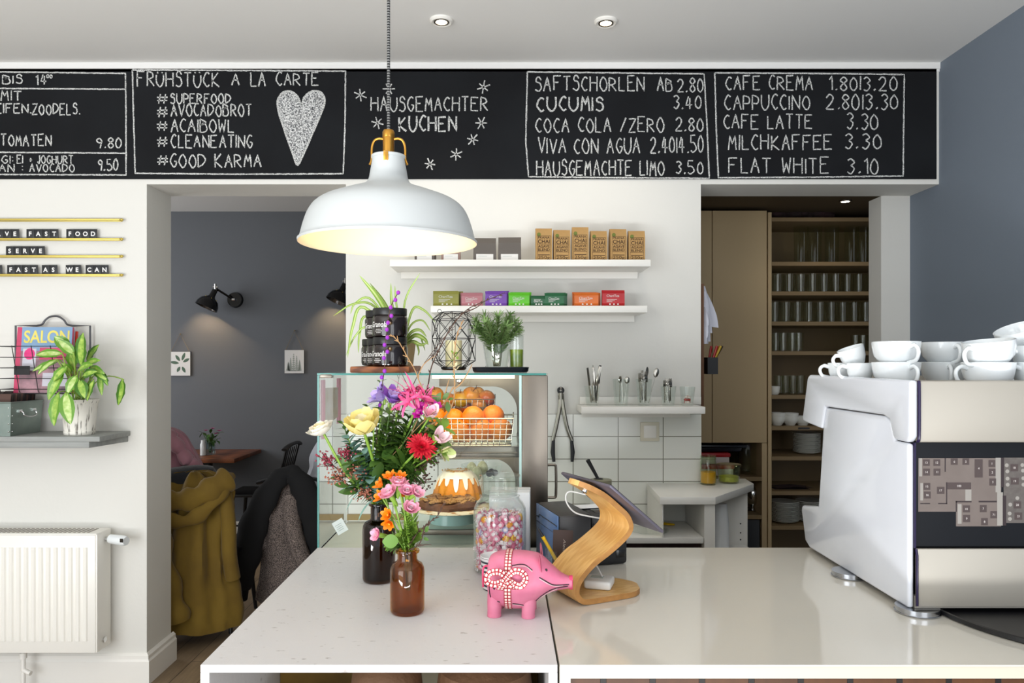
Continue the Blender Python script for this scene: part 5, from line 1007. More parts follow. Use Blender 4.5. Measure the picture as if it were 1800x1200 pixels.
t = thing('cake_stand', 'low teal stand under the crumbly chocolate cake', 'cake stand', (pxn, pyn, ZDK+.0005)); hz = zq-ZDK; m = MB(); m.lathe([(.001, 0), (.075, 0), (.07, hz-.008), (.11, hz-.004), (.112, hz), (.001, hz)], 48, cap=False); m.build('stand', 'teal_ceramic', t)
m = MB(); m.lathe([(.001, 0), (.128, .0), (.130, .002), (.128, .0035), (.001, .003)], 56, cap=False); tag(m.build('cake_board', 'plate_paper', None, (pxn, pyn, zq+.0008)), 'round paper-covered plate strewn with brown crumbs below the chocolate cake', 'plate')
t = thing('chocolate_cake', 'flat broken chocolate cake with crumble topping', 'cake', (pxn-.012, pyn, zq+.0045))
for s, (a0, a1, rr, lab) in enumerate(((-2.9, -.2, .095, None), (-.05, 2.9, .088, None))):
    m = MB(); n = 22; rings = []
    for (f, z) in ((1.0, 0), (1.03, .010), (.97, .020), (.8, .025), (.35, .024)):
        rg = [(0, 0, z)] if False else []
        for k in range(n): a = a0+(a1-a0)*k/(n-1); q = rr*f*(1+.16*noise.noise((a*2.2, z*30, s))); rg.append((q*math.cos(a)*1.0+.0, q*math.sin(a)*.9, z*(1+.35*noise.noise((a*2.5, f*3, s+3)))))
        rg += [(.006*f+.004*noise.noise((z*90, f, 1)), .0, z)]; rings.append(rg)
    m.loft(rings, True, True); o = m.build('cake_piece', 'chocolate', t, ang=25)
    m = MB()
    for k in range(90): a = r9.uniform(a0, a1); q = rr*math.sqrt(r9.random())*.92; m.ico((q*math.cos(a), q*math.sin(a)*.9, .023+r9.uniform(0, .007)), r9.uniform(.004, .010), 1, (1.2, 1, .6))
    m.build('crumble', 'crumb_top', t)
mat('speckled', '#dcd9ae', .5, var='#b8b486', vscale=60); mat('plum', '#2a2028', .4)
m = MB(); m.lathe([(.001, 0), (.055, 0), (.055, .004), (.014, .012), (.010, .03), (.010, .19), (.02, .205), (.06, .222), (.085, .25), (.092, .285), (.090, .286), (.083, .252), (.058, .226), (.001, .214)], 36, cap=False); tag(m.build('footed_bowl', 'clear_glass', None, (X(846, 3.25), 3.25, LZ+.0005)), 'tall footed glass bowl with eggs and plums on the worktop behind the case', 'bowl')
for px, py, D, lab in ((829, 824, 3.25, 'pale speckled egg in the footed bowl, left one behind the ring cake'), (848, 822, 3.26, 'pale speckled egg in the footed bowl, right one behind the ring cake'), (838, 832, 3.22, 'pale speckled egg at the front of the footed bowl, mostly behind the cake')):
    m = MB(); m.lathe([(.024*math.sin(a)*(1+.12*math.cos(a)), -.031*math.cos(a)) for a in [PI*(q+.02)/16.04 for q in range(17)]], 20); tag(m.build('speckled_egg', 'speckled', None, P(px, py, D)), lab, 'egg', 'speckled eggs')
for px, py, D in ((860, 832, 3.23), (870, 831, 3.25), (864, 829, 3.28)): tag(MB().ball((0, 0, 0), .015, 12).build('plum', 'plum', None, P(px, py, D)), 'dark plum in the footed bowl, behind the candy jar rim', 'plum', 'plums in the footed bowl')
# ------------------------------------------------------------------ on top of the display case
TZ = GT+.001
two_tone('board_oak', '#6a3516', '#96562a', 'wood', 5, .5, (1, 8, 8), .1, .9)
m = MB(); m.bx(X(618, 2.26), X(724, 2.3), 2.235, 2.56, 0, .019, .004); o = m.build('wooden_board', 'board_oak', None, (0, 0, TZ)); tag(o, 'dark wooden board under the black jars on the display case', 'board')
mat('jar_black', '#16090a', .08, coat=.5); mat('lid_black', '#141416', .35)
jr = []
def jar(px, D, lvl, lab, sgn):
    loc = (X(px, D), D, TZ+.0195+lvl*.0895)
    if not jr:
        t = thing('granola_jar', lab, 'jar', loc, 0, 'black granola jars'); m = MB(); m.lathe([(.001, 0), (.048, 0), (.053, .004), (.0545, .012), (.0545, .058), (.051, .066), (.046, .069), (.001, .069)], 40); m.build('jar_body', 'jar_black', t)
        m = MB(); m.lathe([(.052, .067), (.0525, .068), (.0525, .087), (.051, .089), (.001, .089)], 40); m.build('lid', 'lid_black', t)
        m = MB(); q = text_mesh('Granola', .017, 0, .062, 'CENTER', .012, .15)
        for v in q.verts:
            a = -PI/2-.62+v.co.x/.0549; z = v.co.y+.030; v.co = (.0549*math.cos(a), .0549*math.sin(a), z)
        m.add(q)
        for zz, ww in ((.022, .02), (.017, .028), (.012, .018)):
            for s in range(6): a0 = -PI/2-.62-ww/.109+s*ww/.0549/6; a1 = a0+ww/.0549/6*.7; m.face([(.0549*math.cos(a0), .0549*math.sin(a0), zz), (.0549*math.cos(a1), .0549*math.sin(a1), zz), (.0549*math.cos(a1), .0549*math.sin(a1), zz+.002), (.0549*math.cos(a0), .0549*math.sin(a0), zz+.002)])
        m.build('lettering', 'label_white', t, smooth=False); jr.append(t)
    else: t = dup(jr[0], loc, None, lab)
    t.rotation_euler = (0, 0, sgn); return t
jar(685.5, 2.292, 0, 'front lower black granola jar on the wooden board', 0); jar(685.5, 2.292, 1, 'front upper black granola jar on the wooden board', .08); jar(673.5, 2.402, 0, 'lower black granola jar in the middle row', -.1); jar(671.5, 2.402, 1, 'upper black granola jar in the back stack', .05); jar(664, 2.505, 0, 'hindmost single black granola jar', 0)
mat('pot_beige', '#b9a37c', .7); mat('spider_green', '#8fb93e', .45); mat('spider_light', '#cdd98a', .45)
sx, sy = X(708, 2.535), 2.54
t = thing('spider_plant', 'spider plant with long arching leaves behind the black jars', 'plant', (sx, sy, TZ)); m = MB(); m.lathe([(.001, 0), (.032, 0), (.044, .095), (.045, .10), (.041, .10), (.038, .09), (.001, .085)], 28); m.build('pot', 'pot_beige', t)
rs = random.Random(4)
def arcs(pts_px, D, w):
    q = [P(a, b, d)-Vector((sx, sy, TZ)) for (a, b), d in zip(pts_px, D)]
    c = catmull([Vector((0, 0, .085))]+q, 6); m = MB(); rows = []; n = len(c)
    for i, p in enumerate(c):
        tt = c[min(i+1, n-1)]-c[max(i-1, 0)]; tt.normalize(); sd = tt.cross(Vector((0, -1, .15))); sd = sd.normalized() if sd.length > .01 else Vector((1, 0, 0)); s = i/(n-1); h = w*(math.sin(PI*min(1, .12+.88*s))**.6)*.5+.0004
        up = sd.cross(tt); rows.append([p-sd*h+up*h*.35, p-sd*h*.35, p+sd*h*.35, p+sd*h+up*h*.35])
    vs = [m.ring(r) for r in rows]
    for a, b in zip(vs, vs[1:]):
        for j in range(3): f = m.bm.faces.new((a[j], a[j+1], b[j+1], b[j])); f.material_index = 1 if j == 1 else 0
    m.build('leaf', ['spider_green', 'spider_light'], t)
for pts, D, w in (([(668, 530), (632, 484)], [2.5, 2.48], .014), ([(680, 540), (650, 497)], [2.52, 2.5], .011), ([(690, 540), (687, 497)], [2.5, 2.48], .009), ([(697, 535), (694, 502)], [2.5, 2.5], .006), ([(712, 530), (738, 480)], [2.5, 2.48], .006), ([(655, 528), (625, 533), (616, 552)], [2.5, 2.48, 2.46], .007),
    ([(660, 540), (622, 534), (586, 555)], [2.45, 2.4, 2.35], .007), ([(640, 540), (620, 575), (611, 628)], [2.5, 2.5, 2.48], .010), ([(645, 556), (632, 590), (630, 620)], [2.52, 2.5, 2.5], .008), ([(650, 575), (625, 590), (608, 625)], [2.5, 2.5, 2.5], .006), ([(725, 545), (745, 545), (766, 567)], [2.5, 2.48, 2.46], .008), ([(722, 572), (742, 563), (757, 582)], [2.5, 2.48, 2.46], .006),
    ([(728, 590), (745, 595), (753, 606)], [2.45, 2.44, 2.42], .014), ([(722, 585), (738, 580), (750, 592)], [2.47, 2.46, 2.45], .010), ([(725, 600), (740, 606), (752, 602)], [2.43, 2.42, 2.42], .010), ([(728, 600), (736, 615), (735, 625)], [2.46, 2.44, 2.44], .006), ([(735, 588), (742, 600), (747, 616)], [2.46, 2.45, 2.45], .005)): arcs(pts, D, w)
# faceted wire lantern with candle
lxx, lyy = X(797.5, 2.40), 2.40
t = thing('wire_lantern', 'black faceted wire lantern with a cream candle inside on the display case', 'lantern', (lxx, lyy, TZ)); rp = .070; za, zb2, zc, zd = Z(634, 2.4)-TZ, Z(595, 2.4)-TZ, Z(562, 2.4)-TZ, Z(549, 2.4)-TZ
ringp = lambda r, z, o=0: [Vector((r*math.cos(2*PI*(k+o)/8), r*math.sin(2*PI*(k+o)/8), z)) for k in range(8)]
m = MB(); r0, r1, r1b, r2, r3 = ringp(.036, .013), ringp(rp, za), ringp(rp, zb2), ringp(rp, zc), ringp(.043, zd)
for rg in (r0, r1, r2, r3): m.tube(rg, .0013, 5, False, True)
m.tube(r1b, .0011, 5, False, True)
for k in range(8):
    j = (k+1) % 8
    for a, b in ((r0[k], r1[k]), (r1[k], r2[k]), (r2[k], r3[k]), (r1[k], r1b[j]), (r1b[k], r1[j]), (r1b[k], r2[j]), (r2[k], r1b[j]), (r2[k], r3[j]), (r0[k], r1[j])): m.cyl(a, b, .0011, n=5)
for s in (-1, 1): m.torus((s*.046, 0, zd+.004), .006, .001, 12, 5, (PI/2, 0, 0))
m.build('wire_frame', 'wire_black', t)
m = MB(); m.lathe([(.001, .006), (.035, .006), (.041, .010), (.041, .016), (.036, .017), (.001, .012)], 28); m.build('candle_plate', 'black_satin', t); m = MB(); m.lathe([(.04, 0), (.046, 0), (.040, .007), (.034, .007)], 28, cap=False); m.build('glass_foot', 'clear_glass', t)
mat('wax', '#e6dcae', .5, sss=.3); m = MB(); m.lathe([(.001, .0125), (.026, .0125), (.0268, .02), (.0268, Z(598, 2.4)-TZ), (.022, Z(599, 2.4)-TZ), (.001, Z(600, 2.4)-TZ)], 28); o = m.build('candle', 'wax', t, label='cream pillar candle'); m = MB(); m.cyl((0, 0, Z(600, 2.4)-TZ), (.001, 0, Z(594, 2.4)-TZ), .001, n=5); m.build('wick', 'black_satin', o)
# black tray with rosemary and a tall herb glass
tx = X(880, 2.36)
t = thing('black_tray', 'small black oval-edged tray on the display case beneath the herb glasses', 'tray', (tx, 2.36, TZ)); m = MB(); w, d = .089, .055
rr_ = lambda a, b, z, n=10: [(sx_*(a-.02)+.02*math.cos(th), sy_*(b-.02)+.02*math.sin(th), z) for (sx_, sy_, t0) in ((1, 1, 0), (-1, 1, PI/2), (-1, -1, PI), (1, -1, 1.5*PI)) for th in [t0+PI/2*k/(n-1) for k in range(n)]]
m.loft([rr_(w-.006, d-.006, 0), rr_(w-.002, d-.002, .004), rr_(w, d, .014), rr_(w+.001, d+.001, .016), rr_(w-.003, d-.003, .016), rr_(w-.007, d-.007, .006)]); m.build('tray_body', 'blue_black', t)
g1 = (X(873, 2.36), 2.365, TZ+.0065); g2 = (X(908, 2.36), 2.37, TZ+.0065)
tumbler('herb_glass', 'wide clear glass holding the bunch of rosemary', g1, .082, .033, .045, 'clear_glass', None, 10); tumbler('herb_glass', 'narrow tall glass of steeping green herbs beside the rosemary', g2, .112, .0225, .0235)
mat('rosemary', '#5f8040', .6, var='#7f9c5c', vscale=30); mat('herb_water', '#8d9a1c', .3, var='#5f7a14', vscale=30); mat('rosemary_stem', '#5c5a36', .7)
m = MB(); m.lathe([(.001, .0095), (.0205, .0105), (.0215, .066), (.001, .066)], 24); tag(m.build('herb_infusion', 'herb_water', None, g2), 'yellow-green herb drink inside the narrow tall glass', 'drink')
for k in range(15):
    a = k*2.399; R0_ = .012*math.sqrt(k/15); tilt = .15+.85*math.sqrt((k+.5)/15); hgt = .165-.045*(k/15)
    o0 = Vector((R0_*math.cos(a), R0_*math.sin(a), .012)); dirv = Vector((math.cos(a)*math.sin(tilt*.75), math.sin(a)*math.sin(tilt*.75), math.cos(tilt*.75)))
    mid = o0+Vector((math.cos(a)*.012, math.sin(a)*.012, .065)); q = catmull([o0, mid, mid+dirv*(hgt-.06)*.6, mid+dirv*(hgt-.06)+Vector((math.cos(a)*.008, math.sin(a)*.008, 0))], 8)
    t = thing('rosemary_sprig', 'rosemary sprig standing in the wide herb glass on the black tray', 'herb', (g1[0], g1[1], g1[2]), 0, 'rosemary sprigs'); m = MB(); m.tube(q, .0012, 5); m.build('stem', 'rosemary_stem', t); m = MB()
    for i in range(5, len(q)-1):
        for s in range(8):
            b = rs.uniform(0, 6.28); tt = (q[i+1]-q[i]).normalized(); u = tt.orthogonal().normalized(); v = tt.cross(u); dd = (u*math.cos(b)+v*math.sin(b))*.9+tt*.75; m.leaf(q[i].lerp(q[i+1], rs.random()), dd, tt, rs.uniform(.018, .030), .0042, .3, 2, .3, lambda x: 1-.5*x)
    m.build('needles', 'rosemary', t)
# ------------------------------------------------------------------ candy jar, box behind it, striped cup
jc = (X(878.5, 1.935), 1.935, CZ+.0005)
t = thing('candy_jar', 'big clear glass jar with a stopper lid, filled with wrapped sweets', 'jar', jc)
m = MB(); m.lathe([(.001, 0), (.060, 0), (.067, .004), (.069, .012), (.069, .150), (.067, .166), (.060, .180), (.053, .187), (.051, .192), (.053, .196), (.0505, .197), (.049, .192), (.051, .186), (.058, .178), (.0648, .165), (.0668, .15), (.0668, .014), (.06, .007), (.001, .006)], 56, cap=False); m.build('jar_body', 'clear_glass', t)
m = MB(); m.lathe([(.001, .197), (.046, .197), (.0475, .20), (.0505, .242), (.0535, .247), (.0535, .250), (.050, .251), (.047, .247), (.044, .204), (.001, .202)], 48, cap=False); m.build('stopper', 'clear_glass', t)
mat('candy_pink', '#e392aa', .35); mat('candy_white', '#efe6ea', .35); mat('candy_rose', '#c75c80', .35); mat('candy_lilac', '#a9a2cf', .35); mat('candy_yellow', '#e6b32c', .35); mat('candy_orange', '#e8922e', .35); mat('candy_green', '#8fae58', .35)
kinds = [('candy_pink', 'candy_white', 'pink'), ('candy_rose', 'candy_white', 'rose-red'), ('candy_white', 'candy_pink', 'white'), ('candy_lilac', 'candy_white', 'lilac'), ('candy_yellow', 'candy_orange', 'yellow'), ('candy_orange', 'candy_yellow', 'orange'), ('candy_green', 'candy_white', 'green')]
protos = []
for c1, c2, nm in kinds:
    m = MB(); m.lathe([(.0005, -.0055), (.0068, -.0058), (.0092, -.0038), (.0092, .0038), (.0068, .0058), (.0005, .0055)], 14); m.mi = 1; m.lathe([(.0005, .0060), (.0042, .0061), (.0044, .0056), (.0005, .0054)], 12); m.lathe([(.0005, -.0060), (.0042, -.0061), (.0044, -.0056), (.0005, -.0054)], 12)
    m.mi = 2
    for s in (-1, 1):
        for j in range(6): a = j*1.05; m.face([(s*.0088, 0, 0), (s*.0165, .006*math.cos(a), .006*math.sin(a)), (s*.0158, .007*math.cos(a+.5), .007*math.sin(a+.5))])
    o = m.build('wrapped_candy', [c1, c2, 'candy_white'], None, ang=30); protos.append(o)
rc = random.Random(21); cnt = [0]*7; spots = []
for lay in range(12):
    z = .0165+lay*.0113
    for (R_, n_) in ((.0535, 17), (.035, 7) if lay == 11 else (None, 0), (.018, 4) if lay == 11 else (None, 0)):
        if R_ is None: continue
        for k in range(n_): spots.append((R_, 2*PI*(k+.5*(lay % 2))/n_+rc.uniform(-.04, .04), z))
for i, (R_, a, z) in enumerate(spots):
    kk = rc.choices(range(7), [44, 20, 22, 5, 4, 3, 2])[0]; o = protos[kk]
    if cnt[kk]: o = o.copy(); C.objects.link(o)
    cnt[kk] += 1; o.location = (jc[0]+R_*math.cos(a), jc[1]+R_*math.sin(a), jc[2]+z+rc.uniform(-.0015, .0015)); o.rotation_euler = (rc.uniform(0, 3), rc.uniform(0, 3), rc.uniform(0, 6)) if rc.random() < .55 else (PI/2+rc.uniform(-.3, .3), rc.uniform(0, 3), a+PI/2)
    tag(o, kinds[kk][2]+' wrapped candy inside the big glass jar', 'candy', kinds[kk][2]+' candies in the jar')
t = thing('white_box', 'plain white cardboard box standing right behind the candy jar', 'box', (X(897, 2.07), 2.08, CZ+.0005), -.06); m = MB(); m.bx(-.056, .056, -.045, .045, 0, Z(866, 2.03)-CZ, .002); m.build('carton', 'paper', t); m = MB(); m.bx(-.056, .056, -.0005, .0005, Z(866, 2.03)-CZ, Z(866, 2.03)-CZ+.0006); m.build('lid_seam', 'print_grey', t, smooth=False)
two_tone('stripes', '#2a3340', '#e4e4e6', 'wave', 28, .4, (0, 0, 1), .40, .44); M['stripes'].node_tree.nodes['Wave Texture'].bands_direction = 'Z'
t = thing('striped_cup', 'white paper cup with dark horizontal stripes behind the pink pig', 'cup', (X(872, 1.785), 1.785, CZ+.0005)); m = MB(); m.lathe([(.001, 0), (.033, 0), (.036, .078), (.001, .078)] if False else [(.031, 0), (.032, .003), (.0375, .077)], 36, cap=False); m.build('cup_wall', 'stripes', t); m = MB(); m.lathe([(.0375, .077), (.0382, .0785), (.0372, .0795), (.036, .078), (.031, .004), (.001, .004)], 36, cap=False); m.build('inner_lining', 'paper', t)
# ------------------------------------------------------------------ printers, pen glass, tablet stand
mat('slate_blue', '#5373a0', .22, coat=.3); mat('printer_grey', '#2b2a2a', .4, bump=.03, bscale=250)
yw = math.atan2(.25, .97)
t = thing('receipt_printer', 'larger printer with a slate-blue front and dark grey top behind the pig', 'printer', (.157+.0, 1.979, CZ+.0005), yw); t.location = (.157, 1.982, CZ+.0005)
m = MB(); m.bx(-.044, .045, -.095, .095, 0, .155, .008); m.build('housing', 'printer_grey', t); m = MB(); m.bx(-.0475, -.0435, -.093, .093, .004, .153, .003); m.build('blue_panel', 'slate_blue', t)
m = MB(); m.tube([(-.048, .092, .118), (-.048, .070, .118), (-.048, .062, .127), (-.048, -.09, .127)], .0012, 5); m.bx(-.0482, -.0475, -.09, .09, .104, .1048); m.build('panel_groove', 'black_satin', t, smooth=False)
t = thing('label_printer', 'small black cube printer with a white paper tongue beside the blue-fronted one', 'printer', (.262, 2.05, CZ+.0005), yw)
m = MB(); m.bx(-.05, .055, -.07, .06, 0, .138, .010); m.build('housing', 'black_plastic', t); m = MB(); m.bx(-.045, .05, -.0725, -.069, .01, .115, .004); m.build('front_cover', 'black_plastic', t); m = MB(); m.bx(-.03, .045, -.05, .03, .1375, .1395, .001); m.build('paper_door', 'black_gloss', t)
m = MB(); m.bx(-.055, .02, .0, .05, .141, .1418); m.build('paper_tongue', 'paper', t, smooth=False); m = MB(); m.bx(.02, .045, -.0735, -.072, .02, .04, .001); m.build('port', 'black_gloss', t)
gg = (.136, 1.835, CZ+.0005)
tumbler('pen_glass', 'clear drinking glass with pen and card behind the pig snout', gg, .083, .029, .036)
mat('pen_yellow', '#c9a416', .35)
t = thing('ballpoint_pen', 'yellow ballpoint pen leaning left in the pen glass', 'pen', (gg[0]+.017, gg[1]-.012, gg[2]+.0115)); a = Vector((0, 0, 0)); b = P(944, 925, 1.82)-Vector(t.location); m = MB(); m.tube([a, b*.8], .0042, 10); m.build('barrel', 'pen_yellow', t); m = MB(); m.tube([b*.8, b*.92, b], [.0042, .0025, .0008], 10); m.build('tip', 'black_satin', t); m = MB(); m.tube([b*.76, b*.81], .0047, 10); m.build('ring', 'knife_yellow', t)
mat('card_chocolate', '#38261f', .6); mat('card_letter', '#a59a92', .6)
t = thing('loyalty_card', 'dark brown card with small upright lettering standing in the pen glass', 'card', (gg[0]+.006, gg[1]+.004, gg[2]+.014), 0); t.rotation_euler = (-.08, .04, 0)
m = MB(); m.box((0, 0, .056), (.050, .0012, .112), None, .0004); m.build('card', 'card_chocolate', t); m = MB(); text_into(m, 'Alecandi', .006, Matrix.Translation((.001, -.0012, .09)) @ Matrix.Rotation(PI/2, 4, 'Y') @ FRONT, .052, 'LEFT', .0, .25); m.build('card_writing', 'card_letter', t, smooth=False)
# bent plywood stand
two_tone('birch', '#cb9a55', '#dbb06c', 'wood', 8, .32, (.6, 12, 1), -.3, 1.3); mat('ply_edge', '#b27f45', .5, var='#a0703a', vscale=60)
SO, SU, SW = Vector((.13, 1.70, 0)), Vector((.9, .43, 0)).normalized(), Vector((-.43, .9, 0)).normalized()
t = thing('tablet_stand', 'bent plywood tablet stand curving up from a rounded base plate', 'tablet stand', (SO.x, SO.y, CZ+.0005), math.atan2(SU.y, SU.x))
pf = [(.205, .007), (.12, .007), (.05, .007), (.022, .010), (.007, .024), (.006, .04), (.0145, .058), (.035, .078), (.055, .093), (.09, .112), (.125, .134), (.146, .152), (.151, .168), (.145, .188), (.128, .206), (.09, .238), (.055, .258), (.028, .270)]
cl = catmull([Vector((u, 0, z)) for u, z in pf], 5); n = len(cl)
m = MB(); th = .0062; rows = []
for i, p in enumerate(cl):
    tt = cl[min(i+1, n-1)]-cl[max(i-1, 0)]; tt.normalize(); nn = Vector((-tt.z, 0, tt.x)); s = i/(n-1)
    w0, w1 = -.062, .062
    d0 = (cl[i]-cl[0]).length
    if p.z < .02 and p.x > .145: q = min(1, (p.x-.145)/.0605); k = math.sqrt(max(.0, 1-q*q)); w0, w1 = -.062*max(k, .12), .062*max(k, .12)
    if s > .70: f = (s-.70)/.30; k = 1-.45*f; e = max(0, (f-.8)/.2); k *= math.sqrt(max(.08, 1-e*e*.9)); w0, w1 = -.062*k, .062*k
    rows.append([p+nn*th+Vector((0, w0, 0)), p+nn*th+Vector((0, w1, 0)), p-nn*th+Vector((0, w1, 0)), p-nn*th+Vector((0, w0, 0))])
m.loft(rows)
for f in m.bm.faces:
    f.material_index = 1 if abs(f.normal.y) > .5 else 0
m.bm.normal_update()
for f in m.bm.faces: f.material_index = 1 if abs(f.normal.y) > .6 else 0
m.build('bent_ply', ['birch', 'ply_edge'], t, ang=35)
ti = Vector((-.78, 0, .63)) if False else None
m = MB(); m.ball((.052, 0, .262), .006, 12); m.cyl((.05, 0, .258), (.056, 0, .268), .008); o = m.build('screw', 'chrome', t)
o.location = (0, -.018, -.012)
mat('tablet_back', '#6f6b78', .42, .6); mat('screen_black', '#07080a', .08)
tb = thing('tablet', 'silver-grey tablet tilted on the plywood stand, back towards the camera', 'tablet', (0, 0, 0)); cor = SO+SU*.0703
down = (SU*.146+Vector((0, 0, -.118))); Lh = down.length; dn = down.normalized(); nrm = SW.cross(dn); nrm = nrm if nrm.z > 0 else -nrm
mtx = Matrix((SW, dn, nrm)).transposed().to_4x4(); mtx.translation = SO+SU*.0725+SW*.018+Vector((0, 0, 1.219))
if mtx.to_3x3().determinant() < 0: mtx = Matrix((-SW, dn, nrm)).transposed().to_4x4(); mtx.translation = SO+SU*.0725+SW*.018+Vector((0, 0, 1.219))
tb.matrix_world = mtx
m = MB(); m.bx(-.11, .11, 0, Lh, -.002, .005, .0025); m.build('case_back', 'tablet_back', tb); m = MB(); m.bx(-.107, .107, .003, Lh-.003, .005, .0058); m.build('screen', 'screen_black', tb, smooth=False); m = MB(); m.cyl((.095, Lh+.0003, .0015), (.095, Lh-.002, .0015), .0018); m.cyl((-.095, Lh+.0003, .0015), (-.095, Lh-.002, .0015), .0018); m.build('socket', 'black_satin', tb)
mat('cable_white', '#d9d9d6', .4)
bp0 = SO+SU*.10+SW*.045
m = MB(); m.tube(catmull([P(1030, 869, 1.86), P(1000, 864, 1.90), P(995, 880, 1.90), P(1010, 900, 1.88), P(1040, 908, 1.86), P(1066, 912, 1.84)], 6)+catmull([P(1060, 925, 1.83), P(1045, 945, 1.82), P(1040, 975, 1.80), P(1052, 1000, 1.775), P(1059, 1013, 1.76)], 6), .002, 8); tag(m.build('charging_cable', 'cable_white', None), 'thin white cable looping from the tablet down to the card reader', 'cable')
t = thing('card_reader', 'small white card reader with a grey label lying on the stand base', 'card reader', (SO.x+SU.x*.105, SO.y+SU.y*.105+.01, CZ+.0140), math.atan2(SU.y, SU.x)-.75)
m = MB(); m.box((0, 0, .010), (.064, .064, .02), None, .006, 3); m.build('body', 'tag_white', t); m = MB(); m.box((-.006, .006, .0203), (.030, .022, .0006)); m.build('reader_label', 'print_grey', t, smooth=False); m = MB(); m.cyl((-.0325, -.012, .010), (-.031, -.012, .010), .003); m.build('port', 'black_satin', t)
# ------------------------------------------------------------------ the pink pig
mat('pig_pink', '#d98099', .5, bump=.08, bscale=40, var='#cc6a88', vscale=14); mat('pig_dark', '#2c1a24', .7); mat('pig_scratch', '#e3c2c4', .7); mat('pig_snout', '#d6406c', .5)
two_tone('gingham', '#a01426', '#f0ddd4', 'noise', 1, .7)
nt = M['gingham'].node_tree; nt.nodes.remove(nt.nodes['Noise Texture'])
brk = nt.nodes.new('ShaderNodeTexBrick'); brk.offset = 0; brk.inputs['Scale'].default_value = 1; brk.inputs['Brick Width'].default_value = .5; brk.inputs['Row Height'].default_value = .5; brk.inputs['Mortar Size'].default_value = .085; brk.inputs['Mortar Smooth'].default_value = 0
brk.inputs['Color1'].default_value = brk.inputs['Color2'].default_value = lin('#f0d8cf'); brk.inputs['Mortar'].default_value = lin('#a01426')
uv = nt.nodes.new('ShaderNodeUVMap'); uv.uv_map = 'uv'; nt.links.new(uv.outputs[0], brk.inputs[0]); nt.links.new(brk.outputs[0], nt.nodes['Principled BSDF'].inputs['Base Color'])
PD = 1.615
t = thing('pig_figurine', 'pink carved wooden pig with a red gingham ribbon and bow', 'figurine', (X(900, PD), PD, CZ+.0005), -.10)
def pl(px, py): return ((px-900)/F*PD*1.0, Z(py, PD)-CZ-.0005)
secs = [(857, 1000, 1022, .012), (860, 981, 1047, .034), (868, 973, 1057, .044), (885, 968, 1063, .051), (905, 967, 1066, .053), (925, 968, 1064, .051), (945, 971, 1052, .045), (958, 979, 1042, .038), (970, 990, 1036, .030), (985, 1003, 1032, .022), (998, 1009, 1030, .0165), (1005, 1011, 1029, .0155)]
m = MB(); rings = []
for px, yt, yb_, hw in secs:
    x, z1 = pl(px, yt); _, z0 = pl(px, yb_); c = (z0+z1)/2; h = (z1-z0)/2; rings.append([(x, hw*math.copysign(abs(math.cos(a))**.85, math.cos(a)), c+h*math.copysign(abs(math.sin(a))**.85, math.sin(a))) for a in [2*PI*k/28 for k in range(28)]])
rr2 = []
for i in range(len(rings)-1):
    for s in range(3):
        f = s/3; a = rings[max(i-1, 0)]; b = rings[i]; c_ = rings[i+1]; d_ = rings[min(i+2, len(rings)-1)]
        rr2.append([tuple(.5*((2*b[k][q])+(c_[k][q]-a[k][q])*f+(2*a[k][q]-5*b[k][q]+4*c_[k][q]-d_[k][q])*f*f+(3*b[k][q]-a[k][q]-3*c_[k][q]+d_[k][q])*f**3) for q in range(3)) for k in range(28)])
rr2.append(rings[-1]); m.loft(rr2); body = m.build('body', 'pig_pink', t, ang=70)
for (px, sy, pyt, w, pyb) in ((872, -.027, 1040, .0155, 1084), (872, .027, 1040, .0155, 1084), (931, -.027, 1035, .0150, 1084), (931, .027, 1035, .0150, 1084)):
    x, z1 = pl(px, pyt); m = MB(); m.tube([(x, sy*.7, z1), (x, sy, z1*.6), (x-.001, sy*1.05, .012), (x-.001, sy*1.05, 0)], [w*1.1, w*1.06, w*.95, w*.98], 16); m.build('leg', 'pig_pink', t)
for sy in (-1, 1):
    m = MB(); x, z = pl(950, 998); m.leaf((x, sy*.028, z), (-.12, sy*.1, 1) if sy > 0 else (-.1, sy*.22, 1), (1, 0, .2), .042 if sy < 0 else .05, .022, -.15, 7, .35, lambda q: math.sin(PI*min(1, .25+.75*q))**.6); m.leaf((x+.0015, sy*.028, z), (-.12, sy*.1, 1) if sy > 0 else (-.1, sy*.22, 1), (1, 0, .2), .042 if sy < 0 else .05, .022, -.15, 7, .35, lambda q: math.sin(PI*min(1, .25+.75*q))**.6); m.build('ear', 'pig_pink', t)
x, z = pl(1005, 1020); m = MB(); m.cyl((x-.006, 0, z), (x+.0015, 0, z), .0150, .0150, 20); m.build('snout', 'pig_snout', t); m = MB(); m.cyl((x+.001, -.006, z), (x+.0022, -.006, z), .003); m.cyl((x+.001, .006, z), (x+.0022, .006, z), .003); m.build('nostrils', 'pig_dark', t)
m = MB()
for sy in (-1, 1):
    x, z = pl(961, 993); m.ball((x, sy*.0305, z), .0034, 10, (1, .5, 1))
m.build('eyes', 'pig_dark', t)
def surf(px, py, lift=.0006):
    x, z = pl(px, py)
    for i in range(len(rr2)-1):
        if rr2[i][0][0] <= x <= rr2[i+1][0][0] or i == len(rr2)-2:
            f = (x-rr2[i][0][0])/max(1e-6, rr2[i+1][0][0]-rr2[i][0][0]); f = min(max(f, 0), 1); A = [tuple(rr2[i][k][q]*(1-f)+rr2[i+1][k][q]*f for q in range(3)) for k in range(28)]; break
    best = None
    for k in range(28):
        p, q = A[k], A[(k+1) % 28]
        if min(p[2], q[2])-1e-6 <= z <= max(p[2], q[2])+1e-6 and p[1] <= .001:
            g = (z-p[2])/(q[2]-p[2]) if abs(q[2]-p[2]) > 1e-9 else 0; y = p[1]+(q[1]-p[1])*g; best = y if best is None else min(best, y)
    return Vector((x, (best if best is not None else -.03)-lift, z))
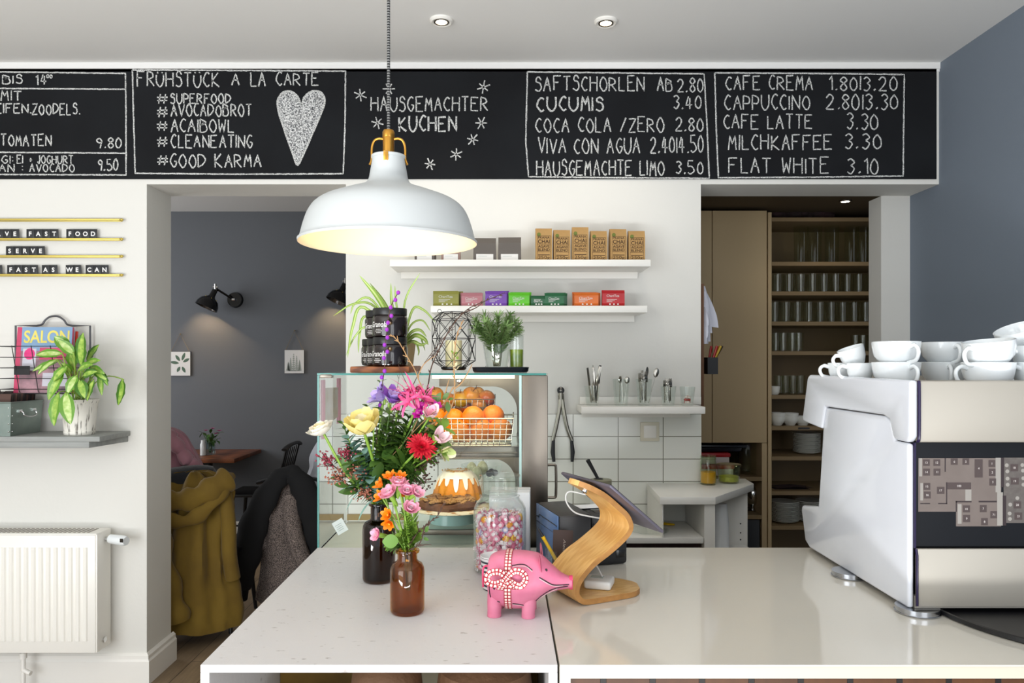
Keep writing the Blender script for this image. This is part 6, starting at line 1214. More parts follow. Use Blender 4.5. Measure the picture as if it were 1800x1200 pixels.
for ln in ([(903, 984), (915, 982), (926, 983), (938, 991)], [(950, 1003), (960, 1010), (972, 1018), (985, 1020), (1000, 1020)], [(998, 1023), (980, 1025), (965, 1030), (950, 1040), (940, 1050)], [(863, 1005), (864, 1030), (866, 1045)], [(872, 1046), (882, 1048)], [(904, 1049), (915, 1050), (924, 1053)]):
    m = MB(); m.tube([surf(v.x, v.y) for v in catmull([Vector((q[0], q[1], 0)) for q in ln], 4)], .0011, 6); m.build('carved_line', 'pig_dark', t)
m = MB(); h_ = [surf(872+dx, 1018+dy, .0008) for dx, dy in ((-3, -3), (3, -3), (4, 2), (1, 8), (-2, 5))]; m.bm.faces.new([m.bm.verts.new(p) for p in h_]); m.build('painted_heart', 'pig_dark', t)
m = MB()
for ln in ([(905, 985.5), (926, 985), (938, 993)], [(950, 1005), (972, 1020), (990, 1021.5)], [(980, 1026.5), (950, 1042), (940, 1052)], [(904, 1050.5), (915, 1051.5), (926, 1055)]): m.tube([surf(v.x, v.y) for v in catmull([Vector((q[0], q[1], 0)) for q in ln], 4)], .0009, 6)
m.build('scratch_lines', 'pig_scratch', t)
m = MB(); x, z = pl(857, 995); m.tube(catmull([(x+.004, 0, z), (x-.008, -.004, z-.002), (x-.010, -.006, z-.02), (x-.009, -.006, z-.045)], 4), .0022, 8); m.build('tail', 'pig_snout', t)
def ribbon_strip(m, pts, w, nrm_f):
    ul = m.bm.loops.layers.uv.get('uv') or m.bm.loops.layers.uv.new('uv'); vs = []; L = 0; last = None; n = len(pts)
    for i, p in enumerate(pts):
        tt = pts[min(i+1, n-1)]-pts[max(i-1, 0)]; tt.normalize(); nn = nrm_f(p); sd = tt.cross(nn).normalized()
        if last is not None: L += (p-last).length
        last = p; vs.append((m.bm.verts.new(p-sd*w/2), m.bm.verts.new(p+sd*w/2), L/w))
    for a, b in zip(vs, vs[1:]):
        f = m.bm.faces.new((a[0], a[1], b[1], b[0]))
        for lp, u in zip(f.loops, ((0, a[2]), (1, a[2]), (1, b[2]), (0, b[2]))): lp[ul].uv = u
bx0_ = pl(896, 1000)[0]
def belt():
    i = min(range(len(rr2)), key=lambda i: abs(rr2[i][0][0]-bx0_)); c = Vector((bx0_, 0, sum(p[2] for p in rr2[i])/28))
    return [Vector((bx0_, p[1]*1.02+math.copysign(.0008, p[1]), c.z+(p[2]-c.z)*1.02)) for p in rr2[i]]+[None], c
bl, bc = belt(); bl = bl[:-1]; bl.append(bl[0])
m = MB(); ribbon_strip(m, bl, .0150, lambda p: (Vector((0, p.y, p.z-bc.z))).normalized()); m.build('ribbon_band', 'gingham', t, smooth='raw')
kc = surf(895, 1001, .004)
o = None
for loop_pts in ([(0, 0), (-12, -10), (-28, -8), (-32, 4), (-20, 10), (-6, 6), (0, 2)], [(0, 0), (14, -12), (28, -10), (33, 0), (24, 12), (10, 8), (0, 2)], [(0, 0), (-6, 10), (-12, 22)], [(0, 2), (8, 10), (16, 14)]):
    m = MB(); k = PD/F; pts = catmull([Vector((kc.x+a*k, kc.y-.004-.010*math.sin(PI*i/(len(loop_pts)-1)), kc.z-b*k)) for i, (a, b) in enumerate(loop_pts)], 5); ribbon_strip(m, pts, .0145, lambda p: Vector((0.35, -.75, .3)).normalized()); m.build('bow_loop' if len(loop_pts) > 4 else 'bow_tail', 'gingham', t, smooth='raw')
m = MB(); ribbon_strip(m, catmull([kc+Vector((.007, .001, .008)), kc+Vector((.002, -.010, .002)), kc+Vector((-.006, -.004, -.009))], 5), .012, lambda p: Vector((0, -1, 0))); m.build('bow_knot', 'gingham', t, smooth='raw')
# ------------------------------------------------------------------ espresso machine
mat('machine_white', '#d6d9e0', .18, coat=.5); mat('machine_beige', '#a39d92', .42, .25); mat('purple_trim', '#1c0e38', .3); mat('dark_panel', '#131417', .3, spec=.3); mat('foot_steel', '#b9bcc2', .2, 1)
MX0, MX1 = .869, 1.70
t = thing('espresso_machine', 'big white espresso machine standing on the right end of the bar', 'espresso machine', (MX0, 1.585, 0))
yo = 1.585
def side(x0, x1, poly, name, mt, bev): m = MB(); m.prism([(y-yo, z) for y, z in poly], x0, x1, 'x', bev); return m.build(name, mt, t, ang=50)
up = [(1.585, 1.457), (2.11, 1.459), (2.125, 1.45), (2.16, 1.335), (2.155, 1.322), (2.03, 1.312), (2.01, 1.3745), (1.70, 1.3745), (1.672, 1.366), (1.662, 1.34), (1.655, 1.325), (1.64, 1.3225), (1.598, 1.3225), (1.585, 1.335)]
side(.0, .018, up, 'upper_side_cover', 'machine_white', .006)
lo = [(1.600, .963), (2.12, .963), (2.15, .975), (2.178, 1.06), (2.172, 1.075), (2.06, 1.094), (2.045, 1.20), (2.03, 1.31), (2.008, 1.372), (1.70, 1.372), (1.675, 1.362), (1.666, 1.34), (1.658, 1.320), (1.600, 1.320)]
side(.004, .0175, lo, 'lower_side_cover', 'machine_white', .006)
W_ = MX1-MX0
side(W_-.018, W_, up, 'upper_side_cover', 'machine_white', .006); side(W_-.0175, W_-.004, lo, 'lower_side_cover', 'machine_white', .006)
m = MB(); m.bx(.019, W_-.019, .0, .02, 1.3235-.0, 1.4565, .005); m.bx(.019, W_-.019, .02, .50, 1.33, 1.428, .002); m.build('upper_housing', 'machine_beige', t)
m = MB(); m.bx(.019, W_-.019, .0205, .026, 1.428, 1.457); m.build('cup_rail', 'machine_beige', t); m = MB(); m.bx(.019, W_-.019, .50, .51, 1.37, 1.457, .002); m.build('cup_rail', 'machine_beige', t)
m = MB(); m.bx(.019, W_-.019, .008, .016, .968, 1.094, .003); m.bx(.019, W_-.019, .016, .58, .964, .99); m.build('lower_housing', 'machine_beige', t)
m = MB(); m.bx(.0185, W_-.0185, .022, .030, 1.0945, 1.3232, .001); m.build('rear_window', 'dark_panel', t, smooth=False)
m = MB(); m.bx(.019, W_-.019, .03, .40, .99, 1.33); m.build('core_body', 'black_satin', t, smooth=False)
m = MB(); m.bx(.019, W_-.019, .48, .585, .99, 1.07, .004); m.build('drip_tray', 'black_satin', t)
m = MB(); m.tube(catmull([(.0185, .0, 1.456), (.0185, -.002, 1.44), (.0185, -.002, 1.34), (.0185, .004, 1.325)], 6), .0032, 8); m.build('trim_line', 'purple_trim', t, label='dark purple trim strip')
m = MB(); m.tube([(.0185, .010, 1.093), (.0185, .006, 1.08), (.0185, .006, .972)], .0028, 8); m.build('trim_line', 'purple_trim', t, label='dark purple trim strip'); m = MB(); m.bx(.0165, .0195, .012, .02, 1.094, 1.322); m.build('trim_line', 'purple_trim', t, smooth=False, label='dark purple trim strip')
for x, y in ((.02, .03), (.0, .30), (W_-.05, .03), (W_-.05, .30)):
    m = MB(); m.lathe([(.001, 0), (.045, 0), (.046, .0025), (.044, .003), (.044, .013), (.001, .013)], 36); o = m.build('foot', 'foot_steel', t); o.location = (x+.012, y, CZ+.0005)
for k in range(2):
    m = MB(); m.cyl((.25+k*.33, .46, 1.30), (.25+k*.33, .46, 1.24), .035); m.tube([(.25+k*.33, .46, 1.25), (.25+k*.33, .60, 1.235)], .012, 10); m.build('group_head', 'chrome', t)
# printed floor plan behind the rear window
mat('plan_floor', '#716660', .6, var='#6a5f59', vscale=20); mat('plan_dark', '#2c2022', .6); mat('plan_box', '#463a38', .6); mat('plan_light', '#928d86', .6); mat('plan_side', '#554e4a', .6, var='#5f5954', vscale=90); mat('plan_num', '#cfc6c0', .6)
ox, oz, ky = X(1590, 1.606)-MX0, 0, 1.606/F
yP = .0214
def pxz(a, b): return ((a/7.057)*ky+ox, Z(780+b/7.057, 1.606))
m = MB()
def rect(a0, b0, a1, b1, mi, lift):
    m.mi = mi; x0, z1 = pxz(a0, b0); x1, z0 = pxz(a1, b1); y = yP-lift; m.face([(x0, y, z0), (x1, y, z0), (x1, y, z1), (x0, y, z1)])
rect(172, 178, 650, 840, 0, .0); rect(640, 178, 1200, 1022, 0, .00002)
rect(1230, 170, 1700, 980, 4, .0)
for q in ((180, 178, 218, 402), (195, 485, 230, 700), (660, 745, 708, 990), (755, 565, 830, 705), (1130, 172, 1195, 600), (1150, 600, 1222, 1012)): rect(*q, 3, .0002)
for q in ((498, 178, 512, 345), (195, 733, 318, 745), (418, 733, 530, 745), (516, 475, 530, 745), (636, 708, 832, 724), (920, 705, 1145, 724), (636, 708, 650, 840), (1196, 172, 1236, 535), (1218, 640, 1262, 1012)): rect(*q, 1, .0003)
nums = [('13', 228, 192, 314, 272), ('12', 358, 192, 444, 272), ('6', 574, 180, 660, 258), ('5', 718, 180, 802, 258), ('4', 870, 190, 970, 416), ('1', 1042, 200, 1126, 286), ('14', 230, 306, 316, 392), ('11', 360, 306, 446, 392), ('2', 1046, 308, 1130, 396), ('3', 1052, 428, 1136, 516), ('15', 236, 484, 320, 570), ('16', 240, 590, 326, 676), ('17', 402, 532, 496, 620), ('100', 530, 478, 826, 562), ('10', 724, 762, 812, 848), ('7', 934, 758, 1020, 846), ('71', 1064, 834, 1148, 922), ('9', 726, 880, 814, 970), ('8', 950, 920, 1034, 1008), ('18', 1314, 250, 1410, 340), ('19', 1318, 418, 1418, 504), ('20', 1352, 712, 1446, 800), ('21', 1364, 850, 1460, 940)]
for s, a0, b0, a1, b1 in nums: rect(a0, b0, a1, b1, 2, .0004)
m.mi = 3
for a, b in ((1268, 265), (1276, 340), (1278, 430), (1280, 505), (1462, 262), (1470, 330), (1474, 425), (1476, 505), (1312, 752), (1400, 672), (1304, 862), (1308, 930)):
    x, z = pxz(a, b); m.ball((x, yP-.0003, z), 24/7.057*ky, 12, (1, .02, 1))
pl_ = m.build('floor_plan', ['plan_floor', 'plan_dark', 'plan_box', 'plan_light', 'plan_side'], t, smooth=False, label='printed floor plan with numbered tables')
for s, a0, b0, a1, b1 in nums:
    m = MB(); x0, z1 = pxz(a0, b0); x1, z0 = pxz(a1, b1); text_into(m, s, .0046, on_front((x0+x1)/2, yP-.0007, (z0+z1)/2-.0023), None, 'CENTER', 0); m.build('plan_number', 'plan_num', pl_, smooth=False)
# round black tray lying half under the machine
m = MB(); m.lathe([(.001, 0), (.300, 0), (.305, .003), (.305, .011), (.301, .012), (.297, .006), (.001, .005)], 80, cap=False); tag(m.build('round_tray', 'black_satin', None, (1.245, 1.617-.0, CZ+.0005)), 'large round black tray on the bar at the right, under the machine front', 'tray')
# ------------------------------------------------------------------ cups on the machine
def cup_group(label, h, rb, rt, loc, rot, grp, proto=[None, None]):
    k = 0 if h > .06 else 1
    if proto[k] is None: m = MB(); cup_shape(m, h, rb, rt, True, .0035); proto[k] = o = m.build('coffee_cup' if k == 0 else 'espresso_cup', 'porcelain', None, ang=60)
    else: o = proto[k].copy(); C.objects.link(o)
    o.location = loc; o.rotation_euler = rot; return tag(o, label, 'cup', grp)
TC = 1.4285
BIG = (.0665, .027, .0525); SML = (.058, .022, .0335)
def pos(px, D): return (X(px, D), D, TC)
def big(px, D, z, rot, lab): cup_group(lab, .0665, .028, .0545, (X(px, D), D, z), rot, 'big coffee cups on the machine')
def sml(px, D, z, rot, lab): cup_group(lab, .052, .021, .0335, (X(px, D), D, z), rot, 'espresso cups on the machine')
sml(1478, 2.02, TC+.012, (0, 0, PI-.2), 'small espresso cup at the far left end of the machine top'); sml(1512, 1.90, TC+.012, (0, 0, PI-.15), 'small espresso cup beneath the tilted espresso cup')
sml(1506, 1.93, TC+.055, (.0, .35, PI), 'small espresso cup tilted on top of two others at the left')
big(1575, 1.80, TC, (0, 0, -PI/2+.12), 'lower big cup of the leftmost stack, handle towards the camera'); big(1575, 1.80, TC+.050, (0, 0, -PI/2+.14), 'upper big cup of the leftmost stack, handle towards the camera')
big(1660, 1.86, TC, (0, 0, -PI/2-.35), 'lower big cup of the second stack from the left'); big(1660, 1.86, TC+.050, (0, 0, -PI/2-.1), 'upper big cup of the second stack from the left')
big(1737, 1.69, TC, (0, 0, PI+.1), 'lower big cup of the third stack, handle to the left'); big(1742, 1.69, TC+.050, (.0, .13, PI+.35), 'upper big cup of the third stack, leaning right with a raised handle')
big(1730, 1.95, TC+.04, (0, 0, PI), 'big cup behind the third stack, only its handle and rim showing'); big(1730, 1.95, TC, (0, 0, PI), 'big cup hidden behind the third stack, at the bottom')
big(1822, 1.70, TC, (0, 0, PI+.3), 'lower big cup at the right edge of the photo'); big(1826, 1.72, TC+.038, (0, 0, PI), 'upper big cup at the right edge, handle to the left'); big(1806, 1.78, TC+.088, (0, .38, PI+.2), 'topmost tilted cup at the right edge of the machine top')
# ------------------------------------------------------------------ amber bottles
glass('amber_glass', '#ddba7c', .9); glass('amber_dark', '#9c8068', .9); mat('water_dark', '#3a1c08', .1)
def bottle(px, D, r, h, rn, hn, lab, mt):
    t = thing('amber_bottle', lab, 'bottle', (X(px, D), D, CZ+.0005), 0, 'brown apothecary bottles'); s = h-hn; m = MB()
    m.lathe([(.001, 0), (r*.88, 0), (r*.97, .003), (r, .009), (r, s-r*.55), (r*.97, s-r*.35), (r*.85, s-r*.12), (rn*1.12, s), (rn, s+.005), (rn, h-.007), (rn*1.22, h-.006), (rn*1.25, h-.003), (rn*1.2, h), (rn*.95, h), (rn*.88, h-.006), (rn*.88, s+.004), (r*.82, s-r*.15), (r*.94, s-r*.4), (r*.94, .012), (r*.85, .006), (.001, .005)], 48, cap=False); m.build('bottle_body', mt, t); return t
tall = bottle(666, 1.848, .0405, .1935, .0205, .042, 'tall dark amber bottle holding the big bouquet', 'amber_dark'); small = bottle(716, 1.617, .0375, .1365, .0215, .026, 'short amber bottle holding the small bunch in front', 'amber_glass')
TN = Vector(tall.location); SN = Vector(small.location); TM = TN+Vector((0, 0, .188)); SM = SN+Vector((0, 0, .132))
# ------------------------------------------------------------------ the flowers
for nm, c, r in (('petal_white', '#f3efe2', .55), ('petal_cream', '#f0e7c0', .55), ('petal_yellow', '#efe191', .55), ('petal_lilac', '#b3a0dc', .5), ('petal_violet', '#8a55c0', .5), ('petal_pink', '#e0578f', .5), ('petal_hot', '#b6128f', .5), ('petal_red', '#c4122c', .5), ('petal_orange', '#f28a10', .5), ('petal_rose', '#f0abc0', .5), ('petal_blush', '#edcdd2', .5), ('petal_tip', '#d66fa0', .5),
    ('bead_purple', '#8a1fb0', .6), ('twig', '#4a342a', .8), ('twig_pale', '#a8855c', .8), ('berry_red', '#8a2038', .5), ('berry_rust', '#a0604a', .6), ('fresh_green', '#7da03a', .5), ('deep_green', '#4a6c2c', .45), ('mid_green', '#648a36', .45), ('eucalyptus', '#7fa598', .55), ('stamen', '#e0b030', .6), ('throat_green', '#c5d28a', .5), ('bract_green', '#86a646', .5)):
    mat(nm, c, r, var=None, sheen=.2 if nm.startswith('bead') else 0)
rf = random.Random(31)
def stem_path(mouth, head, bend=.25):
    """a stem from inside the bottle through its mouth to the flower head"""
    j = Vector((rf.uniform(-.010, .010), rf.uniform(-.010, .010), 0)); low = mouth+Vector((-(head.x-mouth.x)*.08, -(head.y-mouth.y)*.08, -.085)); d = head-mouth
    mid = mouth+j+d*.5+Vector((0, 0, d.length*bend*.3)); return catmull([low, mouth+j, mid, head], 7)
GRP = {1: 'stems of the big bouquet', 2: 'stems of the small bunch'}
def flower(name, label, mouth, head, r_stem=.0022, bend=.25, g=1, stem_m='fresh_green', cat='flower'):
    t = thing(name, label, cat, mouth, 0, GRP[g]); q = stem_path(mouth, head, bend); m = MB(); m.tube([p-mouth for p in q], r_stem, 7); m.build('stem', stem_m, t); return t, [p-mouth for p in q], head-mouth
def frame(n):
    n = Vector(n).normalized(); u = n.orthogonal().normalized(); return n, u, n.cross(u)
def bloom(t, h, n, layers, mts, name='petals', thick=1):
    """layers: (count, length, width, opening angle from axis, curl, start radius)"""
    n, u, v = frame(n); m = MB()
    for li, (cnt_, L, w, op, cu, r0) in enumerate(layers):
        m.mi = min(li, len(mts)-1)
        for k in range(cnt_):
            a = 2*PI*k/cnt_+li*.5+rf.uniform(-.1, .1); rad = u*math.cos(a)+v*math.sin(a); d = n*math.cos(op)+rad*math.sin(op); m.leaf(h+rad*r0, d, n*math.sin(op)-rad*math.cos(op), L*rf.uniform(.9, 1.08), w, cu, 6, .25, lambda s: math.sin(PI*min(1, .12+.84*s))**.55, wave=.12)
    return m.build(name, mts, t)
def leaves(t, q, idx, L, w, mt, ang=.9, curl=.4, two=True):
    m = MB()
    for i in idx:
        p = q[int(i*(len(q)-1))]; tt = (q[min(int(i*(len(q)-1))+1, len(q)-1)]-q[int(i*(len(q)-1))-1]).normalized(); _, u, v = frame(tt); b = rf.uniform(0, 6.28)
        for s in ((0, PI) if two else (0,)):
            d = (u*math.cos(b+s)+v*math.sin(b+s))*math.sin(ang)+tt*math.cos(ang); m.leaf(p, d, tt, L*rf.uniform(.8, 1.1), w*rf.uniform(.8, 1.1), curl, 6, .2)
    return m.build('leaves', mt, t)
# big bouquet
h = P(568, 760, 1.76); t, q, hh = flower('ranunculus', 'white ranunculus reaching far out to the left of the bouquet', TM, h, .0032, -.15)
bloom(t, hh+Vector((0, 0, -.004)), (-.35, -.25, .9), [(14, .036, .034, 1.35, -.9, .004), (14, .034, .032, 1.1, -1.0, .004), (12, .030, .028, .8, -1.0, .003), (10, .024, .022, .5, -.9, .002), (8, .018, .016, .2, -.7, .001)], ['petal_white', 'petal_white', 'petal_cream', 'petal_cream'])
h = P(641, 762, 1.74); t, q, hh = flower('tulip', 'pale yellow open tulip at the left middle of the bouquet', TM, h, .0036, .1)
bloom(t, hh, (-.15, -.3, .95), [(6, .062, .052, 1.05, -.75, .006), (6, .060, .046, .75, -.6, .004), (6, .046, .036, .45, -.5, .003)], ['petal_yellow', 'petal_yellow', 'petal_cream']); leaves(t, q, (.45, .55), .12, .032, 'deep_green', .35, .3, False)
for px, py, n, mt, lab in ((668, 697, (-.75, -.3, .6), ['petal_lilac', 'petal_lilac'], 'pale lilac freesia opening to the upper left'), (690, 700, (.35, -.35, .85), ['petal_violet', 'petal_lilac'], 'deeper violet freesia beside the pale lilac one')):
    h = P(px, py, 1.80); t, q, hh = flower('freesia', lab, TM, h-Vector(n)*.012, .0018, .2); bloom(t, hh, n, [(6, .046, .024, .75, .3, .003), (5, .036, .02, .4, .3, .002)], mt); m = MB(); m.tube([hh-Vector(n).normalized()*.012, hh, hh+Vector(n).normalized()*.012], [.002, .004, .006], 8); m.build('throat', 'throat_green', t)
    for k in range(3): m = MB(); m.ico(hh+Vector((rf.uniform(-.01, .015), -.012, -.006-.012*k)), .0045, 1, (.8, .8, 1.6)); m.build('bud', 'bract_green', t)
h = P(658, 735, 1.79); t, q, hh = flower('freesia', 'small violet freesia bud below the lilac freesia', TM, h, .0018); bloom(t, hh, (-.8, -.3, .2), [(5, .024, .012, .5, .4, .002)], ['petal_violet'])
h = P(731, 696, 1.80); t, q, hh = flower('nerine', 'big spidery pink nerine bloom at the top of the bouquet', TM, h-Vector((0, 0, .03)), .0034, .1)
m = MB()
for k in range(9):
    a = k*2.399; e = .25+1.0*math.sqrt(k/9); n = Vector((math.cos(a)*math.sin(e), math.sin(a)*math.sin(e)*.8-.15, math.cos(e))).normalized(); c = hh+n*.034; m.tube([hh, c], .0013, 5); nn, u, v = frame(n)
    for j in range(6): b = 2*PI*j/6+k; rad = u*math.cos(b)+v*math.sin(b); m.leaf(c, n*.75+rad*.75, n-rad, rf.uniform(.034, .05), .0085, 1.3, 8, .3, lambda s: math.sin(PI*min(1, .2+.76*s))**.6, wave=.3)
for (a, b) in ((695, 656), (683, 671), (696, 683), (721, 650), (770, 688), (713, 658)): p0 = hh+Vector((0, -.02, .02)); p1 = P(a, b, 1.77)-TM; m.leaf(p0, p1-p0, (0, 0, 1), (p1-p0).length*1.03, .009, .5, 8, .3)
m.build('petals', 'petal_pink', t); m = MB()
for k in range(14): a = k*2.4; d = Vector((math.cos(a)*.6, math.sin(a)*.6-.3, .7)); p = hh+d.normalized()*.04; m.tube([p, p+d*.03], .0006, 4); m.ico(p+d*.031, .0018, 0)
m.build('stamens', 'petal_tip', t)
for px, py, lab in ((736, 730, 'magenta floret left under the pink nerine'), (768, 716, 'magenta floret right of the pink nerine in front of the apples'), (744, 716, 'magenta floret directly under the pink nerine')):
    h = P(px, py, 1.775); t, q, hh = flower('statice', lab, TM, h, .0013, .2, stem_m='deep_green'); bloom(t, hh, (rf.uniform(-.3, .3), -.7, .6), [(6, .015, .011, 1.0, .2, .001), (5, .010, .008, .5, .2, .001)], ['petal_hot'])
h = P(741, 785, 1.765); t, q, hh = flower('chrysanthemum', 'red many-petalled chrysanthemum at the right middle of the bouquet', TM, h, .003, .1); bloom(t, hh, (.25, -.75, .55), [(26, .034, .007, 1.35, .35, .004), (22, .030, .007, 1.05, .3, .003), (18, .024, .006, .7, .2, .002), (12, .016, .005, .35, .1, .001)], ['petal_red']); leaves(t, q, (.5, .65, .8), .045, .022, 'mid_green')
for px, py, n, mts, lab in ((772, 770, (.5, -.6, .55), ['petal_blush', 'petal_blush'], 'blush alstroemeria at the right edge of the bouquet'), (782, 793, (.6, -.6, -.25), ['petal_cream', 'throat_green'], 'greenish white alstroemeria hanging at the lower right of the bouquet'), (756, 728, (.2, -.6, .7), ['petal_blush', 'petal_rose'], 'small blush bloom under the magenta floret')):
    h = P(px, py, 1.76); t, q, hh = flower('alstroemeria', lab, TM, h-Vector(n)*.01, .002, .2); bloom(t, hh, n, [(3, .036, .026, .8, -.5, .002), (3, .034, .020, .55, -.3, .002)], mts); m = MB()
    for k in range(5): m.leaf(hh-Vector(n).normalized()*.012, Vector(n)+Vector((rf.uniform(-1, 1), rf.uniform(-.6, .2), rf.uniform(-.5, 1))), (0, 0, 1), .035, .011, .3, 5)
    m.build('bracts', 'bract_green', t)
h = P(700, 715, 1.80); t, q, hh = flower('rosebud', 'small closed pink-red bud between the freesias and the nerine', TM, h, .0016); bloom(t, hh-Vector((0, 0, .008)), (0, -.1, 1), [(5, .018, .012, .25, -.3, .002)], ['petal_pink'])
for px, py, mt, lab in ((573, 807, 'berry_red', 'dark red berry cluster at the far left of the bouquet'), (606, 797, 'berry_red', 'dark red berry cluster nearer the tulip leaf'), (592, 836, 'berry_rust', 'pale rust berry spray reaching left, lowest of the berry sprays'), (625, 830, 'berry_rust', 'rust berry spray above the bottle neck'), (641, 866, 'berry_rust', 'small rust berry spray just over the tall bottle'), (752, 812, 'twig', 'dark seed spray at the right behind the red chrysanthemum'), (745, 846, 'twig', 'dark seed spray low at the right of the bouquet')):
    h = P(px, py, 1.79); t, q, hh = flower('berry_spray', lab, TM, h, .0016, -.05, stem_m='twig', cat='berries'); m = MB(); m2 = MB(); sp = .024 if mt != 'twig' else .034
    for k in range(70 if mt != 'twig' else 46):
        d = Vector((rf.gauss(0, .45), rf.gauss(0, .4), rf.gauss(0, .42))); p = hh+d*sp*(.8 if mt == 'berry_red' else 1.0); m.ico(p, rf.uniform(.0017, .0031), 1)
        if k % 3 == 0: m2.tube([q[-3], p], .0006, 4)
    m.build('berries', mt, t); m2.build('twiglets', 'twig', t)
    if px < 640: leaves(t, q, (.62, .8), .05, .018, 'deep_green', .8)
# beaded purple branch
t = thing('beaded_branch', 'thin twig strung with purple fluffy balls rising over the black jars', 'branch', TM, 0, GRP[1]); pts = [(662, 742), (667, 710), (672, 676), (676, 645), (677, 605), (680, 580), (683, 555), (690, 532), (700, 514)]; q = [p-TM for p in catmull([TM+Vector((0, 0, -.08)), TM]+[P(a, b, 1.80) for a, b in pts], 5)]; m = MB(); m.tube(q, .0011, 6); m.build('stem', 'twig', t)
for a, b in ((700, 514), (695, 527), (687, 540), (688, 555), (682, 567), (680, 579), (681, 593), (676, 606), (681, 618), (675, 629), (676, 652), (671, 663), (668, 712), (663, 726)): m = MB(); m.ball((0, 0, 0), .0049, 12, (1, 1, 1.12)); o = m.build('ball', 'bead_purple', t); o.location = P(a, b, 1.796)-TM
# bare twigs
def twig(label, pts, D, r, mt, buds=(), mouth=TM, g=1, side=(), leavesp=()):
    t = thing('bare_twig', label, 'twig', mouth, 0, GRP[g]); q = [p-mouth for p in catmull([mouth+Vector((0, 0, -.07)), mouth]+[P(a, b, D) for a, b in pts], 6)]; n = len(q); m = MB(); m.tube(q, [r*(1-.6*i/(n-1)) for i in range(n)], 7)
    for sd in side: qq = [P(a, b, D)-mouth for a, b in sd]; m.tube(catmull(qq, 4), [r*.7*(1-.5*i/(4*(len(qq)-1))) for i in range(4*(len(qq)-1)+1)], 6)
    m.build('stem', mt, t)
    for i in range(8, n-1, 2):
        m = MB(); p = q[i]; tt = (q[i+1]-q[i]).normalized(); _, u, v = frame(tt); a = i*2.4; d = tt*.8+(u*math.cos(a)+v*math.sin(a))*.5; m.tube([p, p+d*.006, p+d*.011], [r*.5, r*.75, .0003], 5); m.build('bud', mt, t)
    for b_ in buds:
        m = MB(); c = P(*b_, D)-mouth
        for k in range(9): m.leaf(c+Vector((rf.uniform(-.006, .006), 0, rf.uniform(-.008, .008))), (rf.uniform(-1, 1), rf.uniform(-1, .3), rf.uniform(-.2, 1)), (0, 0, 1), .013, .007, .4, 4)
        m.build('opening_leaves', 'petal_cream' if b_[1] > 640 else 'bract_green', t)
    if leavesp:
        m = MB()
        for (a, b, da, db) in leavesp: p0 = P(a, b, D)-mouth; p1 = P(a+da, b+db, D-.01)-mouth; m.leaf(p0, p1-p0, (0, -1, .3), (p1-p0).length, (p1-p0).length*.48, .3, 6, .15)
        m.build('leaves', 'deep_green', t)
twig('long dark twig leaning right as far as the tea packets', [(725, 740), (750, 685), (760, 640), (790, 580), (820, 545), (855, 528), (888, 514)], 1.86, .0022, 'twig', side=([(820, 548), (838, 540), (850, 530)],))
twig('second dark twig running up beside the wire lantern', [(700, 740), (720, 690), (745, 640), (775, 600), (800, 572)], 1.84, .0014, 'twig', side=([(722, 688), (708, 660), (700, 640)], [(745, 640), (770, 615), (788, 596)]))
twig('pale budding twig crossing in front of the black jars', [(740, 720), (735, 665), (715, 625), (700, 600), (686, 587)], 1.79, .0020, 'twig_pale', side=([(716, 627), (708, 624)], [(735, 660), (745, 640), (765, 625)], [(700, 600), (698, 590)]))
twig('thick forked twig with leaf buds rising in front of the lantern', [(745, 760), (780, 735), (797, 705), (799, 665), (798, 640), (803, 590), (815, 562)], 1.80, .0026, 'twig_pale', buds=((799, 647), (800, 626)), side=([(798, 684), (812, 672), (825, 650), (830, 640)], [(797, 680), (775, 715), (740, 745), (690, 800)], [(780, 700), (790, 665)]), leavesp=((772, 706, -12, -12), (764, 710, 10, -20), (778, 702, 10, -12), (786, 706, 2, 18), (750, 702, -2, -16), (788, 702, 8, -2), (763, 712, 14, 2)))
twig('hair-thin dark twig left of the nerine', [(690, 745), (697, 690), (703, 655)], 1.81, .0010, 'twig')
# greenery of the big bouquet
green = [((612, 770), 'eucalyptus', 'round blue-green eucalyptus sprig at the left below the tulip', .026, .7), ((640, 845), 'eucalyptus', 'blue-green eucalyptus sprig low over the bottle neck', .027, .8), ((655, 800), 'eucalyptus', 'blue-green eucalyptus sprig in the left centre of the bouquet', .026, .7), ((646, 715), 'deep_green', 'dark small-leaved sprig left of the freesias', .022, .45), ((668, 672), 'deep_green', 'dark small-leaved sprig above the lilac freesia', .018, .4), ((603, 745), 'deep_green', 'dark sprig pointing left over the white ranunculus', .024, .4), ((690, 750), 'deep_green', 'dense dark sprig in the middle of the bouquet', .032, .5), ((715, 755), 'mid_green', 'fresh green sprig below the nerine', .036, .5), ((720, 800), 'mid_green', 'fresh green broad-leaved sprig in the lower centre', .04, .6), ((705, 840), 'deep_green', 'dark sprig low in the centre over the orange blooms', .034, .5), ((745, 760), 'mid_green', 'green bushy sprig at the right of the centre', .034, .45), ((770, 745), 'fresh_green', 'light green sprig at the right edge under the twig', .03, .45), ((685, 790), 'deep_green', 'dark leafy sprig between tulip and red chrysanthemum', .036, .55), ((730, 835), 'deep_green', 'dark sprig under the red chrysanthemum', .032, .5), ((665, 770), 'mid_green', 'green leafy sprig right beside the tulip stem', .03, .5), ((700, 725), 'deep_green', 'dark sprig under the violet freesia', .03, .45), ((625, 850), 'deep_green', 'long-leaved dark sprig hanging left beside the bottle neck', .045, .32)]
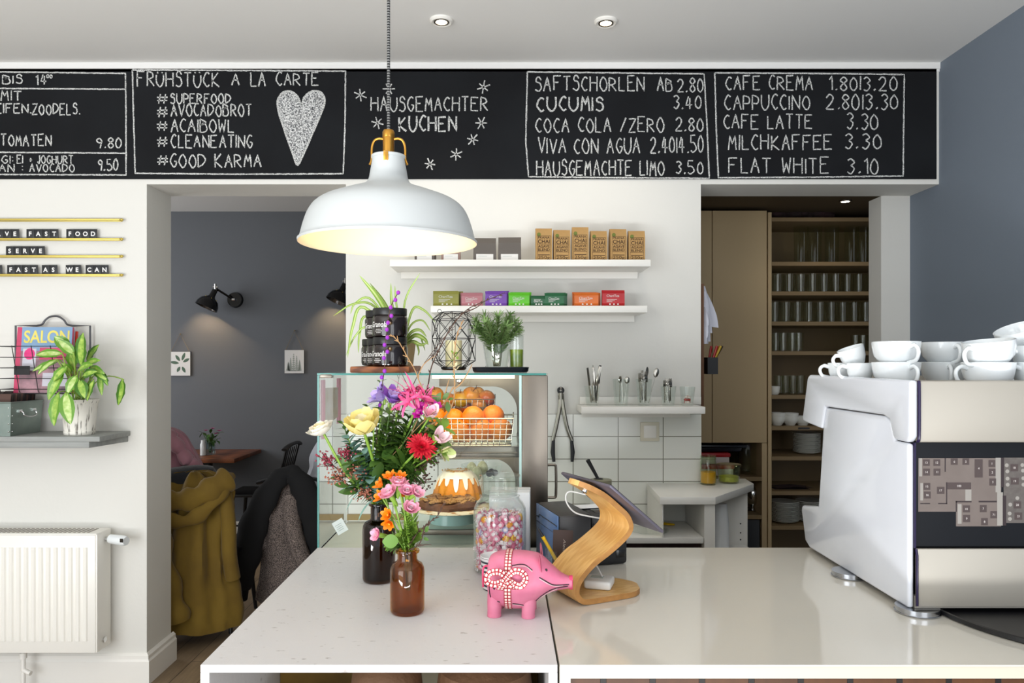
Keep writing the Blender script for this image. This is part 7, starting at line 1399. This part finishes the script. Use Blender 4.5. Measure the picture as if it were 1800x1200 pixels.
for (hx, hy), mt, lab, L, wr in green:
    h = P(hx, hy, 1.82+rf.uniform(-.03, .04)); t, q, hh = flower('foliage_sprig', lab, TM, h, .0014, .1, stem_m='deep_green' if mt != 'eucalyptus' else 'mid_green', cat='foliage'); m = MB(); n = len(q)
    for i in range(int(n*.42), n):
        for s in range(2 if mt == 'eucalyptus' else 3):
            p = q[i]; tt = (q[min(i+1, n-1)]-q[i-1]).normalized(); _, u, v = frame(tt); a = i*1.57+s*PI*2/3; d = (u*math.cos(a)+v*math.sin(a))*.9+tt*.6; m.leaf(p, d, tt, L*rf.uniform(.7, 1.15), L*wr*rf.uniform(.8, 1.1), rf.uniform(.2, .7), 5, .18)
    m.build('leaves', mt, t)
rg2 = random.Random(77)
spots2 = [('deep_green', 'eucalyptus', 'mid_green', 'fresh_green')]
extra = [((648, 775), 'deep_green', 'dark leafy filler sprig just right of the tulip stem'), ((672, 745), 'mid_green', 'green filler sprig under the pale lilac freesia'), ((690, 770), 'deep_green', 'dark filler sprig in the dense heart of the bouquet'), ((705, 780), 'mid_green', 'green filler sprig left of the red chrysanthemum'), ((722, 772), 'deep_green', 'dark filler sprig just above the red chrysanthemum'), ((735, 815), 'mid_green', 'green filler sprig right below the red chrysanthemum'), ((712, 815), 'deep_green', 'dark filler sprig left below the red chrysanthemum'), ((690, 812), 'mid_green', 'green filler sprig over the orange blooms'), ((672, 805), 'deep_green', 'dark filler sprig above the leftmost orange blooms'), ((650, 822), 'eucalyptus', 'grey-green filler sprig above the tall bottle'), ((628, 812), 'deep_green', 'dark filler sprig behind the rust berries'), ((755, 770), 'deep_green', 'dark filler sprig behind the blush alstroemeria'), ((765, 752), 'mid_green', 'green filler sprig next to the forked twig'), ((738, 745), 'deep_green', 'dark filler sprig below the magenta florets'), ((664, 835), 'deep_green', 'dark filler sprig low behind the orange blooms'), ((622, 785), 'eucalyptus', 'grey-green filler sprig left of the tulip stem'), ((778, 752), 'fresh_green', 'light green filler sprig outermost at the right of the bouquet'), ((770, 775), 'mid_green', 'green filler sprig behind the pale alstroemerias'), ((750, 735), 'mid_green', 'green filler sprig right under the small blush bloom'), ((718, 735), 'deep_green', 'dark filler sprig just under the nerine'), ((684, 728), 'mid_green', 'green filler sprig under the deeper violet freesia'), ((640, 800), 'eucalyptus', 'grey-green filler sprig below the yellow tulip'), ((610, 800), 'deep_green', 'dark filler sprig behind the left berry clusters')]
for (hx, hy), mt, lab in extra:
    h = P(hx, hy, 1.83+rg2.uniform(-.05, .05)); t, q, hh = flower('foliage_sprig', lab, TM, h, .0015, .1, stem_m='deep_green', cat='foliage'); m = MB(); n = len(q)
    for i in range(int(n*.5), n):
        for s_ in range(3):
            p = q[i]; tt = (q[min(i+1, n-1)]-q[i-1]).normalized(); _, u, v = frame(tt); a = i*1.9+s_*2.1+rg2.random(); d = (u*math.cos(a)+v*math.sin(a))*1.0+tt*.5; L = rg2.uniform(.03, .048); m.leaf(p, d, tt, L, L*.55, rg2.uniform(.2, .8), 6, .18)
    m.build('leaves', mt, t)
h = P(628, 800, 1.80); t, q, hh = flower('foliage_sprig', 'single broad dark leaf below the white ranunculus stem', TM, P(640, 850, 1.80), .002, 0, cat='foliage'); m = MB(); a = P(632, 848, 1.80)-TM; b = P(593, 800, 1.78)-TM; m.leaf(a, b-a, (0, -1, .4), (b-a).length, .022, .2, 8, .25); m.build('leaves', 'deep_green', t)
for (a0, b0, a1, b1, lab) in ((640, 856, 612, 898, 'long narrow grey-green leaf drooping left of the bottle neck'), (655, 878, 636, 915, 'narrow grey-green leaf drooping in front of the tall bottle'), (628, 855, 602, 865, 'short curved leaf pointing left over the pane')):
    t = thing('drooping_leaf', lab, 'foliage', TM, 0, GRP[1]); p0 = P(a0, b0, 1.79)-TM; p1 = P(a1, b1, 1.77)-TM; m = MB(); m.tube(catmull([Vector((0, 0, -.03)), Vector((-.005, 0, .002)), p0], 5), .0011, 5); m.build('stem', 'mid_green', t); m = MB(); m.leaf(p0, p1-p0+Vector((-.012, 0, .015)), (0, 0, 1), (p1-p0).length*1.1, .011, .6, 8, .2); m.build('leaves', 'eucalyptus', t)
# small bunch in the short bottle
for px, py, n, lab in ((704, 838, (.1, -.4, .9), 'orange bloom at the very top of the small bunch'), (685, 838, (-.3, -.4, .85), 'orange bloom at the upper left of the small bunch'), (668, 852, (-.7, -.35, .6), 'orange bloom at the left end of the small bunch'), (668, 873, (-.7, -.5, .4), 'lower orange bloom at the left of the small bunch'), (682, 905, (-.45, -.8, .3), 'open orange bloom in the middle left, in front of the tall bottle'), (712, 866, (.1, -.8, .5), 'orange bloom deep in the centre of the small bunch'), (684, 920, (-.2, -.9, -.3), 'drooping orange bloom lowest of the orange ones')):
    h = P(px, py, 1.60); t, q, hh = flower('ornithogalum', lab, SM, h-Vector(n)*.006, .0017, .15, 2); bloom(t, hh, n, [(6, .020, .0125, .85, -.2, .001), (6, .016, .009, .45, -.2, .001)], ['petal_orange']); m = MB(); m.ico(hh+Vector(n).normalized()*.005, .004, 1); m.build('stamens', 'stamen', t)
for px, py, n, r, lab in ((684, 867, (-.4, -.45, .8), 1.15, 'large pink ranunculus at the left front of the small bunch'), (701, 848, (.1, -.3, .95), 1.0, 'flat pink ranunculus near the top of the small bunch'), (716, 862, (.1, -.6, .8), .95, 'pale pink ranunculus in the middle of the small bunch'), (733, 864, (.6, -.5, .6), .85, 'pink ranunculus at the right of the small bunch'), (722, 892, (.35, -.6, .75), .95, 'pale pink open bloom at the lower right of the small bunch'), (660, 939, (-.7, -.7, .3), .75, 'single pink bloom drooping in front of the tall bottle')):
    h = P(px, py, 1.585); t, q, hh = flower('dianthus', lab, SM, h-Vector(n)*.008, .0019, .15, 2); bloom(t, hh, n, [(8, .024*r, .018*r, 1.15, -.6, .002), (8, .020*r, .016*r, .8, -.7, .002), (6, .014*r, .012*r, .4, -.5, .001)], ['petal_rose', 'petal_rose', 'petal_blush']); nn = Vector(n).normalized(); m = MB(); m.tube([hh-nn*.03, hh-nn*.022, hh-nn*.004, hh], [.0018, .0045, .0055, .004], 9); m.build('calyx', 'fresh_green', t); leaves(t, q, (.5, .7), .03, .006, 'mid_green', .7)
for px, py, lab in ((688, 955, 'round fresh leaf at the left under the small bunch'), (705, 940, 'leafy green filler in the middle of the small bunch'), (725, 925, 'leafy green filler at the right of the small bunch'), (735, 935, 'leafy green filler at the far right of the small bunch'), (715, 905, 'leafy green filler standing upright in the small bunch')):
    h = P(px, py, 1.60); t, q, hh = flower('foliage_sprig', lab, SM, h, .0013, .15, 2, 'mid_green', 'foliage'); m = MB(); n = len(q)
    for i in range(int(n*.35), n):
        for s in range(3): p = q[i]; tt = (q[min(i+1, n-1)]-q[i-1]).normalized(); _, u, v = frame(tt); a = i*1.9+s*2.1; d = (u*math.cos(a)+v*math.sin(a))*.8+tt*.7; m.leaf(p, d, tt, .020*rf.uniform(.7, 1.2), .010, .4, 4, .2)
    m.build('leaves', ['mid_green', 'fresh_green'][px % 2], t)
t = thing('round_leaf', 'big round green leaf hanging left over the short bottle rim', 'foliage', SM, 0, GRP[2]); m = MB(); p0 = P(700, 950, 1.585)-SM; p1 = P(673, 952, 1.57)-SM; m.tube(catmull([Vector((0, 0, -.03)), Vector((-.004, -.004, .0)), p0], 4), .0012, 5); m.leaf(p0, p1-p0, (0, -1, .2), (p1-p0).length, .03, .3, 8, .1); m.build('leaves', 'mid_green', t)
twig('dark forked twig stretching right from the short bottle', [(722, 955), (735, 935), (752, 920), (770, 905), (782, 880)], 1.60, .0018, 'twig', mouth=SM, g=2, side=([(737, 935), (733, 920), (736, 915)], [(752, 925), (758, 915), (764, 915)]))
twig('dark budding twig low at the right of the short bottle', [(722, 965), (735, 958), (742, 945), (745, 930), (752, 920)], 1.60, .0018, 'twig', mouth=SM, g=2, side=([(735, 960), (748, 957), (758, 957)], [(742, 945), (736, 935)]), leavesp=((748, 935, 4, -10), (745, 945, 8, 4)))
